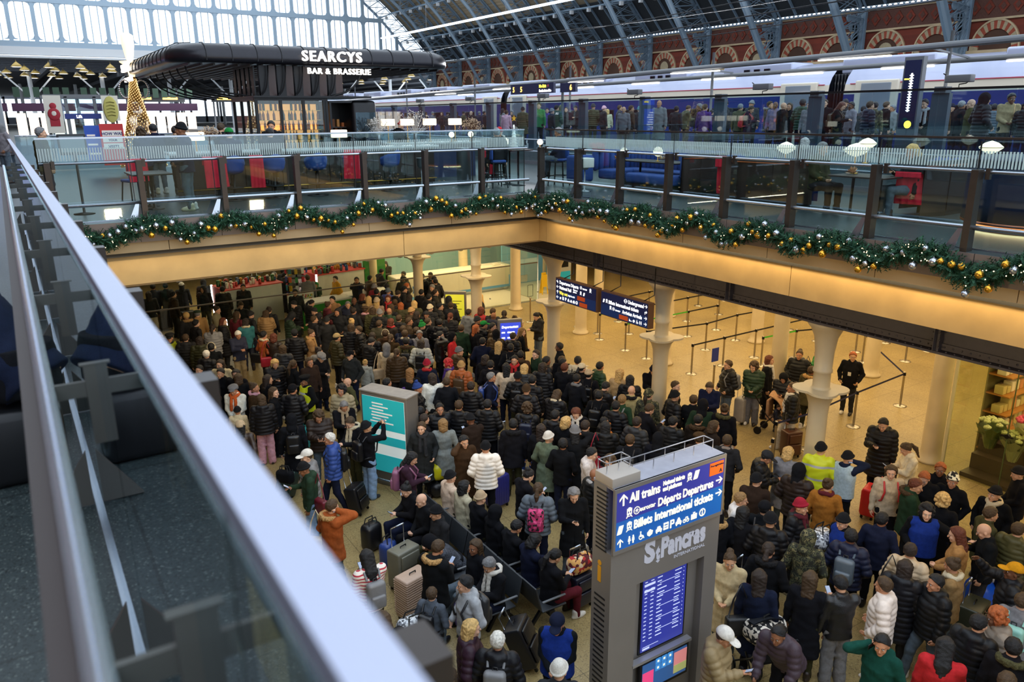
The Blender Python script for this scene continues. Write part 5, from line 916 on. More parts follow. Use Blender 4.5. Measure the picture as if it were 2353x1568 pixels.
# poster and notice boards
def info_board(x,y,rz,w,d,h,label,kind):
    t=thing('display_board',label,'display',(x,y,LOW),rz); b=MB(); b.rbox((-w/2,-d/2,0),(w/2,d/2,h),.02); b.build('casing',mat('board_grey','77736f',.4,.3),t)
    if kind=='map':
        b=MB(); b.box((-w/2+.06,-d/2-.012,.35),(w/2-.06,-d/2,h-.08)); b.build('lightbox',mat('map_white',(.75,.82,.80),.4,emit=.35),t); b=MB(); m=mat('map_teal',(.02,.42,.46),.4,emit=.3); b.box((-w/2+.06,-d/2-.016,h-.8),(w/2-.06,-d/2-.01,h-.08)); b.box((-w/2+.06,-d/2-.016,.35),(w/2-.06,-d/2-.01,.75)); b.box((-w/2+.06,-d/2-.016,h-1.15),(w/2-.06,-d/2-.01,h-.95)); b.build('printed_band',m,t)
        b=MB(); g=random.Random(1)
        for k in range(7): b.box((-w*.3+.1*g.random(),-d/2-.02,h-.65+.07*k),(g.uniform(0,.25)*w,-d/2-.015,h-.62+.07*k))
        b.build('print',M['feedback_white'],t); b=MB(); b.tube([(w/2-.1,-d/2-.2,.0),(w/2-.1,-d/2-.2,.25),(-w/2+.1,-d/2-.2,.25),(-w/2+.1,-d/2-.2,0)],.025,8); b.build('foot_rail',M['steel'],t); b=MB(); b.rbox((-w/2-.02,-d/2-.02,h),(w/2+.02,d/2+.02,h+.04),.01); b.build('top_cover',mat('board_top','8f8a86',.6,noise=.15),t)
    else:
        b=MB(); b.box((-w/2+.06,-d/2-.012,.5),(w/2-.06,-d/2,h-.1)); b.build('screen',mat('blue_board',(.04,.07,.62),.4,emit=.9) if kind=='blue' else mat('yellow_board',(.78,.74,.05),.5,emit=.5),t); b=MB()
        if kind=='blue':
            FYb=-d/2-.016; mb_text(b,'Departures',.1,frame((-w/2+.1,FYb,h-.26),(1,0,0),(0,0,1)),0,.001,.002); mb_text(b,'13:01',.08,frame((w/2-.3,FYb,h-.26),(1,0,0),(0,0,1)),0,.001,.002)
            for k in range(7): b.box((-w/2+.1,FYb,h-.42-.17*k),(-w/2+.2,FYb+.003,h-.38-.17*k)); b.box((-w/2+.28,FYb,h-.42-.17*k),(-w/2+.5,FYb+.003,h-.38-.17*k)); b.sph((w/2-.14,FYb,h-.4-.17*k),.02,6,1) if k%2 else None
        else:
            for k in range(8): b.box((-w/2+.1,-d/2-.016,h-.35-.1*k),(w/2-.15-.08*(k%3),-d/2-.012,h-.33-.1*k),2)
        b.build('lettering',[M['led_white'],M['train_red'],M['dark']],t)
info_board(6.25,14.75,R(-62),1.25,.42,2.15,'grey map board with teal print in the middle of the crowd','map')
info_board(12.3,19.35,R(-20),.75,.16,1.9,'blue departures display leaning by the first pillar','blue'); info_board(13.1,24.3,R(-38),.8,.2,1.75,'yellow notice display in front of the exchange glass','yellow')
# ------------------------------------------------------------------ gift stalls behind the glass
mat('stall_red','c23a34',.5); mat('stall_green','2f8a34',.5); mat('stall_white','d2cfc8',.5); mat('tube_light',(1,.93,.9),.5,emit=9)
def stall(x,y,rz,w,d,h,label):
    t=thing('gift_stall',label,'stall',(x,y,LOW),rz); b=MB(); b.box((-w/2,-d/2,h-.04),(w/2,d/2,h)); b.build('top_board',M['stall_red'],t); b=MB(); b.box((-w/2+.05,-d/2+.05,0),(w/2-.05,d/2-.05,h-.04)); b.build('body',M['stall_white'],t); b=MB(); b.box((-w/2,-d/2,0),(-w/2+.05,d/2,h-.04)); b.build('side_rack',M['stall_red'],t)
    for yy in (-d/2,d/2-.06): b=MB(); b.box((-w/2-.03,yy,.1),(-w/2+.03,yy+.06,h+.02)); b.build('tube_light',M['tube_light'],t)
    return t
stall(7.4,31.0,R(8),2.4,1.3,1.55,'red topped gift stall with tins, nearer the glass at the railing side'); stall(11.2,31.6,R(8),2.3,1.3,1.6,'red topped gift stall with drums, beside the green column')
g=random.Random(21); tin=[MB().lathe([(.06,0),(.062,.02),(.062,.2),(.05,.21),(.02,.22)],10).mesh('tin',mat('tin_%s'%c,c,.3,.3)) for c in ('b02a28','d8d0c0','2c4a7a','3a3a3a','c98a2a','3f6a3c')]
for cx,cy,n,lab in ((7.4,31.0,46,'first'),(11.2,31.6,52,'second')):
    for k in range(n):
        o=link('souvenir_tin',tin[g.randrange(6)]); a=R(8); u,v=g.uniform(-1.1,1.1),g.uniform(-.55,.55); o.location=(cx+u*math.cos(a)-v*math.sin(a),cy+u*math.sin(a)+v*math.cos(a),LOW+(1.55 if lab=='first' else 1.6)); s=g.uniform(.7,1.2); o.scale=(s,s,s); tag(o,'small souvenir tin on the red topped stall '+('by the railing side' if lab=='first' else 'by the green column'),'tin','souvenir tins on the '+lab+' stall')
t=thing('green_column','bright green advert column behind the stalls','display',(12.9,31.3,LOW),R(-10)); b=MB(); b.box((-.45,-.2,0),(.45,.2,2.3)); b.build('column',M['stall_green'],t); b=MB(); b.box((-.45,-.2,2.3),(.45,.2,2.33)); b.build('top',M['stall_white'],t); b=MB(); b.box((-.1,-.215,1.2),(.06,-.2,1.9)); b.build('picture',M['brass'],t)
t=thing('sales_counter','green and white sales counter in front of the stalls','counter',(9.6,28.9,LOW),R(6)); b=MB(); b.box((-1.1,-.4,0),(1.1,.4,.95)); b.build('front',M['stall_green'],t); b=MB(); b.rbox((-1.15,-.45,.95),(1.15,.45,1.02),.02); b.build('counter_top',M['stall_white'],t)
t=thing('sales_counter','white till counter beside the green column','counter',(11.7,29.4,LOW),R(6)); b=MB(); b.box((-.9,-.35,0),(.9,.35,.95)); b.build('front',M['stall_white'],t); b=MB(); b.rbox((-.95,-.4,.95),(.95,.4,1.0),.02); b.build('counter_top',M['stall_white'],t); b=MB(); b.rbox((-.1,-.2,1.0),(.35,.1,1.3),.03); b.build('till',M['counter_cream'],t)
t=thing('souvenir_rack','wire carousel of colourful souvenirs between the stalls','rack',(9.35,30.9,LOW)); b=MB(); b.tube([(0,0,0),(0,0,2.05)],.03,8); 
for z in (.9,1.25,1.6,1.95): b.lathe([(.4,z),(.4,z+.02)],14)
b.build('rack_frame',M['black_metal'],t); cols=('c02a3a','2a8a9a','d8b020','d8d8d8','2a3a8a','e0603a','308a4a')
for k in range(40):
    b=MB(); a=2*PI*k/10; z=.75+.35*(k//10); b.box((-.06,-.02,0),(.06,.02,.22)); o=b.build('souvenir_pack',mat('pack_'+cols[k%7],cols[k%7],.5),t,(.43*math.cos(a),.43*math.sin(a),z)); o.rotation_euler=(0,0,a+PI/2)
t=thing('poster_board','white poster board with hearts on the souvenir rack front','poster',(9.1,29.75,LOW),R(6)); b=MB(); b.box((-.55,-.02,.6),(.55,.02,1.15)); b.build('board',M['stall_white'],t); b=MB(); g=random.Random(6)
for k in range(40): x,z=g.uniform(-.5,.45),g.uniform(.63,1.05); b.box((x,-.026,z),(x+.05,-.02,z+.07),g.randrange(3))
b.build('print',[M['pack_c02a3a'],M['pack_d8b020'],M['pack_308a4a']],t)
# ------------------------------------------------------------------ queue barriers
mat('belt_black','14151c',.6); mat('belt_green','3fae2e',.6); mat('belt_navy','1a2350',.6); mat('post_steel','a89e8c',.25,.85); sp=[]
pm=MB().lathe([(.03,.03),(.03,.94),(.036,.95),(.036,1.0),(.02,1.01)],12).mesh('post',M['post_steel']); bm_=MB().lathe([(.175,0),(.175,.012),(.1,.03),(.032,.045)],20).mesh('base',mat('base_steel','bdb5a6',.3,.8)); cm_=MB().box((-.036,-.036,.9),(.036,.036,.985)).mesh('belt_head',M['black_metal'])
POSTS={'a': (17.75, 23.0), 'b': (17.75, 21.8), 'c': (17.3, 21.13), 'd': (19.52, 22.72), 'e': (17.19, 19.58), 'f': (18.68, 21.11), 'g': (17.15, 18.45), 'h': (21.3, 22.9), 'i': (21.81, 21.25), 'j': (20.23, 19.64), 'k': (17.24, 16.47), 'l': (24.06, 22.83), 'm': (19.53, 18.07), 'n': (21.8, 19.69), 'o': (23.65, 21.29), 'p': (18.69, 16.5), 'q': (25.7, 22.85), 'r': (21.3, 18.3), 's': (20.23, 16.53), 't': (19.71, 15.81), 'u': (24.09, 18.17), 'v': (23.62, 16.59), 'w': (25.8, 18.3), 'x': (21.29, 15.75), 'y': (23.6, 15.03), 'z': (22.11, 13.6), 'A': (25.44, 15.1), 'B': (24.0, 13.48), 'C': (25.7, 13.7), 'D': (22.73, 14.2), 'E': (20.05, 11.23), 'F': (17.64, 11.04), 'G': (15.43, 10.78), 'H': (14.22, 10.82), 'I': (13.35, 10.2)}
for k,(x,y) in POSTS.items():
    t=thing('queue_post','slim steel queue barrier post with round base on the concourse floor','barrier post',(x,y,LOW),rng.uniform(0,6),'steel queue barrier posts'); link('post',pm,t); link('base',bm_,t); link('belt_head',cm_,t)
def belt(a,b,m,label,hang=.0,z=.945):
    A=Vector((*POSTS[a],LOW+z)) if isinstance(a,str) else Vector(a); B=Vector((*POSTS[b],LOW+z)) if isinstance(b,str) else Vector(b); g=[]
    for i in range(13):
        u=i/12; p=A+(B-A)*u-Vector((0,0,hang*4*u*(1-u))); g.append([p-Vector((0,0,.024)),p+Vector((0,0,.024))])
    n=(B-A).cross(Vector((0,0,1))).normalized()*.004; m_=MB(); m_.sheet([[q+n for q in r] for r in g],0,False); m_.sheet([[q-n for q in r][::-1] for r in g],0,False); tag(m_.build('belt',M[m]),label,'belt','black queue belts' if m=='belt_black' else ('green queue belts' if m=='belt_green' else 'navy queue belts'))
for a,b in ('kp','ps','sv','gm','mr','ru','uw','jn','fi','io','dh','hl','lq','xy','yA','zB','BC','Dz'): belt(a,b,'belt_black','black retractable belt stretched between steel queue posts')
for a,b in ('cf','ej','ab','tx'): belt(a,b,'belt_green','bright green belt stretched between steel queue posts')
for a,b in ('GF','FE','HG','IH'): belt(a,b,'belt_navy','navy printed belt stretched between steel queue posts')
belt('E',(20.9,12.5,LOW+1.1),'belt_navy','navy printed belt stretched between steel queue posts')
def frame_stand(x,y,label,col=None):
    t=thing('notice_stand',label,'stand',(x,y,LOW)); link('post',pm,t); link('base',bm_,t); b=MB()
    if col: b.box((-.13,-.01,1.1),(.13,.01,1.5)); b.build('notice_panel',mat('notice_'+col,col,.5,emit=.2),t)
    else:
        for q in (((-.12,1.05),(.12,1.05)),((.12,1.05),(.12,1.5)),((.12,1.5),(-.12,1.5)),((-.12,1.5),(-.12,1.05))): b.bar((q[0][0],0,q[0][1]),(q[1][0],0,q[1][1]),.012,.012)
        b.build('notice_frame',M['black_metal'],t)
frame_stand(16.6,24.6,'queue post with an empty black notice frame by the exchange glass'); frame_stand(18.9,26.0,'queue post with a small red notice beyond the hanging sign','c01828'); frame_stand(16.2,14.6,'slim stand with a blue and white leaflet panel by the white pillar','1c2c6a')
# ------------------------------------------------------------------ flower shop
t=thing('shop_screen','tall greenish glass wall of the flower shop with a dark band','glass screen',(16.95,0,LOW)); y=8.3
for y1,y0 in ((8.3,7.1),(7.1,5.6),(5.6,4.1),(4.1,2.6)):
    b=MB(); b.box((-.008,y0+.006,.02),(.008,y1-.006,4.05)); b.build('glass_panel',glass('flower_glass',(.96,.97,.86),1.0) if 'flower_glass' not in M else M['flower_glass'],t); b=MB()
    for z in (1.3,2.9): b.bar((-.03,y0-.12,z),(-.03,y0+.12,z),.03,.03); b.lathe([(.05,-.04),(.05,.04)],10,M=Matrix.Translation((0,y0,z))@Matrix.Rotation(R(90),4,'Y'))
    b.build('patch_fitting',M['black_metal'],t); b=MB(); b.box((-.012,y0-.008,0),(.012,y0+.008,4.05)); b.build('glass_joint',mat('joint_green','4a5a30',.4),t)
b=MB(); b.box((-.015,2.6,2.95),(.015,8.3,3.02)); b.build('safety_band',M['belt_black'],t); b=MB(); b.box((-.03,8.3,0),(.03,8.36,4.05)); b.build('edge_post',mat('edge_pale','c4bd98',.4),t)
b=MB(); b.box((16.95,8.33,LOW),(20.5,8.35,-1.95)); o=b.build('shop_screen',M['flower_glass']); tag(o,'side glass wall of the flower shop beyond the flower shelves','glass screen')
mat('shelf_wood','b07838',.5,noise=.15); mat('orange_shelf','d8762a',.5)
t=thing('flower_shelf','tall shelf of wrapped goods inside the flower shop','shelf',(18.9,7.9,LOW)); b=MB()
for z in (.4,.85,1.3,1.75,2.2,2.65): b.box((-.9,-.25,z),(.9,.25,z+.03))
b.build('shelf_board',M['shelf_wood'],t); b=MB(); b.box((-.9,.25,0),(.9,.28,2.9)); b.build('back_panel',mat('shelf_back','8a8458',.6),t); g=random.Random(9)
for z in (.43,.88,1.33,1.78,2.23):
    for k in range(9): b=MB(); h=g.uniform(.14,.34); b.rbox((-.08,-.1,0),(.08,.1,h),.02); c=g.choice(('c8b878','d8cfa8','b0a040','c98a5a','e0d8c0')); tag(b.build('wrapped_pack',mat('goods_'+c,c,.5),loc=(18.1+.19*k,7.9,LOW+z)),'wrapped pack on the flower shop shelf','pack','packs on the flower shop shelf')
t=thing('flower_stand','dark stepped stand carrying the bouquets along the shop glass','stand',(0,0,LOW)); b=MB()
for x0,x1,z in ((17.1,17.6,.1),(17.5,17.9,.45),(17.75,18.1,.75)): b.box((x0,3.9,0),(x1,8.0,z))
b.build('step',M['dark_wood'],t)
t=thing('plant_shelf','orange wooden shelf holding white orchid pots','shelf',(18.3,4.9,LOW),R(8)); b=MB(); b.box((-.25,-1.6,.85),(.25,1.6,.93)); b.build('shelf_board',M['orange_shelf'],t)
for s in (-1.4,1.4): b=MB(); b.box((-.2,s-.03,0),(.2,s+.03,.85)); b.build('leg',M['shelf_wood'],t)
def flower_heads(mb,g,n,c,r,rad,mi):
    for k in range(n):
        a=g.uniform(0,2*PI); q=rad*math.sqrt(g.random()); p=Vector((c[0]+q*math.cos(a),c[1]+q*math.sin(a),c[2]+.6*math.sqrt(max(0,rad*rad-q*q))))
        for j in range(7):
            b_=2*PI*j/7; mb.sph(p+Vector((r*.5*math.cos(b_),r*.5*math.sin(b_),0)),r*.55,5,mi,(1,1,.8))
        mb.sph(p+Vector((0,0,r*.3)),r*.5,5,mi)
def bouquet(x,y,z,col,label,n=9,rad=.17,wrap='b8b48a',scale=1,cat='bouquet'):
    g=random.Random(int(x*97+y*31)); t=thing('bouquet',label,cat,(x,y,z)); t.scale=(scale,)*3; b=MB(); gr=[]
    for i,(rr,zz) in enumerate(((.05,0),(.12,.2),(.24,.38))): gr.append([((rr+.02*(k%2))*math.cos(2*PI*k/16),(rr+.02*(k%2))*math.sin(2*PI*k/16),zz+.03*(k%2)*i) for k in range(17)])
    b.sheet(gr,0,False); b.build('wrapping',mat('wrap_'+wrap,wrap,.4),t); b=MB()
    for k in range(40): a=g.uniform(0,2*PI); q=g.uniform(.05,.24); d=Vector((math.cos(a),math.sin(a),g.uniform(.2,1))).normalized(); w=d.cross(Vector((0,0,1))).normalized()*.02; p=Vector((q*.6*math.cos(a),q*.6*math.sin(a),.24)); b.add([p,p+d*.07-w,p+d*.15,p+d*.07+w],[(0,1,2,3)])
    b.build('leaves',M['fir'] if False else mat('leaf_green','3f5a2a',.7),t); b=MB(); flower_heads(b,g,n+6,(0,0,.40),.06,rad+.06,0); o=b.build('blooms',mat('bloom_'+col,col,.6),t)
for i,(x,y,z,c,l,w,s) in enumerate(((17.35,7.6,.75,'c8d0a0','green white chrysanthemum bouquet nearest the shop corner','5c6a3a',1.0),(17.35,7.1,.62,'c0cc90','pale green bouquet low at the flower shop glass','8a9468',1.0),(17.55,6.9,.85,'d04a78','pink rose bouquet against the flower shop glass','a8b088',1.15),(17.4,6.45,.7,'d0d4a8','cream bouquet beside the pink roses','98a070',.95),(17.9,6.6,1.15,'d8bc3a','yellow bunch behind the pink roses','6a7440',.9),(17.5,5.9,.5,'c8a838','golden bunch near the floor behind the glass joint','7a6a38',1.0),(17.6,5.3,.45,'b8587a','mauve spray bunch below the orange shelf','6a6a4a',1.0),(17.7,4.7,.5,'d89a90','blush bunch below the orange shelf end','8a7a60',1.0),(17.9,4.0,.75,'d8a48a','peach rose bunch beside the open carton','8a7a60',1.0),(17.4,6.1,.2,'d8d8c0','white bunch in the lowest row by the glass','6a6a4a',.9),(17.5,4.9,.1,'c85a4a','coral bunch in the lowest row','6a6a4a',.9))): bouquet(x,y,LOW+z,c,l,11,.18,w,s*1.25)
g=random.Random(17)
for k in range(9):
    t=thing('orchid_pot','white orchid pot on the orange flower shop shelf','plant',(18.3+.02*k,3.5+.33*k,LOW+.93),0,'orchid pots on the orange shelf'); b=MB(); b.lathe([(.06,0),(.085,.16),(.09,.17)],14); b.build('pot',M['stall_white'],t); b=MB(); h=MB()
    for j in range(2):
        p=[Vector((0,0,.15)),Vector((g.uniform(-.05,.05),g.uniform(-.05,.05),.4)),Vector((g.uniform(-.12,.12),g.uniform(-.12,.12),.62)),Vector((g.uniform(-.25,.25),g.uniform(-.2,.2),.7))]; b.tube(p,.008,5); [h.sph(p[2]+(p[3]-p[2])*q+Vector((0,0,.02)),.04,6,sc=(1,1,.7)) for q in (0,.33,.66,1)]
    for j in range(5): a=j*1.3; d=Vector((math.cos(a),math.sin(a),.6)); w=Vector((-math.sin(a),math.cos(a),0))*.03; b.add([Vector((0,0,.16)),Vector((0,0,.16))+d*.12-w,Vector((0,0,.14))+d*.24,Vector((0,0,.16))+d*.12+w],[(0,1,2,3)])
    b.build('stems',M['leaf_green'],t); h.build('blooms',mat('orchid_yellow','d8b850',.6),t)
t=thing('goods_rack','red and amber goods rack at the far flower shop wall','rack',(19.5,3.2,LOW)); b=MB(); b.box((-.3,-.9,0),(-.25,.9,2.4)); b.build('back_panel',M['dark_wood'],t)
for k,z in enumerate((.5,.95,1.4,1.85)):
    b=MB(); b.box((-.6,-.9,z),(-.3,.9,z+.03)); b.build('shelf_board',M['orange_shelf'],t); b=MB(); [b.rbox((-.58,-.85+.29*j,z+.03),(-.36,-.62+.29*j,z+.26),.03) for j in range(6)]; b.build('goods',mat('goods_red','b8342a',.5) if k%2 else mat('goods_amber','d88a3a',.5),t)
t=thing('open_carton','open brown cardboard carton carried by the florist','carton',(16.2,4.6,LOW+1.0),R(25)); b=MB()
for a,c in (((-.3,-.22,0),(.3,.22,.02)),((-.3,-.22,0),(-.28,.22,.35)),((.28,-.22,0),(.3,.22,.35)),((-.3,-.22,0),(.3,-.2,.35)),((-.3,.2,0),(.3,.22,.35))): b.box(a,c)
b.build('box',mat('cardboard','a5763e',.8,noise=.1),t)
for s in (-1,1): b=MB(); b.bar((s*.29,0,.35),(s*.5,0,.5),.42,.01) if False else b.add([(s*.29,-.22,.35),(s*.29,.22,.35),(s*.52,.22,.47),(s*.52,-.22,.47)],[(0,1,2,3)]); b.build('flap',M['cardboard'],t)
# ------------------------------------------------------------------ benches
mat('bench_grey','3c4046',.45,.4,noise=.06)
def bench(x,y,rz,n,label):
    t=thing('bench',label,'bench',(x,y,LOW),rz); w=.58
    for k in range(n):
        b=MB(); b.rbox((k*w+.015,-.46,.42),((k+1)*w-.015,.0,.45),.012); b.build('seat',M['bench_grey'],t); b=MB(); b.rbox((k*w+.015,.0,.48),((k+1)*w-.015,.03,.92),.012,M=Matrix.Translation((0,0,.45))@Matrix.Rotation(R(-14),4,'X')@Matrix.Translation((0,0,-.45))); b.build('backrest',M['bench_grey'],t)
    b=MB(); b.box((0,-.22,.34),(n*w,-.12,.42)); b.build('beam',M['black_metal'],t)
    for k in (.4,n-.4): b=MB(); b.bar((k*w,-.17,.38),(k*w,-.4,0),.05,.05); b.bar((k*w,-.17,.38),(k*w,.15,0),.05,.05); b.build('leg',M['black_metal'],t)
    for k in range(0,n+1,2): b=MB(); b.rbox((k*w-.02,-.42,.62),(k*w+.02,.02,.645),.01); b.build('armrest',M['grey'],t)
# ------------------------------------------------------------------ people: bodies, clothes and hair grown from smooth distance fields
def nets(phi, org, h):
    """surface mesh of phi = 0 (surface nets)"""
    nx,ny,nz=phi.shape; s=phi<0; c=np.zeros((nx-1,ny-1,nz-1),np.int8)
    for i in (0,1):
        for j in (0,1):
            for k in (0,1): c+=s[i:nx-1+i,j:ny-1+j,k:nz-1+k]
    ix=np.argwhere((c>0)&(c<8)); idx=-np.ones(c.shape,np.int64); idx[tuple(ix.T)]=np.arange(len(ix)); acc=np.zeros((len(ix),3)); cnt=np.zeros(len(ix))
    cor=[(i,j,k) for i in (0,1) for j in (0,1) for k in (0,1)]
    val={q:phi[ix[:,0]+q[0],ix[:,1]+q[1],ix[:,2]+q[2]] for q in cor}
    for a in cor:
        for ax in range(3):
            if a[ax]: continue
            b=list(a); b[ax]=1; va,vb=val[a],val[tuple(b)]; m=(va<0)!=(vb<0); t=np.where(m,va/np.where(m,va-vb,1),0)
            p=np.repeat(np.array(a,float)[None],len(ix),0); p[:,ax]+=t; acc[m]+=p[m]; cnt[m]+=1
    V=org+(ix+acc/np.maximum(cnt,1)[:,None])*h; F=[]
    for ax in range(3):
        u,v=(ax+1)%3,(ax+2)%3; a=[slice(1,-1)]*3; a[ax]=slice(0,-1); b=list(a); b[ax]=slice(1,None); sa,sb=s[tuple(a)],s[tuple(b)]; e=np.argwhere(sa!=sb); fl=sa[tuple(e.T)]; o=np.ones(3,int); o[ax]=0; e=e+o
        def cell(du,dv): q=e.copy(); q[:,u]-=du; q[:,v]-=dv; return idx[tuple(q.T)]
        Q=np.stack([cell(1,1),cell(0,1),cell(0,0),cell(1,0)],1); Q[~fl]=Q[~fl][:,::-1]; F.append(Q)
    F=np.concatenate(F); return V,F[(F>=0).all(1)]
class Field:
    def __init__(s,lo,hi,h):
        s.h=h; s.o=np.array(lo,float); n=np.ceil((np.array(hi)-s.o)/h).astype(int)+2; s.n=n; s.f=np.full(n,.3,np.float32)
    def win(s,lo,hi,pad):
        a=np.clip(np.floor((np.minimum(lo,hi)-pad-s.o)/s.h).astype(int),0,s.n-1); b=np.clip(np.ceil((np.maximum(lo,hi)+pad-s.o)/s.h).astype(int)+1,a+1,s.n); sl=tuple(slice(x,y) for x,y in zip(a,b))
        g=[s.o[i]+np.arange(a[i],b[i],dtype=np.float32)*s.h for i in range(3)]; return sl,np.meshgrid(*g,indexing='ij')
    def mix(s,sl,d,k,sub=False):
        f=s.f[sl]
        if sub: d=-d; m=np.maximum(f,d); s.f[sl]=(m+np.maximum(k-np.abs(f-d),0)**2/(4*k) if k>0 else m).astype(np.float32)
        else: m=np.minimum(f,d); s.f[sl]=(m-np.maximum(k-np.abs(f-d),0)**2/(4*k) if k>0 else m).astype(np.float32)
    def cone(s,a,b,ra,rb,k=.02,rip=0,per=.085,sub=False):
        a,b=np.array(a,float),np.array(b,float); sl,(x,y,z)=s.win(a,b,max(ra,rb)+k+.03); d=b-a; L=max(d@d,1e-9); t=np.clip(((x-a[0])*d[0]+(y-a[1])*d[1]+(z-a[2])*d[2])/L,0,1)
        r=ra+(rb-ra)*t
        if rip: r=r+rip*(np.abs(np.sin(t*math.sqrt(L)*PI/per))-.6)
        s.mix(sl,np.sqrt((x-a[0]-t*d[0])**2+(y-a[1]-t*d[1])**2+(z-a[2]-t*d[2])**2)-r,k,sub); return s
    def ell(s,c,r,k=.02,Rm=None,sub=False):
        c=np.array(c,float); r=np.array(r,float); sl,(x,y,z)=s.win(c,c,r.max()+k+.03); p=[x-c[0],y-c[1],z-c[2]]
        if Rm is not None: p=[sum(Rm[j][i]*p[j] for j in range(3)) for i in range(3)]
        k0=np.sqrt(sum((q/ri)**2 for q,ri in zip(p,r))); k1=np.sqrt(sum((q/ri**2)**2 for q,ri in zip(p,r)))+1e-6; s.mix(sl,k0*(k0-1)/k1,k,sub); return s
    def stack(s,lev,U=None,k=.02,rip=0,per=.085):
        """body of elliptic levels (z, half width, half depth, y centre) in the frame U"""
        L=np.array(lev,float); L=L[L[:,0].argsort()]; Ui=np.array((U or Matrix()).inverted()); Un=np.array(U or Matrix()); P=np.array([(sx*w,yc+sy*d,z,1) for z,w,d,yc in L for sx in (-1,1) for sy in (-1,1)])@Un.T
        sl,(x,y,z)=s.win(P[:,:3].min(0),P[:,:3].max(0),k+.04); q=[Ui[i][0]*x+Ui[i][1]*y+Ui[i][2]*z+Ui[i][3] for i in range(3)]
        w=np.interp(q[2],L[:,0],L[:,1]); d=np.interp(q[2],L[:,0],L[:,2]); yc=np.interp(q[2],L[:,0],L[:,3]); m=np.minimum(w,d)
        g=(np.sqrt((q[0]/w)**2+((q[1]-yc)/d)**2)-1)*m
        if rip: g=g-rip*(np.abs(np.sin(q[2]*PI/per))-.6)
        cap=np.maximum(L[0,0]-q[2],q[2]-L[-1,0]); g=np.maximum(g,cap); s.mix(sl,g,k); return s
    def wrinkle(s,amp,fr,seed=0):
        _,(x,y,z)=s.win(s.o,s.o+s.n*s.h,0); s.f+= (amp*(np.sin(x*fr+2*np.sin(z*fr*.7+seed))*np.sin(z*fr*1.3+1.7*np.sin(y*fr+seed))))[:s.f.shape[0],:s.f.shape[1],:s.f.shape[2]].astype(np.float32); return s
    def cut(s,fn):
        g=[s.o[i]+np.arange(s.n[i],dtype=np.float32)*s.h for i in range(3)]; x,y,z=np.meshgrid(*g,indexing='ij'); s.f=np.maximum(s.f,fn(x,y,z)).astype(np.float32); return s
    def mesh(s,name,m,ratio=None):
        s.f[0]=s.f[-1]=.1; s.f[:,0]=s.f[:,-1]=.1; s.f[:,:,0]=s.f[:,:,-1]=.1
        V,F=nets(s.f,s.o,s.h); me=bpy.data.meshes.new(name); me.vertices.add(len(V)); me.vertices.foreach_set('co',V.astype(np.float32).ravel()); me.loops.add(F.size); me.loops.foreach_set('vertex_index',F.ravel().astype(np.int32)); me.polygons.add(len(F)); me.polygons.foreach_set('loop_start',np.arange(0,F.size,4,dtype=np.int32)); me.polygons.foreach_set('loop_total',np.full(len(F),4,np.int32)); me.update(calc_edges=True); me.materials.append(m); me.polygons.foreach_set('use_smooth',np.ones(len(F),bool))
        if ratio:
            o=bpy.data.objects.new('t',me); COL.objects.link(o); q=o.modifiers.new('d','DECIMATE'); q.ratio=ratio; dg=bpy.context.evaluated_depsgraph_get(); n=bpy.data.meshes.new_from_object(o.evaluated_get(dg)); bpy.data.objects.remove(o); bpy.data.meshes.remove(me); n.name=name; me=n; me.polygons.foreach_set('use_smooth',np.ones(len(me.polygons),bool))
        return me
objmat('skin',.5,noise=.08,nscale=12,spec=.4); objmat('cloth',.92,bump=.3,bscale=160,noise=.16,nscale=22,spec=.15); objmat('puffer',.5,bump=.15,bscale=40,noise=.1,nscale=14,spec=.3); objmat('leather',.38,bump=.2,bscale=90,noise=.2,nscale=10,spec=.5); objmat('hair',.5,bump=.6,bscale=120,noise=.35,nscale=40,spec=.4); objmat('fur',.9,bump=1,bscale=60,noise=.4,nscale=45); objmat('knit',.95,bump=.6,bscale=150,noise=.12,nscale=60); objmat('shell',.35,bump=.1,bscale=30,noise=.06,nscale=10,spec=.5); mat('eye_white','d8d4d0',.3); mat('eye_dark','1a1310',.3); mat('lip','8d4a44',.5); mat('brow','2a1d16',.7); mat('phone_black','0d0e12',.2); mat('phone_screen',(.30,.36,.5),.2,emit=.35)
def special(name,fn,rough=.85):
    """patterned cloth: fn builds a colour from the object's own coordinates"""
    m,t,p=nt(name); tc=t.nodes.new('ShaderNodeTexCoord'); p.inputs['Roughness'].default_value=rough; t.links.new(fn(t,tc.outputs['Object']),p.inputs['Base Color']); M[name]=m
def bands(axis,per,cols,duty=.5,warp=0):
    def fn(t,co_):
        L=t.links.new; s=t.nodes.new('ShaderNodeSeparateXYZ'); L(co_,s.inputs[0]); a=t.nodes.new('ShaderNodeMath'); a.operation='DIVIDE'; L(s.outputs[axis],a.inputs[0]); a.inputs[1].default_value=per; f=t.nodes.new('ShaderNodeMath'); f.operation='FRACT'; L(a.outputs[0],f.inputs[0]); g=t.nodes.new('ShaderNodeMath'); g.operation='LESS_THAN'; L(f.outputs[0],g.inputs[0]); g.inputs[1].default_value=duty; x=t.nodes.new('ShaderNodeMix'); x.data_type='RGBA'; L(g.outputs[0],x.inputs[0]); x.inputs[6].default_value=(*lin(cols[0]),1); x.inputs[7].default_value=(*lin(cols[1]),1); return x.outputs[2]
    return fn
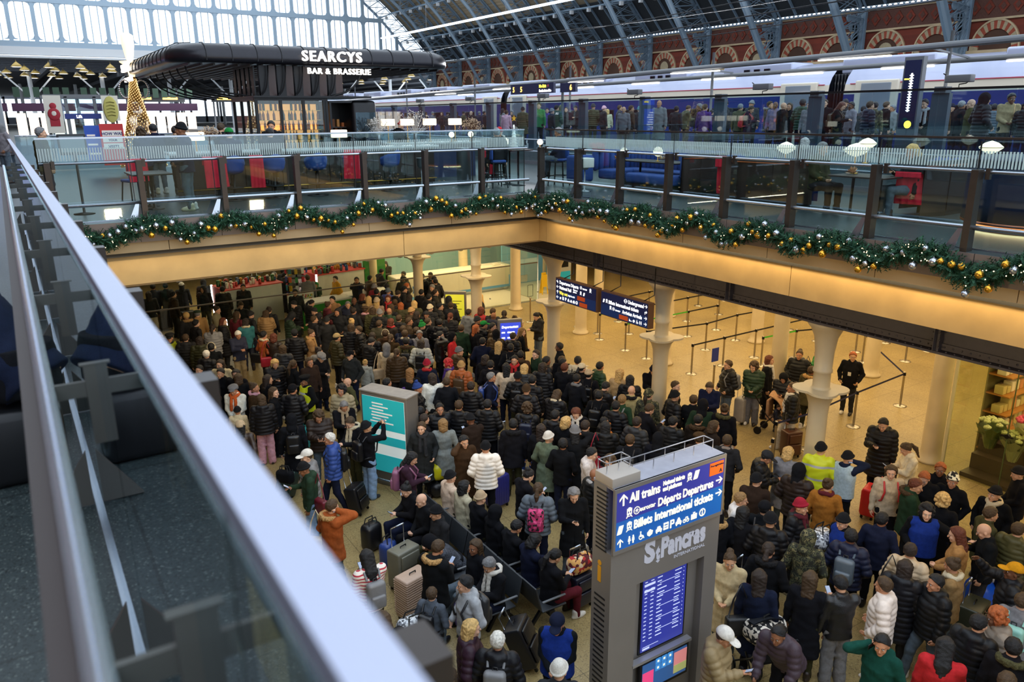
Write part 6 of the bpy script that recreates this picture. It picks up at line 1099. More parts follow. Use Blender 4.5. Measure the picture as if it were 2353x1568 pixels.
def blotch(scale,cols,vor=False):
    def fn(t,co_):
        L=t.links.new; n=t.nodes.new('ShaderNodeTexVoronoi' if vor else 'ShaderNodeTexNoise'); n.inputs['Scale'].default_value=scale; L(co_,n.inputs['Vector']); r=t.nodes.new('ShaderNodeValToRGB'); r.color_ramp.interpolation='CONSTANT'; e=r.color_ramp.elements; k=len(cols)
        for i in range(k-2): e.new(.5)
        for i,c in enumerate(cols): e[i].position=(i/k if vor else .36+.28*i/k) if i else 0; e[i].color=(*lin(c),1)
        L(n.outputs['Color'] if vor else n.outputs['Fac'],r.inputs[0]); return r.outputs[0]
    return fn
special('stripe',bands(2,.055,('e6ddd6','b0283c'),.35)); special('plaid',blotch(11,('2e2622','c9b79a','6e5a44','d8cdb8'),True)); special('camo',blotch(14,('20221a','4d4f34','151611','6a6444'))); special('leopard',blotch(24,('2a1e16','a98a62','3a2a1e','b89a70'),True)); special('tweed',blotch(90,('23262e','4b505c','31353f'),True)); special('checker',blotch(28,('e8e2c8','15161a'),True)); special('hivis',bands(2,.26,('c8d420','a8acb0'),.17),.5); special('floral',blotch(22,('18141a','d04a80','a02a5a','20181c'),True)); special('ice',blotch(20,('a8bcc8','b8ccd8')))
HX=dict(black='121318',charcoal='2b2c30',darkbrown='2c211c',brown='43311f',navy='171d33',white='d9d4cc',cream='cdbfa2',beige='b7a082',camel='a5794a',tan='b08a58',khaki='a18c66',taupe='8d8078',grey='77777a',lightgrey='a3a2a4',slate='56626e',olive='47452a',darkolive='34331f',darkgreen='243a28',green='1f7a3a',bottle='0f3a34',teal='2a6c70',mint='8ec4b8',blue='2c4488',lightblue='7f9bc0',royal='1a3384',periwinkle='5563b8',purple='4a2f7a',plum='35202f',aubergine='3a2f3a',mauve='8d5a78',lilac='6e6079',pink='d7a0ae',red='b52a2e',crimson='9c1b32',maroon='5a1c26',burgundy='6b1c2a',rust='9a5028',orange='d0602a',mustard='c58a1a',mustardbrown='8a5a20',yellow='c9b52a',lime='c8d420',sage='5a6154',teddy='9a7650',stripe='e6ddd6',plaid='8a7a62',camo='40422e',leopard='9a7c58',tweed='3a3e48',checker='d8d2b8',ice='a8bcc8',ombre='8a6238',lightbrown='8a6a42',blonde='c9a468',ginger='a3562a',auburn='5e2d1c',skin='c58f72',bald='c58f72')
COATNAME=dict(p='puffer jacket',c='long coat',j='jacket',h='hoodie',k='hooded parka',t='belted trench coat',s='jumper',l='leather jacket',v='vest',v2='jacket',q='long quilted coat')
# ---- pose skeletons (facing +Y, right hand +X)
ARMS=dict(d=((-.27,.03,.84),(.27,.03,.84)),k=((-.22,.13,.97),(.22,.13,.97)),p=((-.055,.31,1.17),(.055,.31,1.17)),o=((-.25,.06,.86),(.07,.33,1.22)),c=((-.2,.16,1.0),(.125,.07,1.58)),f=((-.08,.37,1.58),(.08,.37,1.58)),h=((-.05,.23,1.02),(.05,.23,1.02)),s=((-.24,.08,.88),(.27,-.24,.90)),t=((-.62,.2,1.32),(.2,.2,1.05)),y=((-.2,.15,1.0),(.16,.42,1.60)),e=((-.2,.45,1.15),(.2,.45,1.15)),l=((-.08,.30,1.05),(.08,.30,1.05)))
PITCH=dict(p=-30,o=-24,h=-12,l=-25,e=-4,f=4,y=6,c=-8)
BEND=dict(e=-38,l=-42)
def ik(S_,W_,l1,l2,pole):
    S_,W_=Vector(S_),Vector(W_); d=W_-S_; L=min(d.length,(l1+l2)*.995); d.normalize(); W_=S_+d*L; a=(l1*l1-l2*l2+L*L)/(2*L); h=math.sqrt(max(l1*l1-a*a,0)); p=Vector(pole); p=(p-d*p.dot(d)).normalized(); return S_+d*a+p*h,W_
def skel(pose,sit,yaw=0):
    j={}; piv=Vector((0,0,.93)); U=Matrix.Translation((0,-.0 if not sit else -.02,.0 if not sit else -.40))@Matrix.Translation(piv)@Matrix.Rotation(R(BEND.get(pose,0)),4,'X')@Matrix.Translation(-piv); j['U']=U
    for s,i in ((-1,0),(1,1)):
        S_=Vector((s*.185,-.01,1.41)); E,Wt=ik(S_,ARMS[pose][i],.29,.26,(s*.55,-.5,-.75) if pose not in ('c','f','y') or (pose in('c','y') and s<0) else (s*.6,-.0,-.9)); j['S%d'%i],j['E%d'%i],j['W%d'%i]=U@S_,U@E,U@Wt
        if sit: j['H%d'%i],j['K%d'%i],j['A%d'%i]=Vector((s*.10,0,.50)),Vector((s*.13,.42,.50)),Vector((s*.13,.42,.085))
        elif pose=='s': st=s*.17; j['H%d'%i],j['K%d'%i],j['A%d'%i]=Vector((s*.09,0,.90)),Vector((s*.1,st*.6+.06,.49)),Vector((s*.1,st*1.3,.085))
        else: j['H%d'%i],j['K%d'%i],j['A%d'%i]=Vector((s*.09,0,.90)),Vector((s*.1,.025,.49)),Vector((s*.11,-.01,.085))
    n=Vector((0,-.005,1.47)); j['Hd']=U@Matrix.Translation(n)@Matrix.Rotation(R(yaw),4,'Z')@Matrix.Rotation(R(PITCH.get(pose,-3)-BEND.get(pose,0)*.7),4,'X')@Matrix.Translation((0,.025,.138)); return j
CACHE={}
def hand(F,w,e,pose,s):
    """palm, four unequal bent fingers and a thumb; w wrist, e elbow"""
    d=(w-e).normalized(); up=Vector((0,0,1)); side=d.cross(up).normalized() if abs(d.z)<.85 else Vector((0,1,0)); side=(side-d*side.dot(d)).normalized(); nrm=side.cross(d).normalized()
    if pose in ('p','o','l'): t=-side*s if abs(d.z)<.85 else side; 
    else: t=Vector((0,1,0)); t=(t-d*t.dot(d)); t=t.normalized() if t.length>.1 else side
    inn=d.cross(t).normalized(); 
    if inn.x*s>0: inn=-inn
    curl=.9 if pose in ('s','k','h') else .55
    for q in (-.026,0,.026): F.cone(w-d*.01,w+d*.075+t*q,.022,.016,.012)
    for i,(q,L) in enumerate(((.031,.072),(.011,.082),(-.010,.076),(-.029,.058))):
        a=w+d*.078+t*q; b=a+(d*math.cos(curl*.6)+inn*math.sin(curl*.6))*L*.5; c=b+(d*math.cos(curl*1.7)+inn*math.sin(curl*1.7))*L*.5; F.cone(a,b,.0095,.009,.004); F.cone(b,c,.009,.0075,.003)
    a=w+d*.025+t*.024; b=a+(t*.75+d*.6+inn*.25).normalized()*.035; c=b+(d*.8+t*.3+inn*.4).normalized()*.032; F.cone(a,b,.013,.011,.008); F.cone(b,c,.0105,.008,.003)
def H(Hd,p): return Hd@Vector(p)
def body_mesh(pose,sit,yaw):
    key=('body',pose,sit,yaw)
    if key in CACHE: return CACHE[key]
    j=skel(pose,sit,yaw); F=Field((-.72,-.75,-.02),(.72,.85,1.98) if not sit else (.72,.85,1.5),.0085); U=j['U']; Hd=j['Hd']; Rm=[list(r) for r in np.array(Hd)[:3,:3]]
    F.stack([(.84,.16,.10,0),(.95,.165,.105,0),(1.08,.14,.095,0),(1.25,.165,.11,0),(1.38,.15,.09,-.01),(1.44,.09,.06,-.01)],U,.03)
    for i in (0,1):
        s=-1 if i==0 else 1; F.cone(U@Vector((s*.05,-.01,1.42)),j['S%d'%i],.055,.06,.03); F.cone(j['S%d'%i],j['E%d'%i],.05,.038,.02); F.cone(j['E%d'%i],j['W%d'%i],.04,.026,.015); hand(F,j['W%d'%i],j['E%d'%i],pose,s)
        F.cone(j['H%d'%i],j['K%d'%i],.085,.055,.03); F.cone(j['K%d'%i],j['A%d'%i],.056,.036,.02); a=j['A%d'%i]; F.cone(a+Vector((0,-.02,-.04)),a+Vector((0,.14,-.06)),.036,.025,.02)
    F.cone(U@Vector((0,-.01,1.40)),H(Hd,(0,-.01,-.06)),.056,.055,.02)
    F.ell(H(Hd,(0,-.008,.03)),(.079,.099,.098),.02,Rm).ell(H(Hd,(0,.024,-.05)),(.058,.07,.073),.03,Rm).ell(H(Hd,(0,.072,-.098)),(.026,.022,.02),.025,Rm)
    F.ell(H(Hd,(0,.078,.028)),(.052,.02,.014),.015,Rm)
    for s in (-1,1): F.ell(H(Hd,(s*.031,.100,.006)),(.017,.012,.010),.008,Rm,True); F.ell(H(Hd,(s*.079,-.008,-.008)),(.013,.022,.032),.006,Rm); F.ell(H(Hd,(s*.042,.066,-.03)),(.022,.022,.024),.02,Rm)
    F.cone(H(Hd,(0,.094,.012)),H(Hd,(0,.114,-.028)),.009,.014,.01); F.ell(H(Hd,(0,.092,-.060)),(.024,.010,.010),.008,Rm)
    me=F.mesh('person_body',M['skin'],.42); CACHE[key]=me; return me
def face_mesh():
    if 'face' in CACHE: return CACHE['face']
    b=MB()
    for s in (-1,1): b.sph((s*.031,.0895,.007),.0115,8,0,(1.25,.55,.85)); b.sph((s*.031,.0955,.007),.006,6,1,(1,.4,1)); b.tube([(s*.016,.1,.026),(s*.032,.1005,.031),(s*.047,.092,.027)],.0035,5,3)
    b.tube([(-.022,.096,-.061),(0,.1035,-.059),(.022,.096,-.061)],[.002,.005,.002],6,2); CACHE['face']=b.mesh('facial_features',[M['eye_white'],M['eye_dark'],M['lip'],M['brow']]); return CACHE['face']
def coat_mesh(st,pose,sit,m):
    key=('coat',st,pose,sit,m)
    if key in CACHE: return CACHE[key]
    j=skel(pose,sit); U=j['U']; F=Field((-.78,-.78,-.02),(.78,.8,1.75),.0125); puf=st in 'pq'; g=.03 if puf else (.018 if st in 'kv2' else 0); rip=.016 if puf else 0
    hem={'p':.80,'c':.42,'j':.78,'h':.82,'k':.70,'t':.50,'s':.80,'l':.82,'v':.80,'v2':.72,'q':.50}[st]
    if sit: hem=max(hem,.84)
    lev=[(hem,.205+g+(.93-hem)*.08 if hem<.75 else .205+g,.155+g+(.93-hem)*.06 if hem<.75 else .155+g,0),(.98,.195+g,.145+g,0),(1.12,.19+g,.145+g,0),(1.28,.21+g,.15+g,0),(1.38,.19+g*.8,.125+g*.7,-.01),(1.45,.115+g*.5,.095+g*.4,-.01),(1.49,.088+g*.3,.088+g*.2,.0),(1.52,.085,.088,.005)]
    if st=='t': lev[1]=(.98,.235,.185,0); lev[2]=(1.08,.165,.13,0); lev[0]=(hem,.27,.22,0)
    F.stack(lev,U,.02,rip)
    for i in (0,1):
        s=-1 if i==0 else 1; a,e,w=j['S%d'%i],j['E%d'%i],j['W%d'%i]; w2=w+(w-e).normalized()*.0; F.cone(U@Vector((s*.08,-.01,1.40)),a,.075,.078+g*.5,.04); F.cone(a,e,.074+g*.7,.062+g*.6,.02,rip); F.cone(e,w2,.062+g*.6,.047+g*.4,.02,rip)
    if st in 'hkpq' : F.cone(U@Vector((-.085,-.07,1.46)),U@Vector((.085,-.07,1.46)),.062,.062,.03); F.cone(U@Vector((0,-.10,1.43)),U@Vector((0,-.13,1.36)),.075,.05,.04)
    if st in ('c','t','l','j','v2','s'): F.cone(U@Vector((-.055,-.03,1.475)),U@Vector((.055,-.03,1.475)),.045,.045,.02)
    if st in ('j','c','k','t','l','h') and m in('cloth','leather'): 
        F.cone(U@Vector((0,.165+g,hem+.02)),U@Vector((0,.145+g,1.36)),.010,.010,.006,sub=True)
    F.wrinkle(.0045 if puf else .007,17,len(pose)); me=F.mesh({'p':'puffer_jacket','c':'coat','j':'jacket','h':'hoodie','k':'parka','t':'trench_coat','s':'jumper','l':'jacket','v':'jacket','v2':'jacket','q':'coat'}[st],M[m],.6); CACHE[key]=me; return me
def trousers_mesh(pose,sit,wide):
    key=('tr',pose=='s',sit,wide)
    if key in CACHE: return CACHE[key]
    j=skel(pose,sit); F=Field((-.4,-.4,-.02),(.4,.75,1.15),.0125); g=.018 if wide else 0
    F.stack([(.82,.185,.13,0),(.98,.175,.125,0),(1.06,.165,.12,0)],j['U'],.03)
    for i in (0,1): F.cone(j['H%d'%i],j['K%d'%i],.105,.075+g,.03); F.cone(j['K%d'%i],j['A%d'%i]+Vector((0,0,-.02)),.075+g,.055+g*1.8,.025)
    F.wrinkle(.006,20); me=F.mesh('trousers',M['cloth'],.6); CACHE[key]=me; return me
def shoe_mesh():
    if 'shoe' in CACHE: return CACHE['shoe']
    F=Field((-.1,-.14,-.02),(.1,.24,.2),.008); F.ell((0,.055,.03),(.05,.145,.06),.01).cone((0,-.02,.05),(0,-.025,.12),.052,.05,.02).cut(lambda x,y,z:-z+.0); CACHE['shoe']=F.mesh('shoe',M['leather']); return CACHE['shoe']
def hair_mesh(st):
    key=('hair',st)
    if key in CACHE: return CACHE[key]
    F=Field((-.22,-.27,-.46),(.22,.22,.30),.0095); m='hair'; nm='hair'
    cap=lambda g=0:(F.ell((0,-.012,.038),(.090+g,.108+g,.104+g),.01))
    face=lambda x,y,z:-(z-(.045+1.05*(y-.03)))*.7
    if st in 'slyuo' or st in ('E',): cap(.002 if st in 'yu' else .008); F.cut(face); 
    if st in 's': F.wrinkle(.005,55)
    if st in 'lo':
        e=-.33 if st=='l' else -.13
        for x in (-.042,0,.042): F.cone((x,-.06,.05),(x*1.0,-.085,e*.6),.058,.05,.03); F.cone((x,-.085,e*.6),(x*.8,-.08,e+abs(x)*.8),.05,.022 if st=='l' else .045,.03)
        for s in (-1,1): F.cone((s*.078,-.012,.05),(s*.08,-.02,e*.7),.028,.02,.03)
        F.ell((0,.085,-.05),(.052,.07,.12),.01,None,True); F.wrinkle(.006,48)
    if st=='y': F.ell((0,-.118,.045),(.028,.028,.028),.01).cone((0,-.13,.045),(0,-.165,-.06),.03,.042,.015).cone((0,-.165,-.06),(0,-.145,-.26),.042,.014,.02); F.wrinkle(.005,60)
    if st=='u': F.ell((0,-.085,.115),(.05,.05,.048),.012); F.wrinkle(.005,60)
    if st=='k':
        g=random.Random(5)
        for i in range(95):
            a=g.uniform(0,2*PI); b=g.uniform(-.9,1.5); p=(.105*math.cos(a)*math.cos(b),-.03+.115*math.sin(a)*math.cos(b),.03+.125*math.sin(b))
            if p[1]>.045 and p[2]<.085: continue
            F.ell(p,(.03,.03,.03),.008)
        F.ell((0,-.02,.04),(.09,.10,.10),.02); F.cut(lambda x,y,z: np.minimum(.115-np.abs(x)*0-(.12-(y-.04)),.07-z) if False else np.where((y>.05)&(z<.06),.02,-1))
    if st in 'BP': 
        m='knit'; nm='beanie'; F.ell((0,-.012,.045),(.098,.116,.112),.01).ell((0,-.025,.11),(.07,.08,.06),.03); F.cut(lambda x,y,z:-(z-(.022+.28*y)))
        for k in range(20): a,b=2*PI*k/20,2*PI*(k+1)/20; f=lambda t:(.096*math.cos(t),-.012+.114*math.sin(t),.05+.28*(.114*math.sin(t))); F.cone(f(a),f(b),.016,.016,.006)
        if st=='P':
            for k in range(9): a=k*2.4; F.ell((.025*math.cos(a),-.04+.025*math.sin(a),.185+.018*math.sin(k*1.7)),(.026,.026,.026),.006)
    if st in 'CFO':
        m='cloth'; nm={'C':'cap','F':'flat_cap','O':'police_cap'}[st]
        if st=='C': F.ell((0,-.01,.05),(.097,.114,.10),.01); F.cut(lambda x,y,z:-(z-(.042+.1*y))); F.ell((0,.125,.045),(.075,.085,.011),.012)
        if st=='F': F.ell((0,.0,.085),(.11,.135,.05),.02).cone((-.07,0,.06),(.07,0,.06),.05,.05,.03); F.ell((0,.12,.06),(.07,.05,.012),.01); F.cut(lambda x,y,z:-(z-.045))
        if st=='O': F.stack([(.05,.092,.108,-.008),(.085,.094,.11,-.008),(.1,.125,.142,-.01),(.13,.12,.138,-.014),(.145,.06,.08,-.02)],None,.01); F.ell((0,.105,.045),(.07,.055,.012),.01,[[1,0,0],[0,.94,.34],[0,-.34,.94]])
    if st=='H':
        m='cloth'; nm='hood'; F.ell((0,-.02,.03),(.118,.135,.145),.01).cone((0,-.05,-.08),(0,-.06,-.16),.105,.12,.04); F.ell((0,.11,-.015),(.078,.12,.108),.012,None,True); F.wrinkle(.005,24)
    if st=='E':
        for k in range(14): a,b=PI*k/14,PI*(k+1)/14; F.cone((.1*math.cos(a),-.01,.04+.1*math.sin(a)),(.1*math.cos(b),-.01,.04+.1*math.sin(b)),.011,.011,.004)
        for s in (-1,1): F.ell((s*.1,-.008,.0),(.03,.045,.045),.01)
        m='fur'; nm='ear_muffs'; F.f=np.maximum(F.f,-1)
    me=F.mesh(nm,M[m],.6 if st not in'B' else .6); CACHE[key]=me; return me
def ear_muffs():
    if 'em' in CACHE: return CACHE['em']
    F=Field((-.2,-.12,-.1),(.2,.12,.22),.009)
    for k in range(14): a,b=PI*k/14,PI*(k+1)/14; F.cone((.108*math.cos(a),-.01,.04+.118*math.sin(a)),(.108*math.cos(b),-.01,.04+.118*math.sin(b)),.012,.012,.004)
    for s in (-1,1): F.ell((s*.104,-.008,.0),(.03,.046,.046),.01)
    CACHE['em']=F.mesh('ear_muffs',M['fur']); return CACHE['em']
def fur_mesh(U,key):
    if key in CACHE: return CACHE[key]
    F=Field((-.35,-.75,.6),(.35,.75,1.7),.012); g=random.Random(3)
    for k in range(46):
        a=PI*(.95+1.1*k/45)+g.uniform(-.05,.05); r=.135; F.ell(U@Vector((r*math.cos(a),-.03+r*1.0*math.sin(a),1.475+g.uniform(-.02,.02)-.02*math.sin(a))),[g.uniform(.026,.04)]*3,.012)
    CACHE[key]=F.wrinkle(.006,70).mesh('fur_trim',M['fur']); return CACHE[key]
def scarf_mesh(U,key):
    if key in CACHE: return CACHE[key]
    F=Field((-.3,-.75,.6),(.3,.75,1.7),.011)
    for k in range(20): a,b=2*PI*k/20,2*PI*(k+1)/20; f=lambda t:U@Vector((.098*math.cos(t),.005+.10*math.sin(t),1.475-.02*math.sin(t)+.012*math.sin(3*t))); F.cone(f(a),f(b),.038,.038,.01)
    F.cone(U@Vector((-.04,.11,1.45)),U@Vector((-.06,.17,1.05)),.036,.04,.01).cone(U@Vector((.05,.11,1.45)),U@Vector((.06,.17,1.15)),.034,.038,.01); CACHE[key]=F.wrinkle(.005,40).mesh('scarf',M['knit']); return CACHE[key]
def vest_mesh(pose):
    key=('vest',BEND.get(pose,0))
    if key in CACHE: return CACHE[key]
    U=skel(pose,False)['U']; F=Field((-.4,-.75,.5),(.4,.75,1.6),.0125); F.stack([(.84,.235,.18,0),(1.0,.228,.172,0),(1.15,.228,.170,0),(1.28,.236,.172,0),(1.37,.21,.15,-.01),(1.46,.13,.115,-.01)],U,.01)
    F.cone(U@Vector((-.15,-.01,1.40)),U@Vector((.15,-.01,1.40)),.097,.097,.02); F.cone(U@Vector((0,.24,1.48)),U@Vector((0,.2,1.25)),.05,.012,.01,sub=True); F.cone(U@Vector((0,-.01,1.44)),U@Vector((0,0,1.6)),.085,.09,.01,sub=True); CACHE[key]=F.mesh('vest',M['cloth'],.6); return CACHE[key]
def pack_mesh():
    if 'pack' in CACHE: return CACHE['pack']
    b=MB(); b.rbox((-.145,-.30,.93),(.145,-.155,1.36),.06,4); b.rbox((-.115,-.345,.96),(.115,-.27,1.17),.035,3); p=b.mesh('pack_body',M['shell']); s=[]
    for q in (-1,1): t=MB(); t.tube([(q*.1,-.16,1.36),(q*.11,-.08,1.455),(q*.115,.06,1.43),(q*.125,.175,1.28),(q*.15,.13,1.1),(q*.17,-.03,1.0),(q*.13,-.16,.98)],.018,7); s.append(t.mesh('strap',M['shell']))
    h=MB(); h.tube([(-.03,-.2,1.36),(-.03,-.2,1.4),(.03,-.2,1.4),(.03,-.2,1.36)],.01,6); CACHE['pack']=(p,s,h.mesh('grab_handle',M['shell'])); return CACHE['pack']
def bag_mesh():
    if 'bag' in CACHE: return CACHE['bag']
    b=MB(); b.rbox((-.19,-.07,.62),(.19,.07,.92),.04,3); s=MB(); s.tube([(-.16,0,.9),(-.1,0,1.2),(.0,0,1.44),(.1,0,1.2),(.16,0,.9)],.012,6); CACHE['bag']=(b.mesh('bag_body',M['leather']),s.mesh('strap',M['leather'])); return CACHE['bag']
PH=MB().rbox((-.037,-.075,-.004),(.037,.075,.004),.006,2,0).box((-.032,-.068,.004),(.032,.068,.0048),1).mesh('phone',[M['phone_black'],M['phone_screen']])
SKINS=('d2a285','c99878','b98364','d8ab90','8d5f45','6a4532','c08a6a','cfa084')
CROWD=[]
def put(me,P,col,Mx,many=None):
    if many is not None: many.append((me,Mx,col)); return None
    o=bpy.data.objects.new(me.name.split('.')[0],me); COL.objects.link(o); o.parent=P; o.matrix_local=Mx; o.color=(*lin(HX.get(col,col)),1); return o
def person(x,y,z,rz,sc,pose,coat,hair,opt,label,k,group=None,stuff=False,things=True):
    g=random.Random(k*7+1); sit='sit' in opt; yaw=0 if pose in ('p','o','f') else g.choice((-18,0,0,14)); Ic=Matrix(); ROOT=Matrix.Translation((x,y,z))@Matrix.Rotation(rz,4,'Z')@Matrix.Scale(sc,4)
    many=[] if stuff else None; P=None
    if not stuff: P=thing('person',label,'person',(x,y,z),rz,'travellers on the concourse' if z<-5 else 'people on the deck and platform'); P.scale=(sc,sc,sc)
    j=skel(pose,sit,yaw); U=j['U']; Hd=j['Hd']; sk=g.choice(SKINS[:4]+SKINS[:4]+SKINS); 
    put(body_mesh(pose,sit,yaw),P,sk,Ic,many)
    st,col=coat.split('.'); cm={'p':'puffer','q':'puffer','l':'leather','v':'cloth','v2':'shell'}.get(st,'cloth')
    if col in ('stripe','plaid','camo','leopard','tweed'): cm=col
    if st=='v2': cm='hivis'
    cc='black' if st=='v' else col; jit=g.uniform(.8,1.25); base=lin(HX.get(cc,'333333')); base=tuple(min(1,q*jit*g.uniform(.93,1.07)) for q in base)
    put(coat_mesh(st,pose,sit,cm),P,base,Ic,many)
    if st=='v': put(vest_mesh(pose),P,'lime',Ic,many) if stuff else None
    if 'vest' in opt or st=='v':
        vm=vest_mesh(pose)
        if st=='v': 
            if 'hv' not in CACHE: CACHE['hv']=vm.copy(); CACHE['hv'].materials.clear(); CACHE['hv'].materials.append(M['hivis'])
            vm=CACHE['hv']
        put(vm,P,opt.get('vest','lime'),Ic,many)
    tr=opt.get('tr') or g.choice(('black','black','navy','charcoal','black','slate','darkolive')); put(trousers_mesh(pose,sit,tr in ('pink','cream','grey','lightblue')),P,tr,Ic,many)
    for i in (0,1): put(shoe_mesh(),P,g.choice(('black','black','white','darkbrown','cream')) if i==0 else shc,Matrix.Translation(j['A%d'%i]+Vector((0,-.01,-.085))),many) if i==0 and not (shc:=g.choice(('black','black','white','darkbrown','charcoal'))) is None else put(shoe_mesh(),P,shc,Matrix.Translation(j['A%d'%i]+Vector((0,-.01,-.085))),many)
    hat=hair[0] in 'BPCFO' and '/' in hair
    for h in hair.split('/'):
        hs,hc=h.split('.'); Hx=Hd@(Matrix.Translation((0,-.004,.004))@Matrix.Scale(1.06,4) if hs in 'BPCFO' else Matrix.Scale(.95,4)) if hat else Hd
        if hs=='b': continue
        if hs=='E': put(ear_muffs(),P,hc,Hd,many); continue
        me=hair_mesh(hs)
        if hc in('camo','checker'):
            if ('sp',hs,hc) not in CACHE: q=me.copy(); q.materials.clear(); q.materials.append(M[hc]); CACHE[('sp',hs,hc)]=q
            me=CACHE[('sp',hs,hc)]
        put(me,P,hc,Hx,many)
    if not stuff: put(face_mesh(),P,'black',Hd)
    if 'fur' in opt: put(fur_mesh(U,('fur',BEND.get(pose,0),sit)),P,opt['fur'],Ic,many)
    if 'sc' in opt: put(scarf_mesh(U,('sc',BEND.get(pose,0),sit)),P,opt['sc'],Ic,many)
    if stuff: CROWD.extend((me,ROOT@mx,c) for me,mx,c in many); return None
    if 'bow' in opt:
        b=MB(); [b.sph((s*.05,-.12,.07),.04,8,0,(1.3,.4,.8)) for s in (-1,1)]; [b.box((s*.02-.015,-.14,-.12),(s*.02+.015,-.13,.06)) for s in (-1,1)]; put(b.mesh('hair_bow',M['cloth']),P,opt['bow'],Hd)
    if 'lan' in opt: b=MB(); b.box((-.04,.165,1.12),(.04,.172,1.22)); put(b.mesh('identity_card',M['eye_white']),P,'white',Ic)
    if things:
        who=label[:1].lower()+label[1:]; who=who[10:] if len(who.split())>11 and who.startswith('person in ') else who; cut=lambda n:' '.join(who.split()[:n]).rstrip(',')
        if 'bp' in opt:
            p,s,h=pack_mesh(); T=thing('backpack','%s backpack worn by the %s'%(opt['bp'],cut(11)),'backpack',(x,y,z),rz,None); T.scale=(sc,sc,sc); UU=U
            if opt['bp'] in ('pink',): 
                if 'fp' not in CACHE: q=p.copy(); q.materials.clear(); q.materials.append(M['floral']); CACHE['fp']=q
                p=CACHE['fp']
            put(p,T,opt['bp'],UU); [put(q,T,opt['bp'] if opt['bp']!='pink' else 'black',UU) for q in s]; put(h,T,'black',UU)
        if 'bag' in opt:
            b_,s_=bag_mesh(); T=thing('shoulder_bag','%s shoulder bag of the %s'%(opt['bag'],cut(11)),'bag',(x,y,z),rz); T.scale=(sc,sc,sc); Mx=U@Matrix.Translation((-.2,-.16,.12 if not sit else 0))@Matrix.Rotation(R(35),4,'Z'); put(b_,T,opt['bag'],Mx); put(s_,T,opt['bag'],Mx)
        if pose in 'pocf':
            w,e=(j['W1'],j['E1']); d=(w-e).normalized(); mid=w+d*.09
            if pose=='p' or pose=='f': mid=(j['W0']+j['W1'])/2+((w-e).normalized()+(j['W0']-j['E0']).normalized())*.055; mid.x*=.3
            rot=Matrix.Rotation(R({'p':-38,'o':-35,'c':80,'f':85}[pose]),4,'X')
            if pose=='f': rot=Matrix.Rotation(R(88),4,'X')@Matrix.Rotation(R(90),4,'Z')
            if pose=='c': mid=Hd@Vector((.10,.035,-.02)); rot=Hd.to_3x3().to_4x4()@Matrix.Rotation(R(90),4,'Y')@Matrix.Rotation(R(25),4,'X')
            else: rot=Matrix.Rotation(PI,4,'Z')@Matrix.Rotation(R(180) if False else 0,4,'X')@rot if pose!='f' else rot; mid=mid+Vector((0,.015,.025)) if pose in 'po' else mid
            o=link('mobile_phone',PH); o.matrix_world=ROOT@Matrix.Translation(mid)@rot.to_3x3().to_4x4() if pose!='p' and pose!='o' else ROOT@Matrix.Translation(mid)@Matrix.Rotation(R(35),4,'X'); tag(o,'phone held by the %s'%cut(12),'phone')
    return P
def finish_crowd(label):
    if not CROWD: return
    V=[];F=[];C=[];MI=[];n=0; mats=[]; g=random.Random(2)
    for me,mx,c in CROWD:
        k=len(me.vertices); co_=np.empty(k*3,np.float32); me.vertices.foreach_get('co',co_); A=np.array(mx); V.append(co_.reshape(-1,3)@A[:3,:3].T+A[:3,3]); lt=np.empty(len(me.polygons),np.int32); me.polygons.foreach_get('loop_total',lt); lv=np.empty(len(me.loops),np.int32); me.loops.foreach_get('vertex_index',lv); F.append((lv+n,lt)); cc=lin(HX.get(c,c)); C.append(np.tile((*cc,1),(k,1))); n+=k
    V=np.concatenate(V); lv=np.concatenate([a for a,_ in F]); lt=np.concatenate([b for _,b in F]); me=bpy.data.meshes.new('crowd'); me.vertices.add(len(V)); me.vertices.foreach_set('co',V.astype(np.float32).ravel()); me.loops.add(len(lv)); me.loops.foreach_set('vertex_index',lv); me.polygons.add(len(lt)); me.polygons.foreach_set('loop_start',np.concatenate([[0],np.cumsum(lt)[:-1]]).astype(np.int32)); me.polygons.foreach_set('loop_total',lt); me.update(calc_edges=True); me.polygons.foreach_set('use_smooth',np.ones(len(lt),bool)); at=me.color_attributes.new('tint','FLOAT_COLOR','POINT'); at.data.foreach_set('color',np.concatenate(C).astype(np.float32).ravel())
    m,t,p=nt('crowd_cloth'); a=t.nodes.new('ShaderNodeVertexColor'); a.layer_name='tint'; t.links.new(a.outputs[0],p.inputs['Base Color']); p.inputs['Roughness'].default_value=.8; me.materials.append(m); o=link('crowd',me); tag(o,label,'crowd',None,'stuff'); o['category']='crowd'
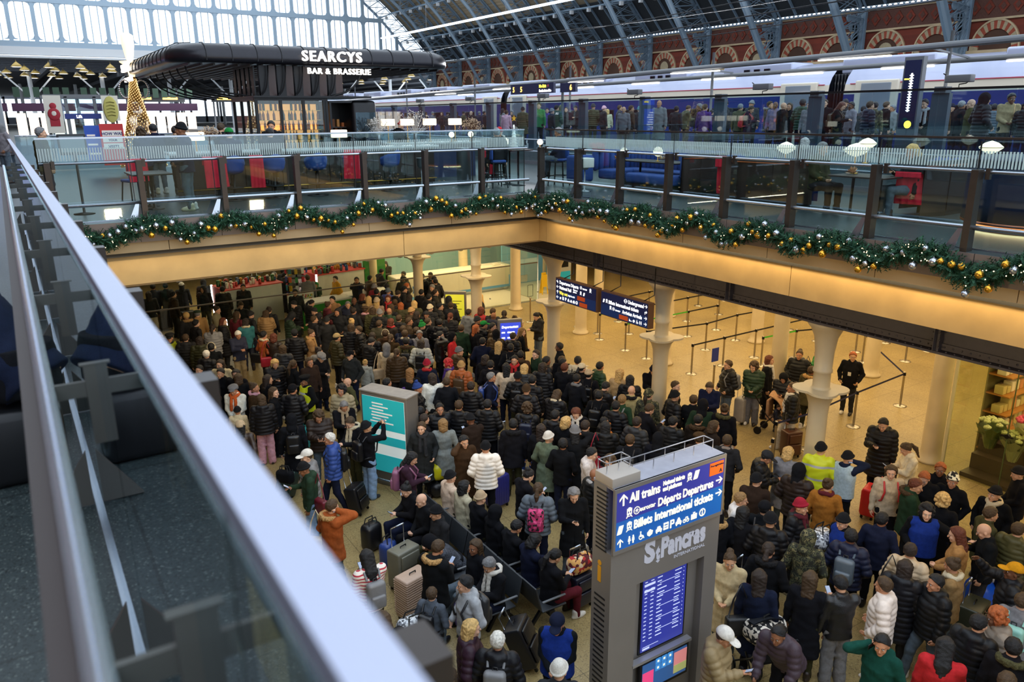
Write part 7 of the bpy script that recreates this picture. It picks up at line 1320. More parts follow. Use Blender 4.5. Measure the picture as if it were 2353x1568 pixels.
PEOPLE = """4.28 26.49 -6.0 0.36 1.010|d|k.black|s.blonde|fur=tan|-
4.66 26.71 -6.0 -0.17 0.989|d|c.camel|F.darkgreen/s.grey||-
5.27 26.80 -6.0 -2.11 1.014|h|j.plaid|u.darkbrown||-
4.34 25.42 -6.0 -1.22 0.992|k|j.black|s.black|bp=white|-
5.12 25.19 -6.0 -1.60 0.992|k|q.black|o.auburn|sc=olive|-
4.64 24.44 -6.0 -0.36 1.004|h|p.grey|y.darkbrown|bp=red|-
5.67 25.66 -6.0 -0.92 1.009|d|j.burgundy|l.brown||-
6.08 25.51 -6.0 -1.28 0.995|k|j.black|B.black||-
5.70 24.67 -6.0 -0.23 0.992|h|j.teal|o.darkbrown|sc=cream|-
6.53 25.38 -6.0 -0.60 0.999|o|p.tan|l.brown||-
6.76 25.76 -6.0 -0.43 1.002|d|j.black|u.darkbrown||-
7.11 24.66 -6.0 -1.68 0.999|p|p.darkgreen|H.black|tr=khaki|-
5.14 23.46 -6.0 -3.01 0.999|p|j.navy|s.white|tr=khaki|-
5.75 22.83 -6.0 -1.29 0.993|k|l.rust|s.black|sc=cream bag=black tr=black|person in rust leather jacket, black hair
5.95 22.43 -6.0 -0.78 0.988|d|l.darkbrown|o.auburn|bag=crimson|person in dark brown leather jacket, auburn bobbed hair
6.55 22.32 -6.0 -0.46 1.014|k|p.black|C.charcoal/s.black||person in black puffer jacket, charcoal cap, seen from behind
6.98 22.23 -6.0 -1.88 0.996|h|c.tan|u.brown|sc=tan|person in tan long coat, brown hair in a bun
7.87 26.29 -6.0 1.63 1.001|p|p.black|s.black||-
8.29 26.15 -6.0 -1.53 0.990|o|p.black|y.black||-
8.65 25.32 -6.0 -1.73 1.005|k|p.maroon|u.brown||-
9.10 26.02 -6.0 2.46 1.012|k|j.tan|s.black||-
9.31 25.14 -6.0 2.61 0.990|c|k.navy|s.grey|fur=olive|-
9.66 25.40 -6.0 2.60 1.014|k|j.black|b.skin||-
8.62 24.20 -6.0 2.45 1.013|c|j.black|l.black||-
8.12 24.88 -6.0 1.60 1.006|p|p.black|s.black||-
8.51 22.76 -6.0 -0.36 0.996|d|j.black|u.blonde||-
9.06 24.01 -6.0 -0.71 1.007|k|j.black|s.darkbrown||-
7.60 23.70 -6.0 -1.36 1.004|d|c.black|s.brown||-
7.92 23.40 -6.0 -0.33 0.988|k|c.black|B.black||-
8.25 22.12 -6.0 -0.36 1.001|d|p.black|l.brown||person in black puffer jacket, brown long hair
8.36 21.70 -6.0 1.20 1.001|k|p.black|s.brown||person in black puffer, brown hair, just right of the khaki cap
7.49 21.36 -6.0 -1.38 0.985|k|p.darkolive|C.khaki/s.black||person in dark olive puffer jacket, khaki cap
6.57 20.33 -6.0 -1.01 0.987|d|h.grey|u.darkbrown||person in grey hoodie, dark brown hair in a bun
7.18 19.42 -6.0 2.26 1.002|k|h.charcoal|C.black/s.black||person in charcoal hoodie, black cap
6.44 19.85 -6.0 -2.93 1.001|p|c.black|F.grey/s.grey||person in black long coat, grey flat cap
5.24 19.94 -6.0 3.06 1.001|o|q.black|o.blonde||person in black long quilted coat, blonde bobbed hair
5.59 19.49 -6.0 -1.33 0.995|d|j.black|y.brown||person in black jacket, brown ponytail
6.02 19.43 -6.0 -2.92 1.005|d|j.darkbrown|o.brown||person in dark brown jacket, brown bobbed hair, facing us
3.72 23.71 -6.0 -0.33 1.004|k|p.black|s.brown|bp=brown|-
3.36 24.12 -6.0 2.83 0.991|k|v.lime|O.black/s.black||-
4.02 23.23 -6.0 -0.17 0.999|d|p.darkolive|l.darkbrown||person in dark olive puffer jacket, dark brown long hair
3.10 24.55 -6.0 3.02 0.996|d|j.black|E.cream/s.brown||-
3.03 22.63 -6.0 1.79 1.004|k|j.black|s.ginger||person in black jacket, ginger hair, facing left
3.89 21.75 -6.0 -0.70 0.986|d|p.black|s.white||person in black puffer, white hair, in front of the dark green flat cap
4.15 22.34 -6.0 -0.18 0.997|d|j.black|E.cream/s.black||person in black jacket, cream ear muffs, seen from behind
3.46 20.45 -6.0 2.62 0.993|k|j.black|s.black||person in black jacket, black hair, in front of the dark green flat cap
4.00 20.52 -6.0 2.60 1.012|k|c.beige|o.darkbrown||person in beige long coat, dark brown bobbed hair
3.86 19.85 -6.0 2.60 0.996|d|c.black|s.black||person in black long coat, black hair, facing us
4.15 19.52 -6.0 2.58 1.001|d|j.black|o.black||person in black jacket, black bobbed hair
3.35 19.37 -6.0 2.80 0.987|k|l.brown|o.ginger|sc=cream|person in brown leather jacket, ginger bobbed hair
3.82 18.38 -6.0 2.59 1.000|h|j.white|F.grey/s.black|sc=orange|person in white jacket, grey flat cap
4.24 18.26 -6.0 -1.97 0.992|d|j.brown|u.brown|sc=pink|person in brown jacket, brown hair in a bun
4.09 19.05 -6.0 -0.21 1.014|d|j.black|o.brown||person in black jacket, brown bobbed hair, in front of the rust leather jacket
4.53 17.61 -6.0 -2.00 1.004|d|j.black|l.brown||person in black jacket, brown long hair, facing right
4.95 17.48 -6.0 -0.63 1.012|k|p.black|C.black/s.black||person in black puffer jacket, black cap, seen from behind
5.47 18.08 -6.0 1.80 0.988|k|v.lime|O.black/s.black||person in yellow police vest, black police cap, facing left
5.93 16.80 -6.0 2.45 1.014|d|p.beige|k.black||person in beige puffer jacket, black curly hair
6.31 17.36 -6.0 1.57 0.986|k|j.olive|b.skin||person in olive jacket, bald head
8.38 27.98 -6.0 2.85 1.002|d|j.black|s.black||-
10.53 29.59 -6.0 1.75 0.992|k|j.mustard|s.black||-
11.18 32.36 -6.0 2.81 0.994|d|q.black|l.brown||-
9.99 30.43 -6.0 2.82 0.800|h|j.darkgreen|H.green||-
11.07 28.71 -6.0 2.77 1.013|f|j.black|s.black||-
5.08 31.69 -6.0 -0.16 0.998|d|j.black|C.white/l.black||-
6.24 30.07 -6.0 -0.38 0.999|d|q.black|s.black|sc=cream|-
7.01 30.09 -6.0 2.56 0.997|d|j.black|s.black||-
8.71 31.86 -6.0 -1.84 0.987|d|j.grey|l.grey|bp=black|-
9.06 31.59 -6.0 -1.33 0.987|d|j.black|s.black||-
9.56 32.59 -6.0 2.86 0.725|d|j.cream|s.blonde||-
9.60 30.24 -6.0 -0.31 1.006|d|j.grey|s.brown||-
9.50 31.58 -6.0 -0.29 1.012|d|h.white|E.black/s.black||-
3.76 30.72 -6.0 -0.12 0.995|d|j.black|l.darkbrown|tr=cream|-
5.93 31.90 -6.0 -0.18 0.987|d|p.black|H.black||-
5.67 30.64 -6.0 2.61 0.993|d|j.black|H.black||-
6.53 28.70 -6.0 2.57 1.011|d|j.black|B.brown|sit=1|-
4.11 32.05 -6.0 -0.13 0.999|d|j.navy|s.black||-
4.55 31.97 -6.0 -0.14 0.996|d|j.black|s.black||-
4.49 30.13 -6.0 -1.20 1.009|d|j.darkbrown|s.black||-
9.19 32.26 -6.0 -0.63 1.009|d|p.black|s.black||-
7.88 24.04 -6.0 -1.01 0.989|k|p.black|l.black||-
5.80 21.05 -6.0 -0.62 0.993|d|p.charcoal|l.brown||person in charcoal puffer jacket, brown long hair
4.67 18.62 -6.0 -1.29 1.000|k|j.black|l.darkbrown||person in black jacket, dark brown long hair, facing right
11.70 28.91 -6.0 -1.43 0.989|k|l.brown|s.black||-
12.60 29.98 -6.0 -1.45 1.000|p|j.black|s.black||-
13.56 31.52 -6.0 2.39 1.007|p|j.darkbrown|l.darkbrown||-
13.20 28.89 -6.0 1.67 0.991|k|j.black|s.black||-
12.74 27.96 -6.0 -0.43 1.009|k|c.black|s.black||-
11.17 27.20 -6.0 -1.26 0.989|k|j.crimson|B.grey||-
10.89 26.33 -6.0 -0.92 0.997|d|p.black|s.black||-
11.32 26.26 -6.0 -0.93 0.987|k|p.periwinkle|B.slate||-
11.61 27.03 -6.0 -0.93 0.991|d|j.black|s.black||-
11.44 25.81 -6.0 -1.46 0.988|p|j.black|s.darkbrown||-
11.93 26.19 -6.0 -2.00 0.998|d|c.black|C.black/s.black||-
12.20 26.54 -6.0 -1.65 1.012|d|c.black|s.ginger||-
13.54 27.85 -6.0 1.99 1.001|k|p.black|B.black||-
13.97 27.96 -6.0 1.81 1.008|d|j.black|s.black||-
13.74 27.20 -6.0 1.98 0.996|d|p.black|C.black/s.black||-
13.59 26.79 -6.0 -0.47 0.991|k|c.black|s.black||-
13.04 25.94 -6.0 1.63 0.996|h|j.charcoal|s.grey||-
12.65 25.03 -6.0 -2.21 0.997|k|j.black|s.darkbrown||-
12.26 25.39 -6.0 -1.15 0.989|k|j.black|s.black||-
12.49 23.67 -6.0 -0.49 1.002|d|p.black|H.black||-
12.14 24.54 -6.0 -0.98 0.989|d|h.black|s.black|bp=grey|-
10.10 25.76 -6.0 -1.42 1.014|d|p.black|o.auburn||-
10.14 25.26 -6.0 -0.38 1.014|d|c.leopard|l.blonde||-
10.26 24.83 -6.0 -0.74 1.011|d|j.beige|B.beige/l.blonde||-
10.81 25.09 -6.0 2.56 1.006|k|j.black|l.auburn|sc=red|-
10.76 24.43 -6.0 -0.94 0.992|d|j.black|s.brown||-
10.75 23.90 -6.0 -0.77 0.989|d|p.olive|o.ginger||-
11.53 24.85 -6.0 -0.78 0.993|d|j.black|o.darkbrown||-
11.17 23.70 -6.0 -0.79 1.013|d|p.olive|o.blonde||-
11.36 22.91 -6.0 -0.81 1.010|k|p.black|B.cream||-
11.78 23.01 -6.0 -1.87 0.999|d|p.black|s.black||-
12.22 23.00 -6.0 -0.66 0.986|k|j.black|s.brown|bp=black|-
9.50 24.07 -6.0 -0.90 0.992|d|j.darkbrown|F.brown/s.brown|sc=pink|-
9.68 23.22 -6.0 -0.74 1.012|k|p.black|B.grey||-
9.62 23.65 -6.0 -0.74 1.010|d|p.olive|o.brown||-
10.08 23.40 -6.0 -0.93 0.992|k|j.darkgreen|b.skin||-
10.33 23.77 -6.0 -0.93 1.006|d|c.black|l.brown||-
10.63 22.84 -6.0 -1.48 1.013|d|p.brown|B.tan||-
10.62 22.40 -6.0 -1.49 1.000|d|j.black|o.darkbrown||-
11.05 22.49 -6.0 2.34 0.988|p|j.black|s.black||-
11.43 21.59 -6.0 -0.84 1.000|k|p.black|y.auburn||-
12.21 21.78 -6.0 -1.21 0.987|k|h.grey|s.darkbrown|bp=navy|-
12.62 21.64 -6.0 -1.23 1.014|d|j.red|o.auburn||-
13.62 23.38 -6.0 1.22 1.012|k|j.black|l.blonde||-
11.89 20.66 -6.0 -1.57 1.002|d|h.black|B.charcoal||person in black hoodie, charcoal beanie
11.83 20.16 -6.0 -1.58 0.986|d|p.black|C.green/s.black||person in black puffer jacket, green cap
12.84 21.26 -6.0 -0.89 1.013|d|j.black|s.brown||-
12.60 20.83 -6.0 -1.07 1.003|d|p.navy|b.skin||-
13.05 20.87 -6.0 -0.91 1.001|k|j.black|y.darkbrown|bp=red|-
12.99 20.15 -6.0 -1.10 0.994|d|j.cream|u.brown||-
12.80 19.58 -6.0 -1.28 0.997|d|j.brown|P.cream||person in brown jacket, cream bobble hat
12.59 19.96 -6.0 -1.26 1.000|d|j.black|l.brown||person in black jacket, brown long hair, seen from behind
13.93 20.15 -6.0 1.49 1.000|p|j.black|y.black||-
11.89 19.72 -6.0 -2.11 1.005|d|l.brown|s.black|sc=brown|person in brown leather jacket, black hair, brown scarf
12.32 18.80 -6.0 -1.80 1.002|h|j.black|l.lightbrown||person in black jacket, light brown long hair
11.60 19.02 -6.0 -0.90 0.987|d|q.brown|H.black||person in brown long quilted coat, hood up
11.40 19.90 -6.0 -1.57 0.991|k|c.black|l.ginger||person in black long coat, ginger long hair
11.88 18.54 -6.0 -1.09 0.985|d|p.black|s.darkbrown||person in black puffer, dark brown hair, in front of the light brown long hair
10.79 18.45 -6.0 -0.70 1.008|k|c.navy|s.black||person in navy long coat, black hair
10.99 17.90 -6.0 -0.90 1.001|d|j.black|l.blonde||person in black jacket, blonde long hair, seen from behind
10.66 16.54 -6.0 2.39 1.002|d|j.black|s.black|sc=red|person in black jacket, black hair, red scarf
11.40 16.59 -6.0 1.49 1.012|k|j.darkgreen|s.darkbrown||person in dark green jacket, dark brown hair
10.46 15.78 -6.0 -0.93 0.998|d|p.charcoal|o.blonde||person in charcoal puffer jacket, blonde bobbed hair
11.26 15.95 -6.0 -1.66 1.011|d|p.black|s.black||person in black puffer, black hair, just left of the cream puffer jacket
11.80 15.95 -6.0 2.33 0.989|p|j.black|o.brown||person in black jacket, brown bobbed hair, looking down at a phone
12.36 16.82 -6.0 1.11 1.003|k|j.black|s.black||person in black jacket, black hair, behind the cream puffer jacket
9.13 22.03 -6.0 -0.74 0.997|k|c.darkolive|s.brown||-
9.56 22.09 -6.0 -1.11 0.987|d|j.darkbrown|o.auburn|sc=red|-
8.80 20.78 -6.0 -0.40 1.010|d|k.brown|E.cream/s.brown||person in brown hooded parka, cream ear muffs
8.75 20.30 -6.0 -0.58 1.006|d|j.brown|y.brown||person in brown jacket, brown ponytail
8.08 20.34 -6.0 -1.43 1.014|p|p.black|s.black||person in black puffer jacket, black hair, looking down at a phone, facing right
8.36 20.72 -6.0 -0.91 1.015|d|p.black|s.darkbrown||person in black puffer, dark brown hair, in front of the dark olive long coat
8.28 19.52 -6.0 -0.75 0.991|d|c.beige|H.grey|bag=beige tr=grey|person in beige long coat, hood up
8.98 19.72 -6.0 -0.60 1.002|k|k.olive|s.black|bp=black fur=brown|person in olive hooded parka, black hair
9.67 20.25 -6.0 2.70 1.000|d|j.grey|s.grey|sc=grey|person in grey jacket, grey hair
9.24 19.28 -6.0 -0.62 1.003|k|p.lightgrey|l.darkbrown|bp=black|person in light grey puffer jacket, dark brown long hair
9.29 20.48 -6.0 -0.95 1.006|d|p.navy|s.brown|sc=cream|person in navy puffer jacket, brown hair, cream scarf
9.48 21.02 -6.0 -0.95 0.997|d|j.navy|s.brown|bp=navy|person in navy jacket, brown hair, navy backpack
9.76 20.68 -6.0 -1.14 0.989|d|j.black|s.brown||person in black jacket, brown hair, in front of the green bobble hat
10.51 21.40 -6.0 -1.33 1.001|d|j.black|s.brown|bp=black|person in black jacket, brown hair, black backpack, facing right
10.17 21.11 -6.0 -1.50 0.987|d|j.black|P.green||person in black jacket, green bobble hat
10.04 21.79 -6.0 -1.83 1.001|d|l.brown|s.brown||-
10.13 19.88 -6.0 -2.04 0.988|c|l.black|s.black||person in black leather jacket, black hair, phone at the ear
10.38 19.52 -6.0 -2.23 0.986|d|j.red|H.black||person in red jacket, hood up
9.81 18.10 -6.0 -1.54 0.990|k|p.brown|B.grey||person in brown puffer jacket, grey beanie
9.07 17.26 -6.0 1.09 0.992|h|j.beige|k.red|sc=purple|person in beige jacket, red curly hair
9.19 16.83 -6.0 -0.85 1.007|k|p.rust|B.tan|bp=brown|person in rust puffer jacket, tan beanie
8.55 17.54 -6.0 -0.63 0.993|k|j.navy|B.crimson|sc=red|person in navy jacket, crimson beanie
7.63 19.55 -6.0 -0.72 0.787|d|h.lightgrey|u.blonde||child in light grey hoodie, blonde hair in a bun
11.13 17.48 -6.0 -0.57 1.008|k|j.black|s.black|bp=black|person in black jacket, black hair, in front of the brown long quilted coat
11.02 16.80 -6.0 -0.93 0.996|d|k.brown|s.black|fur=brown|person in brown hooded parka, black hair
9.94 22.32 -6.0 -0.94 0.995|k|p.black|s.brown||-
10.76 21.04 -6.0 -0.82 1.009|k|p.black|s.black|bp=black|person in black puffer jacket, black hair, black backpack
11.00 20.09 -6.0 -0.85 0.998|d|j.darkgreen|s.brown||person in dark green jacket, brown hair
10.06 17.07 -6.0 -1.23 0.986|d|j.black|o.darkbrown||person in black jacket, dark brown bobbed hair, just left of the cream jumper
9.85 16.45 -6.0 -0.89 1.014|k|j.black|s.black||person in black jacket, black hair, just left of the cream jumper
10.87 15.55 -6.0 -0.96 1.013|d|p.black|l.darkbrown||person in black puffer jacket, dark brown long hair
10.08 14.85 -6.0 -1.12 1.012|d|p.black|s.black||person in black puffer, black hair, just right of the cream jumper
8.33 18.96 -6.0 -0.41 0.989|d|p.brown|y.brown||person in brown puffer jacket, brown ponytail
7.85 17.10 -6.0 -0.43 1.002|d|j.black|l.ombre||person in black jacket, two tone long hair
7.04 16.73 -6.0 -1.45 0.999|k|p.black|s.black||person in black puffer, black hair, behind the purple bobble hat
7.36 16.43 -6.0 -2.17 0.840|k|p.black|P.purple||child in black puffer jacket, purple bobble hat
7.51 16.01 -6.0 -2.18 0.993|k|p.black|P.blue|bp=black|person in black puffer jacket, blue bobble hat
8.12 16.37 -6.0 -0.46 1.012|d|s.white|o.darkbrown||person in white jumper, dark brown bobbed hair
8.30 15.97 -6.0 -0.48 0.995|k|j.black|s.brown||person in black jacket, brown hair, just right of the white jumper
8.63 15.35 -6.0 -0.69 0.996|k|p.black|s.darkbrown||person in black puffer, dark brown hair, in front of the rust puffer jacket
9.36 15.65 -6.0 -2.11 1.009|k|j.navy|s.grey|bp=blue|person in navy jacket, grey hair
10.11 16.09 -6.0 -0.74 1.000|k|s.cream|l.black||person in cream jumper, black long hair
9.98 15.35 -6.0 -0.75 0.987|k|p.black|B.black|bp=black|person in black puffer jacket, black beanie, black backpack
9.58 14.37 -6.0 -0.76 1.008|k|p.black|B.brown||person in black puffer jacket, brown beanie
10.01 13.78 -6.0 -1.15 0.996|p|q.black|o.brown|sc=cream|person in black long quilted coat, brown bobbed hair
11.07 14.38 -6.0 -1.18 1.002|k|j.black|s.black|sc=grey|person in black jacket, black hair, grey scarf
11.66 14.94 -6.0 -1.71 1.009|d|j.black|C.cream/y.black||person in black jacket, cream cap
9.78 12.67 -6.0 2.31 1.003|p|j.black|l.auburn|sc=white|person in black jacket, auburn long hair, white scarf
9.18 12.27 -6.0 -1.17 1.004|d|j.black|o.blonde||person in black jacket, blonde bobbed hair
9.01 11.71 -6.0 -0.83 1.001|c|c.black|B.grey/l.black||person in black long coat, grey beanie
8.42 11.85 -6.0 -1.14 0.987|k|t.sage|B.white||person in sage belted trench coat, white beanie
8.95 13.39 -6.0 -0.76 0.995|h|p.black|k.brown|bp=navy tr=blue|person in black puffer jacket, brown curly hair
8.55 12.27 -6.0 -0.96 0.986|d|c.black|l.darkbrown||person in black long coat, dark brown long hair
6.55 15.49 -6.0 -1.45 0.987|d|j.navy|k.brown|tr=blue|person in navy jacket, brown curly hair
6.99 15.19 -6.0 -0.43 1.008|d|p.black|l.blonde|bow=pink|person in black puffer jacket, blonde long hair
6.76 14.14 -6.0 -1.49 0.988|k|j.black|s.darkbrown||person in black jacket, dark brown hair, behind the charcoal long coat
6.53 13.74 -6.0 2.70 0.997|k|c.charcoal|s.brown|sc=charcoal|person in charcoal long coat, brown hair
7.34 14.50 -6.0 2.85 0.998|k|p.black|s.black||person in black puffer jacket, black hair, facing us
6.99 13.67 -6.0 -0.47 0.985|k|t.grey|o.lightbrown||person in grey belted trench coat, light brown bobbed hair
7.60 13.49 -6.0 0.01 1.000|o|c.darkbrown|B.black||person in dark brown long coat, black beanie, holding a phone in one hand
6.92 12.66 -6.0 2.99 0.993|c|c.brown|l.black||person in brown long coat, black long hair
7.09 12.08 -6.0 -0.53 1.002|k|p.white|B.black||person in white puffer jacket, black beanie
5.64 12.58 -6.0 -2.17 0.997|p|j.plum|l.black|bp=mauve|person in plum jacket, black long hair
5.54 14.37 -6.0 -1.42 1.002|f|j.black|B.black|bp=black tr=lightblue|person in black jacket, black beanie, black backpack
7.08 10.69 -6.0 -1.63 0.997|p|j.black|u.black||person in black jacket, black hair in a bun
6.97 10.09 -6.0 -0.78 0.990|k|p.slate|y.brown|bp=pink|person in slate puffer jacket, brown ponytail
7.42 9.67 -6.0 2.66 1.001|o|c.black|o.grey||person in black long coat, grey bobbed hair
6.30 12.10 -6.0 -1.57 0.986|d|j.cream|B.black|sit=1|seated person in cream jacket, black beanie
6.30 11.54 -6.0 -1.57 1.011|d|j.cream|o.black|sit=1|seated person in cream jacket, black bobbed hair
6.30 10.98 -6.0 -1.57 1.014|h|j.black|B.beige|sit=1|seated person in black jacket, beige beanie
6.30 10.42 -6.0 -1.57 0.994|d|j.black|H.black|sit=1|seated person in black jacket, hood up
5.44 12.10 -6.0 1.57 1.006|p|j.black|u.black|sit=1|seated person in black jacket, black hair in a bun
5.44 11.54 -6.0 1.57 1.007|h|j.black|b.skin|sit=1|seated person in black jacket, bald head
7.79 15.45 -6.0 2.33 0.794|d|j.black|H.black||child in black jacket, hood up
8.17 12.75 -6.0 -0.57 1.008|d|k.black|s.black|fur=black|person in black hooded parka, black hair, black fur trim
8.34 14.09 -6.0 -0.71 0.995|k|p.black|s.black||person in black puffer, black hair, in front of the cream jumper
8.48 11.41 -6.0 -0.99 0.987|k|j.black|s.black||person in black jacket, black hair, just right of the sage belted trench coat
7.75 14.36 -6.0 -0.84 1.006|d|p.black|s.brown||person in black puffer, brown hair, behind the light brown bobbed hair
12.17 14.84 -6.0 -1.73 1.000|k|p.darkgreen|s.black||person in dark green puffer jacket, black hair
11.53 14.49 -6.0 -0.85 0.997|k|j.black|C.beige/s.black|bp=black|person in black jacket, beige cap
11.95 15.47 -6.0 -1.01 1.013|k|p.cream|s.black|bp=black|person in cream puffer jacket, black hair
11.54 15.60 -6.0 -2.03 1.001|k|j.black|s.black||person in black jacket, black hair, just left of the cream puffer jacket
11.32 15.22 -6.0 -1.16 1.006|d|j.black|s.auburn||person in black jacket, auburn hair
12.20 14.07 -6.0 -1.06 1.011|d|c.khaki|l.blonde||person in khaki long coat, blonde long hair
12.14 13.61 -6.0 -0.90 0.993|d|p.black|l.black||person in black puffer, black long hair, just right of the khaki long coat
11.62 12.97 -6.0 -1.08 1.005|k|k.khaki|b.skin|fur=black|person in khaki hooded parka, bald head
11.78 12.56 -6.0 -0.93 0.995|d|j.camo|B.camo/y.darkbrown||person in camouflage jacket, camouflage beanie
11.06 12.65 -6.0 -1.24 0.995|k|j.darkgreen|s.lightbrown|bp=grey|person in dark green jacket, light brown hair
13.22 13.96 -6.0 2.56 1.005|p|c.black|B.navy||person in black long coat, navy beanie
12.72 12.66 -6.0 -2.53 1.004|k|j.black|s.brown||person in black jacket, brown hair, in front of the navy beanie
12.18 12.12 -6.0 -1.84 1.009|k|p.black|B.black||person in black puffer jacket, black beanie, facing right
12.42 11.75 -6.0 -0.99 0.989|k|j.black|s.brown||person in black jacket, brown hair, just right of the camouflage beanie
13.45 12.21 -6.0 2.13 1.011|p|j.navy|s.brown||person in navy jacket, brown hair, looking down at a phone
15.03 13.06 -6.0 1.24 1.006|k|p.black|s.brown|bp=grey|person in black puffer jacket, brown hair, grey backpack
15.53 12.64 -6.0 2.08 0.995|h|p.darkgreen|k.brown|tr=grey|person in dark green puffer jacket, brown curly hair
12.50 10.89 -6.0 -1.20 1.014|d|k.black|u.brown|fur=olive|person in black hooded parka, brown hair in a bun
12.28 11.33 -6.0 -0.83 1.013|k|j.darkgreen|H.black||person in dark green jacket, hood up
11.63 10.84 -6.0 -0.99 0.989|d|c.darkbrown|s.black|fur=brown|person in dark brown long coat, black hair
11.57 10.35 -6.0 -1.89 1.013|d|j.darkbrown|o.brown||person in dark brown jacket, brown bobbed hair, facing right
10.26 12.32 -6.0 -2.09 0.849|k|p.black|s.black||child in black puffer jacket, black hair
9.69 11.56 -6.0 -0.70 1.010|d|p.black|l.black|bag=crimson|person in black puffer jacket, black long hair, crimson bag
10.44 11.45 -6.0 -1.26 0.993|k|p.charcoal|s.darkbrown||person in charcoal puffer jacket, dark brown hair
11.15 11.92 -6.0 -1.80 0.997|o|j.black|s.brown||person in black jacket, brown hair, holding a phone in one hand
9.68 10.79 -6.0 -0.91 0.998|k|j.black|s.brown|bp=charcoal|person in black jacket, brown hair, charcoal backpack
8.62 10.74 -6.0 -2.42 1.008|h|h.white|s.black||person in white hoodie, black hair
8.12 9.98 -6.0 -1.73 1.001|k|p.black|b.skin|sc=lightgrey|person in black puffer jacket, bald head
8.72 10.25 -6.0 2.09 0.996|k|j.maroon|k.brown||person in maroon jacket, brown curly hair
10.93 10.12 -6.0 -0.82 0.987|d|j.darkbrown|F.brown/s.brown||person in dark brown jacket, brown flat cap, in front of the camouflage beanie
11.28 13.59 -6.0 -1.39 1.000|p|p.black|s.black||person in black puffer jacket, black hair, looking down at a phone, seen from behind
10.68 12.42 -6.0 -1.06 0.995|k|p.black|s.black||person in black puffer, black hair, in front of the khaki hooded parka
10.76 13.12 -6.0 -1.04 1.005|k|j.black|s.black|bp=black|person in black jacket, black hair, in front of the khaki long coat
10.24 10.57 -6.0 -0.94 0.986|k|j.black|H.black||person in black jacket, hood up, seen from behind
9.41 11.90 -6.0 -1.19 0.991|d|q.black|s.darkbrown||person in black long quilted coat, dark brown hair
9.21 12.71 -6.0 -0.98 0.998|d|p.black|s.black||person in black puffer, black hair, behind the sage belted trench coat
11.09 11.05 -6.0 -1.14 0.994|d|q.black|s.black||person in black long quilted coat, black hair, in front of the camouflage beanie
16.20 12.76 -6.0 -2.47 1.007|d|c.black|l.auburn|sc=white|person in black long coat, auburn long hair
17.30 12.63 -6.0 2.03 1.004|k|p.black|u.brown|bag=charcoal|person in black puffer jacket, brown hair in a bun, charcoal bag
17.80 12.39 -6.0 0.96 1.009|k|p.green|s.brown||person in green puffer jacket, brown hair
18.29 11.71 -6.0 1.97 1.014|k|j.black|s.ginger|tr=charcoal lan=1|person in black jacket, ginger hair, charcoal trousers
15.80 11.92 -6.0 2.04 0.922|p|p.black|H.black/s.blonde||person in black puffer jacket, hood up, looking down at a phone
14.94 10.99 -6.0 0.81 1.008|s|p.black|u.brown|sc=white tr=cream|person in black puffer jacket, brown hair in a bun, white scarf
16.44 11.62 -6.0 -1.48 0.986|d|k.olive|s.brown|fur=tan|person in olive hooded parka, brown hair
14.55 8.43 -6.0 1.92 1.061|o|q.black|s.black||person in black long quilted coat, black hair, holding a phone in one hand
14.01 7.51 -6.0 0.84 1.000|p|j.cream|y.brown||person in cream jacket, brown ponytail
12.36 8.35 -6.0 -0.98 1.035|k|v2.lime|B.black||person in bright hi-vis yellow jacket, black beanie
12.57 7.93 -6.0 -1.53 0.991|c|j.navy|B.black|vest=ice|person in navy jacket, black beanie
11.84 8.69 -6.0 -1.29 0.989|h|t.grey|o.blonde||person in grey belted trench coat, blonde bobbed hair
11.25 9.68 -6.0 -1.03 1.008|k|h.charcoal|s.brown|sc=taupe|person in charcoal hoodie, brown hair
11.33 8.88 -6.0 -2.48 0.996|p|p.black|C.charcoal/s.black||person in black puffer jacket, charcoal cap, looking down at a phone
11.20 7.95 -6.0 -1.30 1.042|k|p.darkbrown|H.black||person in dark brown puffer jacket, hood up
10.35 8.19 -6.0 -1.08 1.012|d|c.darkbrown|B.black||person in dark brown long coat, black beanie, just left of the mustard brown jacket
9.60 7.90 -6.0 -2.63 0.997|d|h.white|s.lightbrown||person in white hoodie, light brown hair
9.69 7.46 -6.0 -1.09 0.994|k|j.black|C.black/s.black|bp=charcoal|person in black jacket, black cap
9.38 7.08 -6.0 -1.10 1.025|k|p.black|B.black||person in black puffer, black beanie, just left of the mustard brown jacket
10.23 7.18 -6.0 -2.88 1.005|k|p.black|B.crimson|sc=maroon|person in black puffer jacket, crimson beanie
11.25 7.39 -6.0 -1.16 1.007|k|j.mustardbrown|u.brown|sc=maroon|person in mustard brown jacket, brown hair in a bun
10.49 6.50 -6.0 1.43 0.986|h|j.black|B.black|vest=royal|person in black jacket, black beanie, royal vest
10.07 6.11 -6.0 -1.20 1.002|k|p.navy|s.black|bp=slate|person in navy puffer jacket, black hair
9.49 6.45 -6.0 -1.15 1.000|k|j.camo|H.camo||person in camouflage jacket, hood up
9.25 7.52 -6.0 -1.41 1.002|d|j.black|l.black||person in black jacket, black long hair, seen from behind
8.67 6.53 -6.0 -1.10 1.013|k|k.black|y.darkbrown|fur=black|person in black hooded parka, dark brown ponytail
8.05 6.71 -6.0 2.09 1.010|h|c.beige|u.brown||person in beige long coat, brown hair in a bun
8.87 7.73 -6.0 -0.33 1.001|k|k.black|H.black|fur=tan|person in black hooded parka, hood up
12.70 7.10 -6.0 2.43 1.005|d|j.cream|o.brown|bp=red|person in cream jacket, brown bobbed hair
13.04 6.66 -6.0 1.87 1.008|o|j.black|s.ginger||person in black jacket, ginger hair, holding a phone in one hand
13.58 6.69 -6.0 2.03 0.999|k|j.black|s.ginger||person in black jacket, ginger hair, just left of the checked beanie
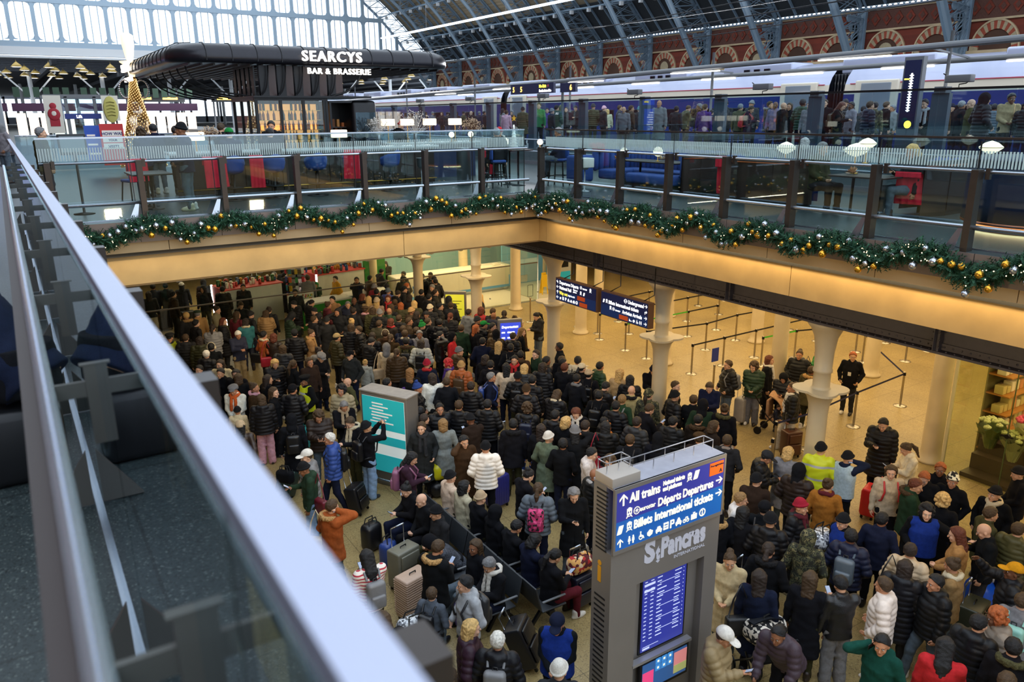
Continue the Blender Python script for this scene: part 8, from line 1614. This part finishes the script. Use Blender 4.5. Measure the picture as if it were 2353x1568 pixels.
13.32 6.32 -6.0 1.66 0.990|k|c.black|B.checker/s.brown||person in black long coat, checked beanie
12.51 6.58 -6.0 -2.48 1.011|h|k.darkgreen|s.auburn|fur=brown|person in dark green hooded parka, auburn hair
12.42 6.00 -6.0 -1.30 0.987|k|c.black|k.blonde||person in black long coat, blonde curly hair
10.94 6.17 -6.0 -1.23 1.001|k|j.navy|s.black||person in navy jacket, black hair, in front of the dark green hooded parka
11.84 5.94 -6.0 2.21 0.991|t|j.black|k.black|vest=royal|person in black jacket, black curly hair
13.41 5.63 -6.0 1.62 0.996|k|j.black|B.black|sc=cream|person in black jacket, black beanie, cream scarf
12.56 5.32 -6.0 -2.22 1.003|d|j.olive|s.brown||person in olive jacket, brown hair
12.06 5.05 -6.0 0.57 0.997|o|j.black|b.skin||person in black jacket, bald head, holding a phone in one hand
11.49 5.21 -6.0 0.43 1.014|h|c.camel|l.auburn||person in camel long coat, auburn long hair
10.48 5.40 -6.0 -1.27 0.986|k|p.beige|s.darkbrown|bag=black|person in beige puffer jacket, dark brown hair
14.62 5.79 -6.0 0.73 0.989|h|j.black|B.black||person in black jacket, black beanie, facing left
12.44 4.83 -6.0 -1.55 0.990|d|p.olive|s.brown||person in olive puffer jacket, brown hair
6.65 5.62 -6.0 -2.79 0.998|o|p.khaki|C.white/s.brown||person in khaki puffer jacket, white cap
8.01 6.13 -6.0 -1.09 1.004|d|c.navy|l.darkbrown|bag=black|person in navy long coat, dark brown long hair
8.60 5.74 -6.0 -1.16 0.991|d|c.black|l.brown||person in black long coat, brown long hair, behind the aubergine puffer jacket
8.87 5.40 -6.0 -0.50 0.987|o|l.black|s.black|tr=grey|person in black leather jacket, black hair, grey trousers
7.76 5.39 -6.0 1.83 1.002|e|p.aubergine|y.black||person in aubergine puffer jacket, black ponytail
9.30 5.05 -6.0 0.50 1.010|k|p.white|s.brown||person in white puffer jacket, brown hair
9.94 5.16 -6.0 -1.27 1.005|d|q.black|l.darkbrown||person in black long quilted coat, dark brown long hair
9.99 4.72 -6.0 1.14 1.002|s|p.black|s.black||person in black puffer jacket, black hair, pulling a case
10.63 4.81 -6.0 0.25 0.991|h|j.teddy|u.brown|sc=cream|person in fleecy tan jacket, brown hair in a bun
11.17 4.28 -6.0 0.54 0.997|y|p.black|C.mustard/s.brown||person in black puffer jacket, mustard cap
9.95 3.86 -6.0 0.72 0.986|h|p.taupe|k.ginger||person in taupe puffer jacket, ginger curly hair
8.20 4.39 -6.0 1.71 0.999|c|h.bottle|s.black||person in bottle green hoodie, black hair
8.70 3.89 -6.0 -1.15 1.006|o|j.red|l.black||person in red jacket, black long hair
10.52 3.87 -6.0 -1.39 0.990|d|j.grey|s.brown|bp=mint|person in grey jacket, brown hair, mint backpack
9.42 3.45 -6.0 -1.22 0.998|d|k.black|s.black|fur=olive|person in black hooded parka, black hair, olive fur trim
8.73 3.20 -6.0 -1.39 0.993|d|k.black|s.brown|fur=brown|person in black hooded parka, brown hair, brown fur trim
9.51 3.93 -6.0 -1.53 1.011|d|p.black|s.black||person in black puffer, black hair, just left of the taupe puffer jacket
3.69 11.44 -6.0 -1.36 1.007|c|k.rust|s.brown|fur=tan bag=cream|person in rust hooded parka, brown hair
3.07 9.93 -6.0 -0.65 1.003|k|p.navy|s.brown||person in navy puffer, brown hair, just left of the red striped jumper
3.62 9.63 -6.0 -0.01 1.002|o|s.stripe|l.black|bp=grey|person in red striped jumper, black long hair
3.18 9.16 -6.0 -0.68 0.613|d|h.mint|s.brown||child in mint hoodie, brown hair
3.20 8.10 -6.0 -0.03 1.011|o|j.black|o.brown|bp=black|person in black jacket, brown bobbed hair, black backpack
4.16 8.68 -6.0 -0.97 0.834|k|j.slate|s.brown|bp=black|child in slate jacket, brown hair
4.54 9.32 -6.0 -1.15 1.010|p|k.black|s.brown|fur=tan|person in black hooded parka, brown hair, tan fur trim
5.44 10.39 -6.0 1.57 1.014|l|j.tweed|H.black|sit=1|seated person in dark tweed jacket, hood up
5.44 10.95 -6.0 1.57 1.010|h|j.charcoal|B.black|sit=1|seated person in charcoal jacket, black beanie
5.44 9.66 -6.0 1.57 0.992|d|j.black|l.brown|sit=1|seated person in black jacket, brown long hair
5.44 9.10 -6.0 1.57 1.002|p|j.black|s.grey|sc=white sit=1|seated person in black jacket, grey hair
4.51 8.26 -6.0 1.59 1.013|k|h.lightgrey|s.black|bp=charcoal|person in light grey hoodie, black hair
4.08 7.43 -6.0 -2.07 0.989|k|p.plum|o.blonde||person in plum puffer jacket, blonde bobbed hair
4.24 7.02 -6.0 -0.72 0.985|k|p.black|s.white|bp=grey|person in black puffer jacket, white hair, grey backpack
3.47 7.60 -6.0 -0.43 0.991|d|j.black|y.ginger|bp=orange|person in black jacket, ginger ponytail
3.69 7.22 -6.0 -0.65 0.741|d|h.brown|s.brown||child in brown hoodie, brown hair
6.30 9.86 -6.0 -1.57 0.989|p|j.black|s.black|sit=1|seated person in black jacket, black hair
6.30 9.30 -6.0 -1.57 0.997|p|j.navy|o.black|sit=1|seated person in navy jacket, black bobbed hair
6.30 8.74 -6.0 -1.57 1.002|p|c.black|y.black|tr=maroon sit=1|seated person in black long coat, black ponytail
5.11 6.94 -6.0 2.33 0.989|h|j.black|C.navy/s.black|vest=royal|person in black jacket, navy cap
4.56 6.17 -6.0 -0.64 0.991|d|j.charcoal|B.white||person in charcoal jacket, white beanie
4.17 17.29 -6.0 -0.24 0.996|d|p.black|o.brown|tr=pink|person in black puffer jacket, brown bobbed hair
3.69 17.68 -6.0 -0.38 0.806|d|j.cream|B.black||child in cream jacket, black beanie
3.33 15.85 -6.0 -0.38 1.002|s|l.darkbrown|C.beige/l.black||person in dark brown leather jacket, beige cap
4.36 15.66 -6.0 -0.27 0.996|d|c.black|H.black|bp=black|person in black long coat, hood up
4.95 15.63 -6.0 2.83 1.011|p|p.darkbrown|k.brown||person in dark brown puffer jacket, brown curly hair
5.65 15.98 -6.0 2.98 0.997|p|j.black|s.grey|sc=beige|person in black jacket, grey hair
5.46 14.87 -6.0 1.83 1.012|p|j.black|s.brown|sc=cream|person in black jacket, brown hair, cream scarf
4.70 14.17 -6.0 1.25 1.011|s|p.blue|s.white|bp=black|person in blue puffer jacket, white hair
4.04 13.62 -6.0 1.46 1.012|k|p.grey|C.white/s.brown||person in grey puffer jacket, white cap
3.90 13.20 -6.0 1.28 0.988|o|h.darkgreen|B.black|bag=burgundy tr=lightblue|person in dark green hoodie, black beanie
2.94 14.00 -6.0 -0.21 0.793|d|j.white|B.white||child in white jacket, white beanie
19.85 21.25 0.6 2.04 1.010|d|c.grey|b.skin||-
20.64 21.22 0.6 -1.30 0.892|d|j.black|s.black||-
22.14 22.22 0.6 -1.83 0.928|p|j.olive|s.brown||-
19.64 19.10 0.6 1.29 0.923|d|j.black|s.grey||platform person in black jacket, grey hair, just right of the grey long coat
19.11 18.38 0.6 -1.15 0.907|d|j.purple|s.brown||platform person in purple jacket, brown hair
22.23 21.01 0.6 -1.86 0.816|d|j.navy|s.black||-
21.30 19.51 0.6 2.14 0.992|h|j.black|s.black||-
21.06 18.65 0.6 -1.20 0.914|d|j.olive|s.grey||-
23.02 19.84 0.6 1.93 0.984|d|j.charcoal|B.grey||-
20.99 18.22 0.6 -2.60 0.889|p|j.plum|s.brown|bp=red|platform person in plum jacket, brown hair
22.32 18.49 0.6 -2.45 0.962|d|k.charcoal|s.brown|fur=grey|-
21.05 17.18 0.6 2.08 0.944|d|s.lilac|b.skin||platform person in lilac jumper, bald head
20.40 16.38 0.6 -1.94 0.921|d|j.black|b.skin||platform person in black jacket, bald head, facing right
21.22 16.78 0.6 1.89 0.916|d|j.black|l.brown||platform person in black jacket, brown long hair, just right of the lilac jumper
21.06 16.19 0.6 -1.61 0.975|k|p.darkgreen|s.black||platform person in dark green puffer, black hair, behind the carriage door with a window
20.50 15.48 0.6 1.87 0.927|d|j.grey|s.grey||platform person in grey jacket, grey hair, just right of the carriage door with a window
20.88 15.26 0.6 1.85 0.961|d|j.black|s.brown||platform person in black jacket, brown hair, facing us
20.96 14.83 0.6 -2.70 0.927|p|j.black|l.auburn|bp=brown|platform person in black jacket, auburn long hair
22.58 15.72 0.6 1.83 0.990|p|p.black|s.black||platform person in black puffer jacket, black hair
21.62 14.86 0.6 1.13 0.916|d|j.grey|s.black||platform person in grey jacket, black hair
23.90 16.00 0.6 -1.50 0.852|d|j.charcoal|s.black||-
19.38 12.80 0.6 -2.03 0.903|d|p.navy|s.brown||platform person in navy puffer jacket, brown hair
21.05 13.73 0.6 -1.34 0.907|d|j.camo|s.black||platform person in camouflage jacket, black hair
23.90 14.95 0.6 1.08 0.864|d|j.grey|s.grey||-
23.90 14.51 0.6 1.77 0.882|d|j.olive|B.black||platform person in olive jacket, black beanie, facing us
19.43 11.78 0.6 -2.42 0.945|d|h.navy|H.navy||platform person in navy hoodie, hood up
21.89 13.08 0.6 1.76 0.915|d|j.beige|l.blonde||platform person in beige jacket, blonde long hair
19.38 11.29 0.6 1.92 0.920|h|j.black|s.black|sc=lightgrey|platform person in black jacket, black hair, light grey scarf
22.74 13.69 0.6 1.94 0.655|d|j.khaki|s.black||platform person in khaki jacket, black hair, just left of the black totem sign
22.91 13.03 0.6 -2.10 0.946|d|l.tan|o.brown||platform person in tan leather jacket, brown bobbed hair
22.42 12.53 0.6 -1.76 0.936|d|j.brown|l.black|bp=yellow|platform person in brown jacket, black long hair
21.91 11.77 0.6 -2.13 0.901|d|j.black|s.grey||platform person in black jacket, grey hair, facing right
19.97 10.47 0.6 0.83 0.912|d|j.olive|b.skin||platform person in olive jacket, bald head
19.10 9.76 0.6 -2.15 0.965|k|p.black|H.black||platform person in black puffer jacket, hood up
23.90 11.90 0.6 -1.63 0.861|d|p.slate|s.black||platform person in slate puffer jacket, black hair
23.90 11.46 0.6 0.97 0.870|d|j.black|s.brown||platform person in black jacket, brown hair, facing left
21.38 10.29 0.6 2.19 0.993|h|j.khaki|s.black||platform person in khaki jacket, black hair, hands together in front
21.32 9.85 0.6 -1.31 0.872|d|p.black|B.black||platform person in black puffer jacket, black beanie
22.62 11.61 0.6 1.70 0.876|d|j.teal|s.black||platform person in teal jacket, black hair
22.53 14.34 0.6 -2.05 0.917|d|j.black|s.brown||platform person in black jacket, brown hair, just right of the camouflage jacket
23.90 13.10 0.6 1.72 0.865|d|j.black|B.navy||platform person in black jacket, navy beanie
20.17 47.13 0.6 -1.45 0.864|d|j.black|s.black||-
21.05 48.45 0.6 2.38 0.881|d|j.grey|s.brown||-
23.90 53.99 0.6 -0.94 0.894|d|j.navy|B.black||-
22.26 49.44 0.6 1.67 0.867|d|j.black|s.grey||-
21.08 45.97 0.6 2.36 0.864|d|j.black|s.white||-
23.90 51.46 0.6 -1.48 0.874|d|j.navy|s.black||-
23.90 50.08 0.6 -0.79 0.858|d|j.brown|s.brown||-
21.73 44.64 0.6 2.34 0.867|d|j.grey|s.grey||-
21.51 42.96 0.6 -1.51 0.857|d|j.black|s.brown||-
23.90 46.74 0.6 -2.22 0.866|d|j.grey|B.grey||-
23.90 45.40 0.6 2.31 0.858|d|j.black|l.brown||-
23.90 44.71 0.6 -0.84 0.854|d|j.charcoal|s.black||-
23.90 43.52 0.6 2.29 0.858|d|j.black|s.black||-
23.90 42.66 0.6 -1.56 0.858|d|j.olive|B.black||-
19.69 34.33 0.6 2.27 0.857|d|j.black|b.skin||-
22.95 39.14 0.6 -1.23 0.860|d|j.navy|s.grey||-
23.90 40.21 0.6 -1.58 0.864|d|j.black|s.black||-
23.90 39.57 0.6 1.55 0.912|d|j.black|B.grey||-
22.92 36.62 0.6 -1.61 0.929|d|j.grey|l.black||-
19.16 30.29 0.6 -0.91 0.858|d|j.pink|s.brown||-
22.14 34.46 0.6 2.22 0.860|d|j.charcoal|H.grey||-
19.70 29.78 0.6 -0.93 0.925|d|q.olive|B.black||-
21.15 31.33 0.6 -1.64 0.911|d|j.teal|B.grey||-
19.01 27.53 0.6 2.19 1.007|d|j.green|s.brown||-
21.01 29.77 0.6 2.18 0.904|d|j.purple|s.black||-
19.17 26.85 0.6 -1.67 0.873|d|j.black|B.grey||-
19.82 27.43 0.6 -1.15 0.958|k|p.darkgreen|s.black||-
22.42 30.65 0.6 -0.98 0.973|k|p.olive|H.olive||-
22.36 30.14 0.6 2.15 0.934|d|j.black|s.black||-
22.82 30.00 0.6 2.14 0.985|p|j.black|s.black||-
19.31 24.80 0.6 -2.41 0.895|d|j.charcoal|s.auburn||-
22.28 28.07 0.6 -0.85 0.989|k|p.olive|B.charcoal||-
22.39 27.46 0.6 -1.73 0.933|d|j.black|B.pink||-
23.90 29.03 0.6 -0.86 0.868|d|j.cream|o.blonde|bp=black|-
22.34 26.36 0.6 -2.10 0.951|d|j.charcoal|s.brown||-
18.90 22.05 0.6 2.08 0.891|d|j.grey|b.skin||-
19.32 22.17 0.6 -1.76 0.913|d|j.brown|s.brown||-
22.28 25.04 0.6 -1.08 0.901|d|j.black|B.teal||-
19.10 21.24 0.6 2.06 0.900|d|j.black|B.periwinkle||-
23.90 26.27 0.6 2.05 0.892|d|j.charcoal|B.lightgrey||-"""
for k,row in enumerate(PEOPLE.split('\n')):
    a,pose,coat,hair,opt,label=row.split('|'); x,y,z,rz,sc=map(float,a.split()); opt=dict(q.split('=') for q in opt.split())
    person(x,y,z,rz,sc,pose,coat,hair,opt,label,k,stuff=label=='-')
finish_crowd('dense crowd of dark coated people far back on the concourse and along the platform')
# ------------------------------------------------------------------ benches, luggage, and the people up on the deck
bench(5.72,12.35,R(-90),6,'dark metal bench row of the seated people nearer the railing'); bench(5.98,8.5,R(90),6,'dark metal bench row backing on to the first, on the totem side')
def suitcase(x,y,rz,w,d,h,col,label,kind='hard',ext=0,tilt=0,z=LOW):
    T=thing('suitcase',label,'suitcase',(x,y,z),rz); T.rotation_euler=(R(tilt),0,rz); c=(*lin(HX.get(col,col)),1); q=.07
    if ('sc',w,d,h,kind) not in CACHE:
        b=MB(); b.rbox((-w/2,-d/2,q),(w/2,d/2,h),.045 if kind=='hard' else .035,4)
        if kind=='hard':
            for k in range(7): u=-w/2+w*(k+.5)/7; b.rbox((u-.012,-d/2-.006,q+.06),(u+.012,d/2+.006,h-.05),.006,2)
        elif kind=='rib':
            k=q+.08
            while k<h-.06: b.rbox((-w/2-.006,-d/2-.006,k),(w/2+.006,d/2+.006,k+.018),.006,2); k+=.042
        else: b.rbox((-w/2+.05,-d/2-.045,q+.05),(w/2-.05,-d/2,h*.55),.025,3); b.rbox((-w/2+.05,-d/2-.035,h*.6),(w/2-.05,-d/2,h-.06),.02,3)
        CACHE[('sc',w,d,h,kind)]=b.mesh('case_shell',M['shell'])
    o=link('case_shell',CACHE[('sc',w,d,h,kind)],T); o.color=c
    if 'whl' not in CACHE: b=MB(); b.tube([(-.012,0,.028),(.012,0,.028)],.028,10); b.box((-.016,-.02,.03),(.016,.02,.075)); CACHE['whl']=b.mesh('wheel',M['black_metal'])
    for sx in (-1,1):
        for sy in (-1,1): link('wheel',CACHE['whl'],T,(sx*(w/2-.05),sy*(d/2-.045),0))
    b=MB(); b.tube([(-.06,0,h),(-.06,0,h+.03),(.06,0,h+.03),(.06,0,h)],.01,6); b.build('grab_handle',M['black_metal'],T)
    if ext:
        b=MB(); [b.tube([(s*w*.28,d/2-.03,h-.02),(s*w*.28,d/2-.03,h+ext)],.008,6) for s in (-1,1)]; b.tube([(-w*.28,d/2-.03,h+ext),(w*.28,d/2-.03,h+ext)],.016,8); b.build('trolley_handle',M['steel'],T)
    return T
for a in ((5.35,18.3,.3,.42,.28,.72,'1f8f98','tall teal suitcase behind the person in the brown curly hair','hard',.3),(5.15,17.55,.4,.4,.26,.6,'1f8f98','shorter teal suitcase in front of the tall teal one','hard'),(3.95,15.35,-.9,.40,.25,.60,'23332f','dark green hard suitcase tilted on two wheels by the railing','hard',.3,-32),(5.1,13.85,.7,.42,.28,.62,'black','black soft suitcase trailing behind the person in the blue puffer','soft',.42,-12),(4.52,10.1,.25,.52,.33,.80,'b59a88','large rose beige ribbed suitcase in front of the benches','rib'),(4.75,10.95,.3,.5,.32,.78,'6d6c60','large olive grey soft suitcase behind the rose beige one','soft',.35),(9.2,15.75,-.2,.44,.28,.78,'e2481c','bright orange suitcase in the middle of the crowd','hard'),(7.6,12.5,.2,.46,.3,.75,'25286e','navy blue suitcase with metal corners beside the white puffer','hard'),(15.45,12.85,.2,.46,.28,.72,'a19a90','silver suitcase between the black parka and the curly haired person','hard',.35),(14.73,10.75,-.3,.42,.3,.68,'4a2a1c','brown leather trimmed suitcase by the pushchair','soft',.4),(13.7,8.0,.3,.42,.28,.66,'d8262a','bright red suitcase below the red backpack','hard'),(11.3,4.75,.2,.5,.32,.78,'34372a','large dark olive suitcase beside the blue carrier bag','soft',.3),(5.1,9.35,.2,.36,.24,.52,'5548a8','small violet suitcase by the child with the black backpack','hard'),(5.5,8.05,.7,.46,.3,.74,'16171c','black soft suitcase leaning in front of the totem','soft',.2,-25),(6.95,8.85,.1,.42,.3,.64,'14182a','dark navy suitcase under the red patterned holdall','soft',.4),(8.75,14.0,.3,.44,.28,.74,'1c2030','dark suitcase with a trolley handle in the dense crowd','hard',.35),(8.3,13.3,-.2,.42,.28,.7,'2b2b30','charcoal suitcase beside the dark hatted hair','soft',.4),(6.3,15.35,.4,.44,.26,.72,'9a9a98','grey suitcase against the map board end','hard'),(8.95,7.15,.2,.42,.28,.66,'4c1f38','plum soft suitcase beside the beige coat','soft',.4),(9.1,36.4,.3,.44,.28,.74,'202126','black suitcase standing alone beyond the glass','hard',.5),(4.3,31.6,.2,.5,.34,.8,'1b1c20','wrapped black suitcase by the lower rail end','hard'),(5.05,30.9,.1,.5,.34,.78,'25262c','second wrapped dark suitcase by the first stall','hard')): suitcase(*a)
def softbag(x,y,z,sx,sy,sz,m,col,label,name='holdall',rz=0,cat='bag'):
    t=thing(name,label,cat,(x,y,z),rz); b=MB(); b.rbox((-sx,-sy,0),(sx,sy,sz*2),min(sx,sy,sz)*.8,4); o=b.build('bag_body',M[m],t); o.color=(*lin(HX.get(col,col)),1); b=MB(); [b.tube([(-sx*.5,s*sy*.5,sz*1.9),(-sx*.4,s*sy*.3,sz*2+.1),(sx*.4,s*sy*.3,sz*2+.1),(sx*.5,s*sy*.5,sz*1.9)],.012,6) for s in (-1,1)]; o=b.build('carry_handle',M['cloth'],t); o.color=(.02,.02,.02,1)
special('paisley',blotch(16,('b0282a','d8a05a','5a1a20','e0c8a8'),True)); special('doodle',blotch(26,('e0d8cc','1c1c20'),True)); special('foil',blotch(30,('c8ccd4','55585f','e8ecf2','8a8e98'),True),.2)
softbag(6.95,8.85,LOW+.66,.24,.14,.15,'paisley','red','red and gold patterned holdall strapped on the navy suitcase',rz=.1)
softbag(3.95,15.05,LOW+.5,.2,.09,.14,'cloth','black','black laptop bag perched on the tilted green suitcase',rz=-.9)
softbag(4.75,12.4,LOW,.2,.15,.28,'shell','black','bulky black rucksack on the floor in front of the seated people','rucksack',.3); softbag(4.8,11.75,LOW,.17,.13,.24,'shell','blue','blue rucksack on the floor beside the black one','rucksack',.5)
softbag(6.9,13.7,LOW+.35,.24,.18,.2,'shell','c8c21a','bright yellow and black bag on the luggage pile'); softbag(6.9,13.7,LOW,.3,.24,.17,'shell','black','black bag at the bottom of the luggage pile'); softbag(6.7,13.9,LOW+.7,.16,.14,.08,'cloth','pink','pink jacket bundled on the luggage pile','bundle')
softbag(12.45,5.15,LOW,.34,.22,.3,'shell','1a55c8','big bright blue carrier bag by the mustard cap','carrier_bag'); softbag(10.5,5.2,LOW+.55,.5,.12,.17,'shell','charcoal','long dark oval sports bag slung between the travellers')
softbag(9.75,4.15,LOW+.35,.2,.1,.22,'doodle','white','white printed carrier bag with red handles by the taupe puffer','carrier_bag',.3); softbag(8.05,6.0,LOW+.7,.3,.22,.18,'doodle','white','black and white scarf heap over the pushchair','blanket')
softbag(3.9,8.75,LOW+.7,.24,.2,.16,'foil','white','crinkled silver foil blanket held low in front of the child','foil_blanket'); softbag(10.45,6.85,LOW+.95,.22,.18,.16,'foil','white','crumpled clear plastic bag held by the vest wearer','plastic_bag')
softbag(8.28,34.9,LOW,.2,.15,.26,'shell','black','black rucksack standing by the lone suitcase beyond the glass','rucksack')
for i,(x,y,z,s) in enumerate(((10.05,11.95,1.15,1),(9.95,11.8,.98,1.1))):
    t=thing('teddy_bear',('upper orange teddy bear held over a shoulder','lower orange teddy bear in a white outfit')[i],'toy',(x,y,LOW+z)); t.scale=(s*1.25,)*3; b=MB(); b.sph((0,0,.2),.075,12); [b.sph((q*.06,0,.265),.026,8) for q in (-1,1)]; b.sph((0,-.06,.185),.032,8); b.build('head',mat('teddy_fur','c0702a',.95,bump=.8,bscale=120),t); b=MB(); b.sph((0,0,.07),.075,12,sc=(1,.85,1.1)); [b.sph((q*.085,0,.09),.032,8,sc=(1.3,1,1)) for q in (-1,1)]; b.build('body',M['teddy_fur'] if i==0 else M['white_cloth'],t)
def pushchair(x,y,rz,label,col):
    t=thing('pushchair',label,'pushchair',(x,y,LOW),rz); b=MB()
    for s in (-1,1): b.tube([(s*.24,-.4,.12),(s*.24,.1,.55),(s*.24,.42,1.0)],.014,7); b.tube([(s*.24,.3,.12),(s*.24,-.05,.55)],.014,7)
    b.tube([(-.24,.42,1.0),(.24,.42,1.0)],.018,8); b.build('frame',M['black_metal'],t); b=MB(); b.rbox((-.2,-.25,.4),(.2,.12,.5),.03); b.rbox((-.2,.08,.45),(.2,.16,.95),.04); o=b.build('seat',M['cloth'],t); o.color=(*lin(col),1); b=MB(); g=[]
    for k in range(8): a=R(10+95*k/7); g.append([(-.24+.48*i/8,.16-.42*math.sin(a)*1.0,.72+.36*math.cos(a)+.05*math.sin(PI*i/8)) for i in range(9)])
    b.sheet(g); b.sheet([[(p[0],p[1],p[2]+.02) for p in r] for r in g]); o=b.build('canopy',M['cloth'],t); o.color=(*lin(col),1)
    for sx in (-1,1):
        for yy in (-.4,.3): w=MB(); w.tube([(sx*.24-.02,yy,.1),(sx*.24+.02,yy,.1)],.1,14); w.build('wheel',M['black_metal'],t)
pushchair(15.5,11.9,R(20),'beige hooded pushchair among the people by the pillar','b08a6a'); pushchair(8.0,5.95,R(160),'dark pushchair under the scarf heap in front of the crouching person','26282e')
person(15.45,11.75,LOW+.18,R(200),.5,'h','p.navy','s.brown',{'sit':'1'},'small child in navy sitting in the beige pushchair',901)
UP=[(.1,28.6,0,2.2,1.0,'k','h.grey','H.grey','tr=slate','person in grey hood standing on the walkway by the blue screen'),(-.55,28.2,0,1.6,1.0,'d','j.black','s.black','','person in black half hidden behind the grey hooded one'),(.78,20.4,0,-1.2,.98,'d','j.darkolive','s.grey','','person with grey hair in olive jacket behind the railing corner'),(3.22,17.6,0,1.1,1.02,'k','j.navy','B.black','tr=slate','person in navy jacket and black beanie walking past the bar'),(4.5,19.12,.30,.1,1,'h','j.navy','C.green/s.black','sit=1','person with a green cap drinking at the bar'),(5.45,19.12,.30,-.15,1,'h','j.black','s.black','sit=1','person in black seated at the bar beside the green cap'),(6.1,21.2,0,2.7,1.03,'h','j.black','s.black','','dark haired person in black behind the bar, head bowed'),(2.95,21.3,0,.4,.95,'h','j.navy','k.brown','','curly brown haired person at the bar end'),(3.35,22.0,0,.2,1,'h','j.navy','s.black','','person in navy behind the curly haired bar guest'),(3.75,21.5,0,-.3,.97,'h','j.black','s.darkbrown','','stooping person in black beside the dried flowers'),(4.95,21.9,0,-1,1,'h','j.black','s.brown','','brown haired person behind the bar flowers'),(10.85,23.6,0,-1.3,1,'p','j.black','B.red','','person in a red beanie working behind the lamps'),(11.2,18.2,.22,-.2,1,'d','j.black','s.grey','sit=1','grey haired person in black on a corner high chair'),(12.25,19.75,.2,2.6,1,'h','j.black','B.red','sit=1 fur=white','person in a red hat with white trim at the corner table'),(12.9,17.7,.22,.5,1,'h','j.navy','s.grey','sit=1','grey haired person in navy from behind in the corner'),(13.65,9.95,0,3.0,1,'h','j.darkolive','s.grey','sit=1','seated person in olive jacket holding a bottle at the diners table'),(14.2,8.35,0,1.0,1,'o','j.black','o.blonde','sit=1','blonde seated diner in black at the table by the balustrade'),(15.7,11.9,0,-1.0,1,'h','j.navy','o.lightgrey','sit=1','silver haired seated person behind the curved booth'),(-.09,4.85,0,.95,1.1,'l','c.navy','s.black','sit=1 tr=black','person in navy coat hunched on a seat beside the near railing')]
for k,(x,y,z,rz,sc,po,ct,hr,op,l) in enumerate(UP): person(x,y,z,rz,sc,po,ct,hr,dict(q.split('=') for q in op.split()),l,950+k)
b=MB(); b.rbox((-.34,4.6,0),(.06,5.1,.42),.05); tag(b.build('rucksack',M['black_metal']),'black rucksack used as a seat by the hunched person at the railing','bag')
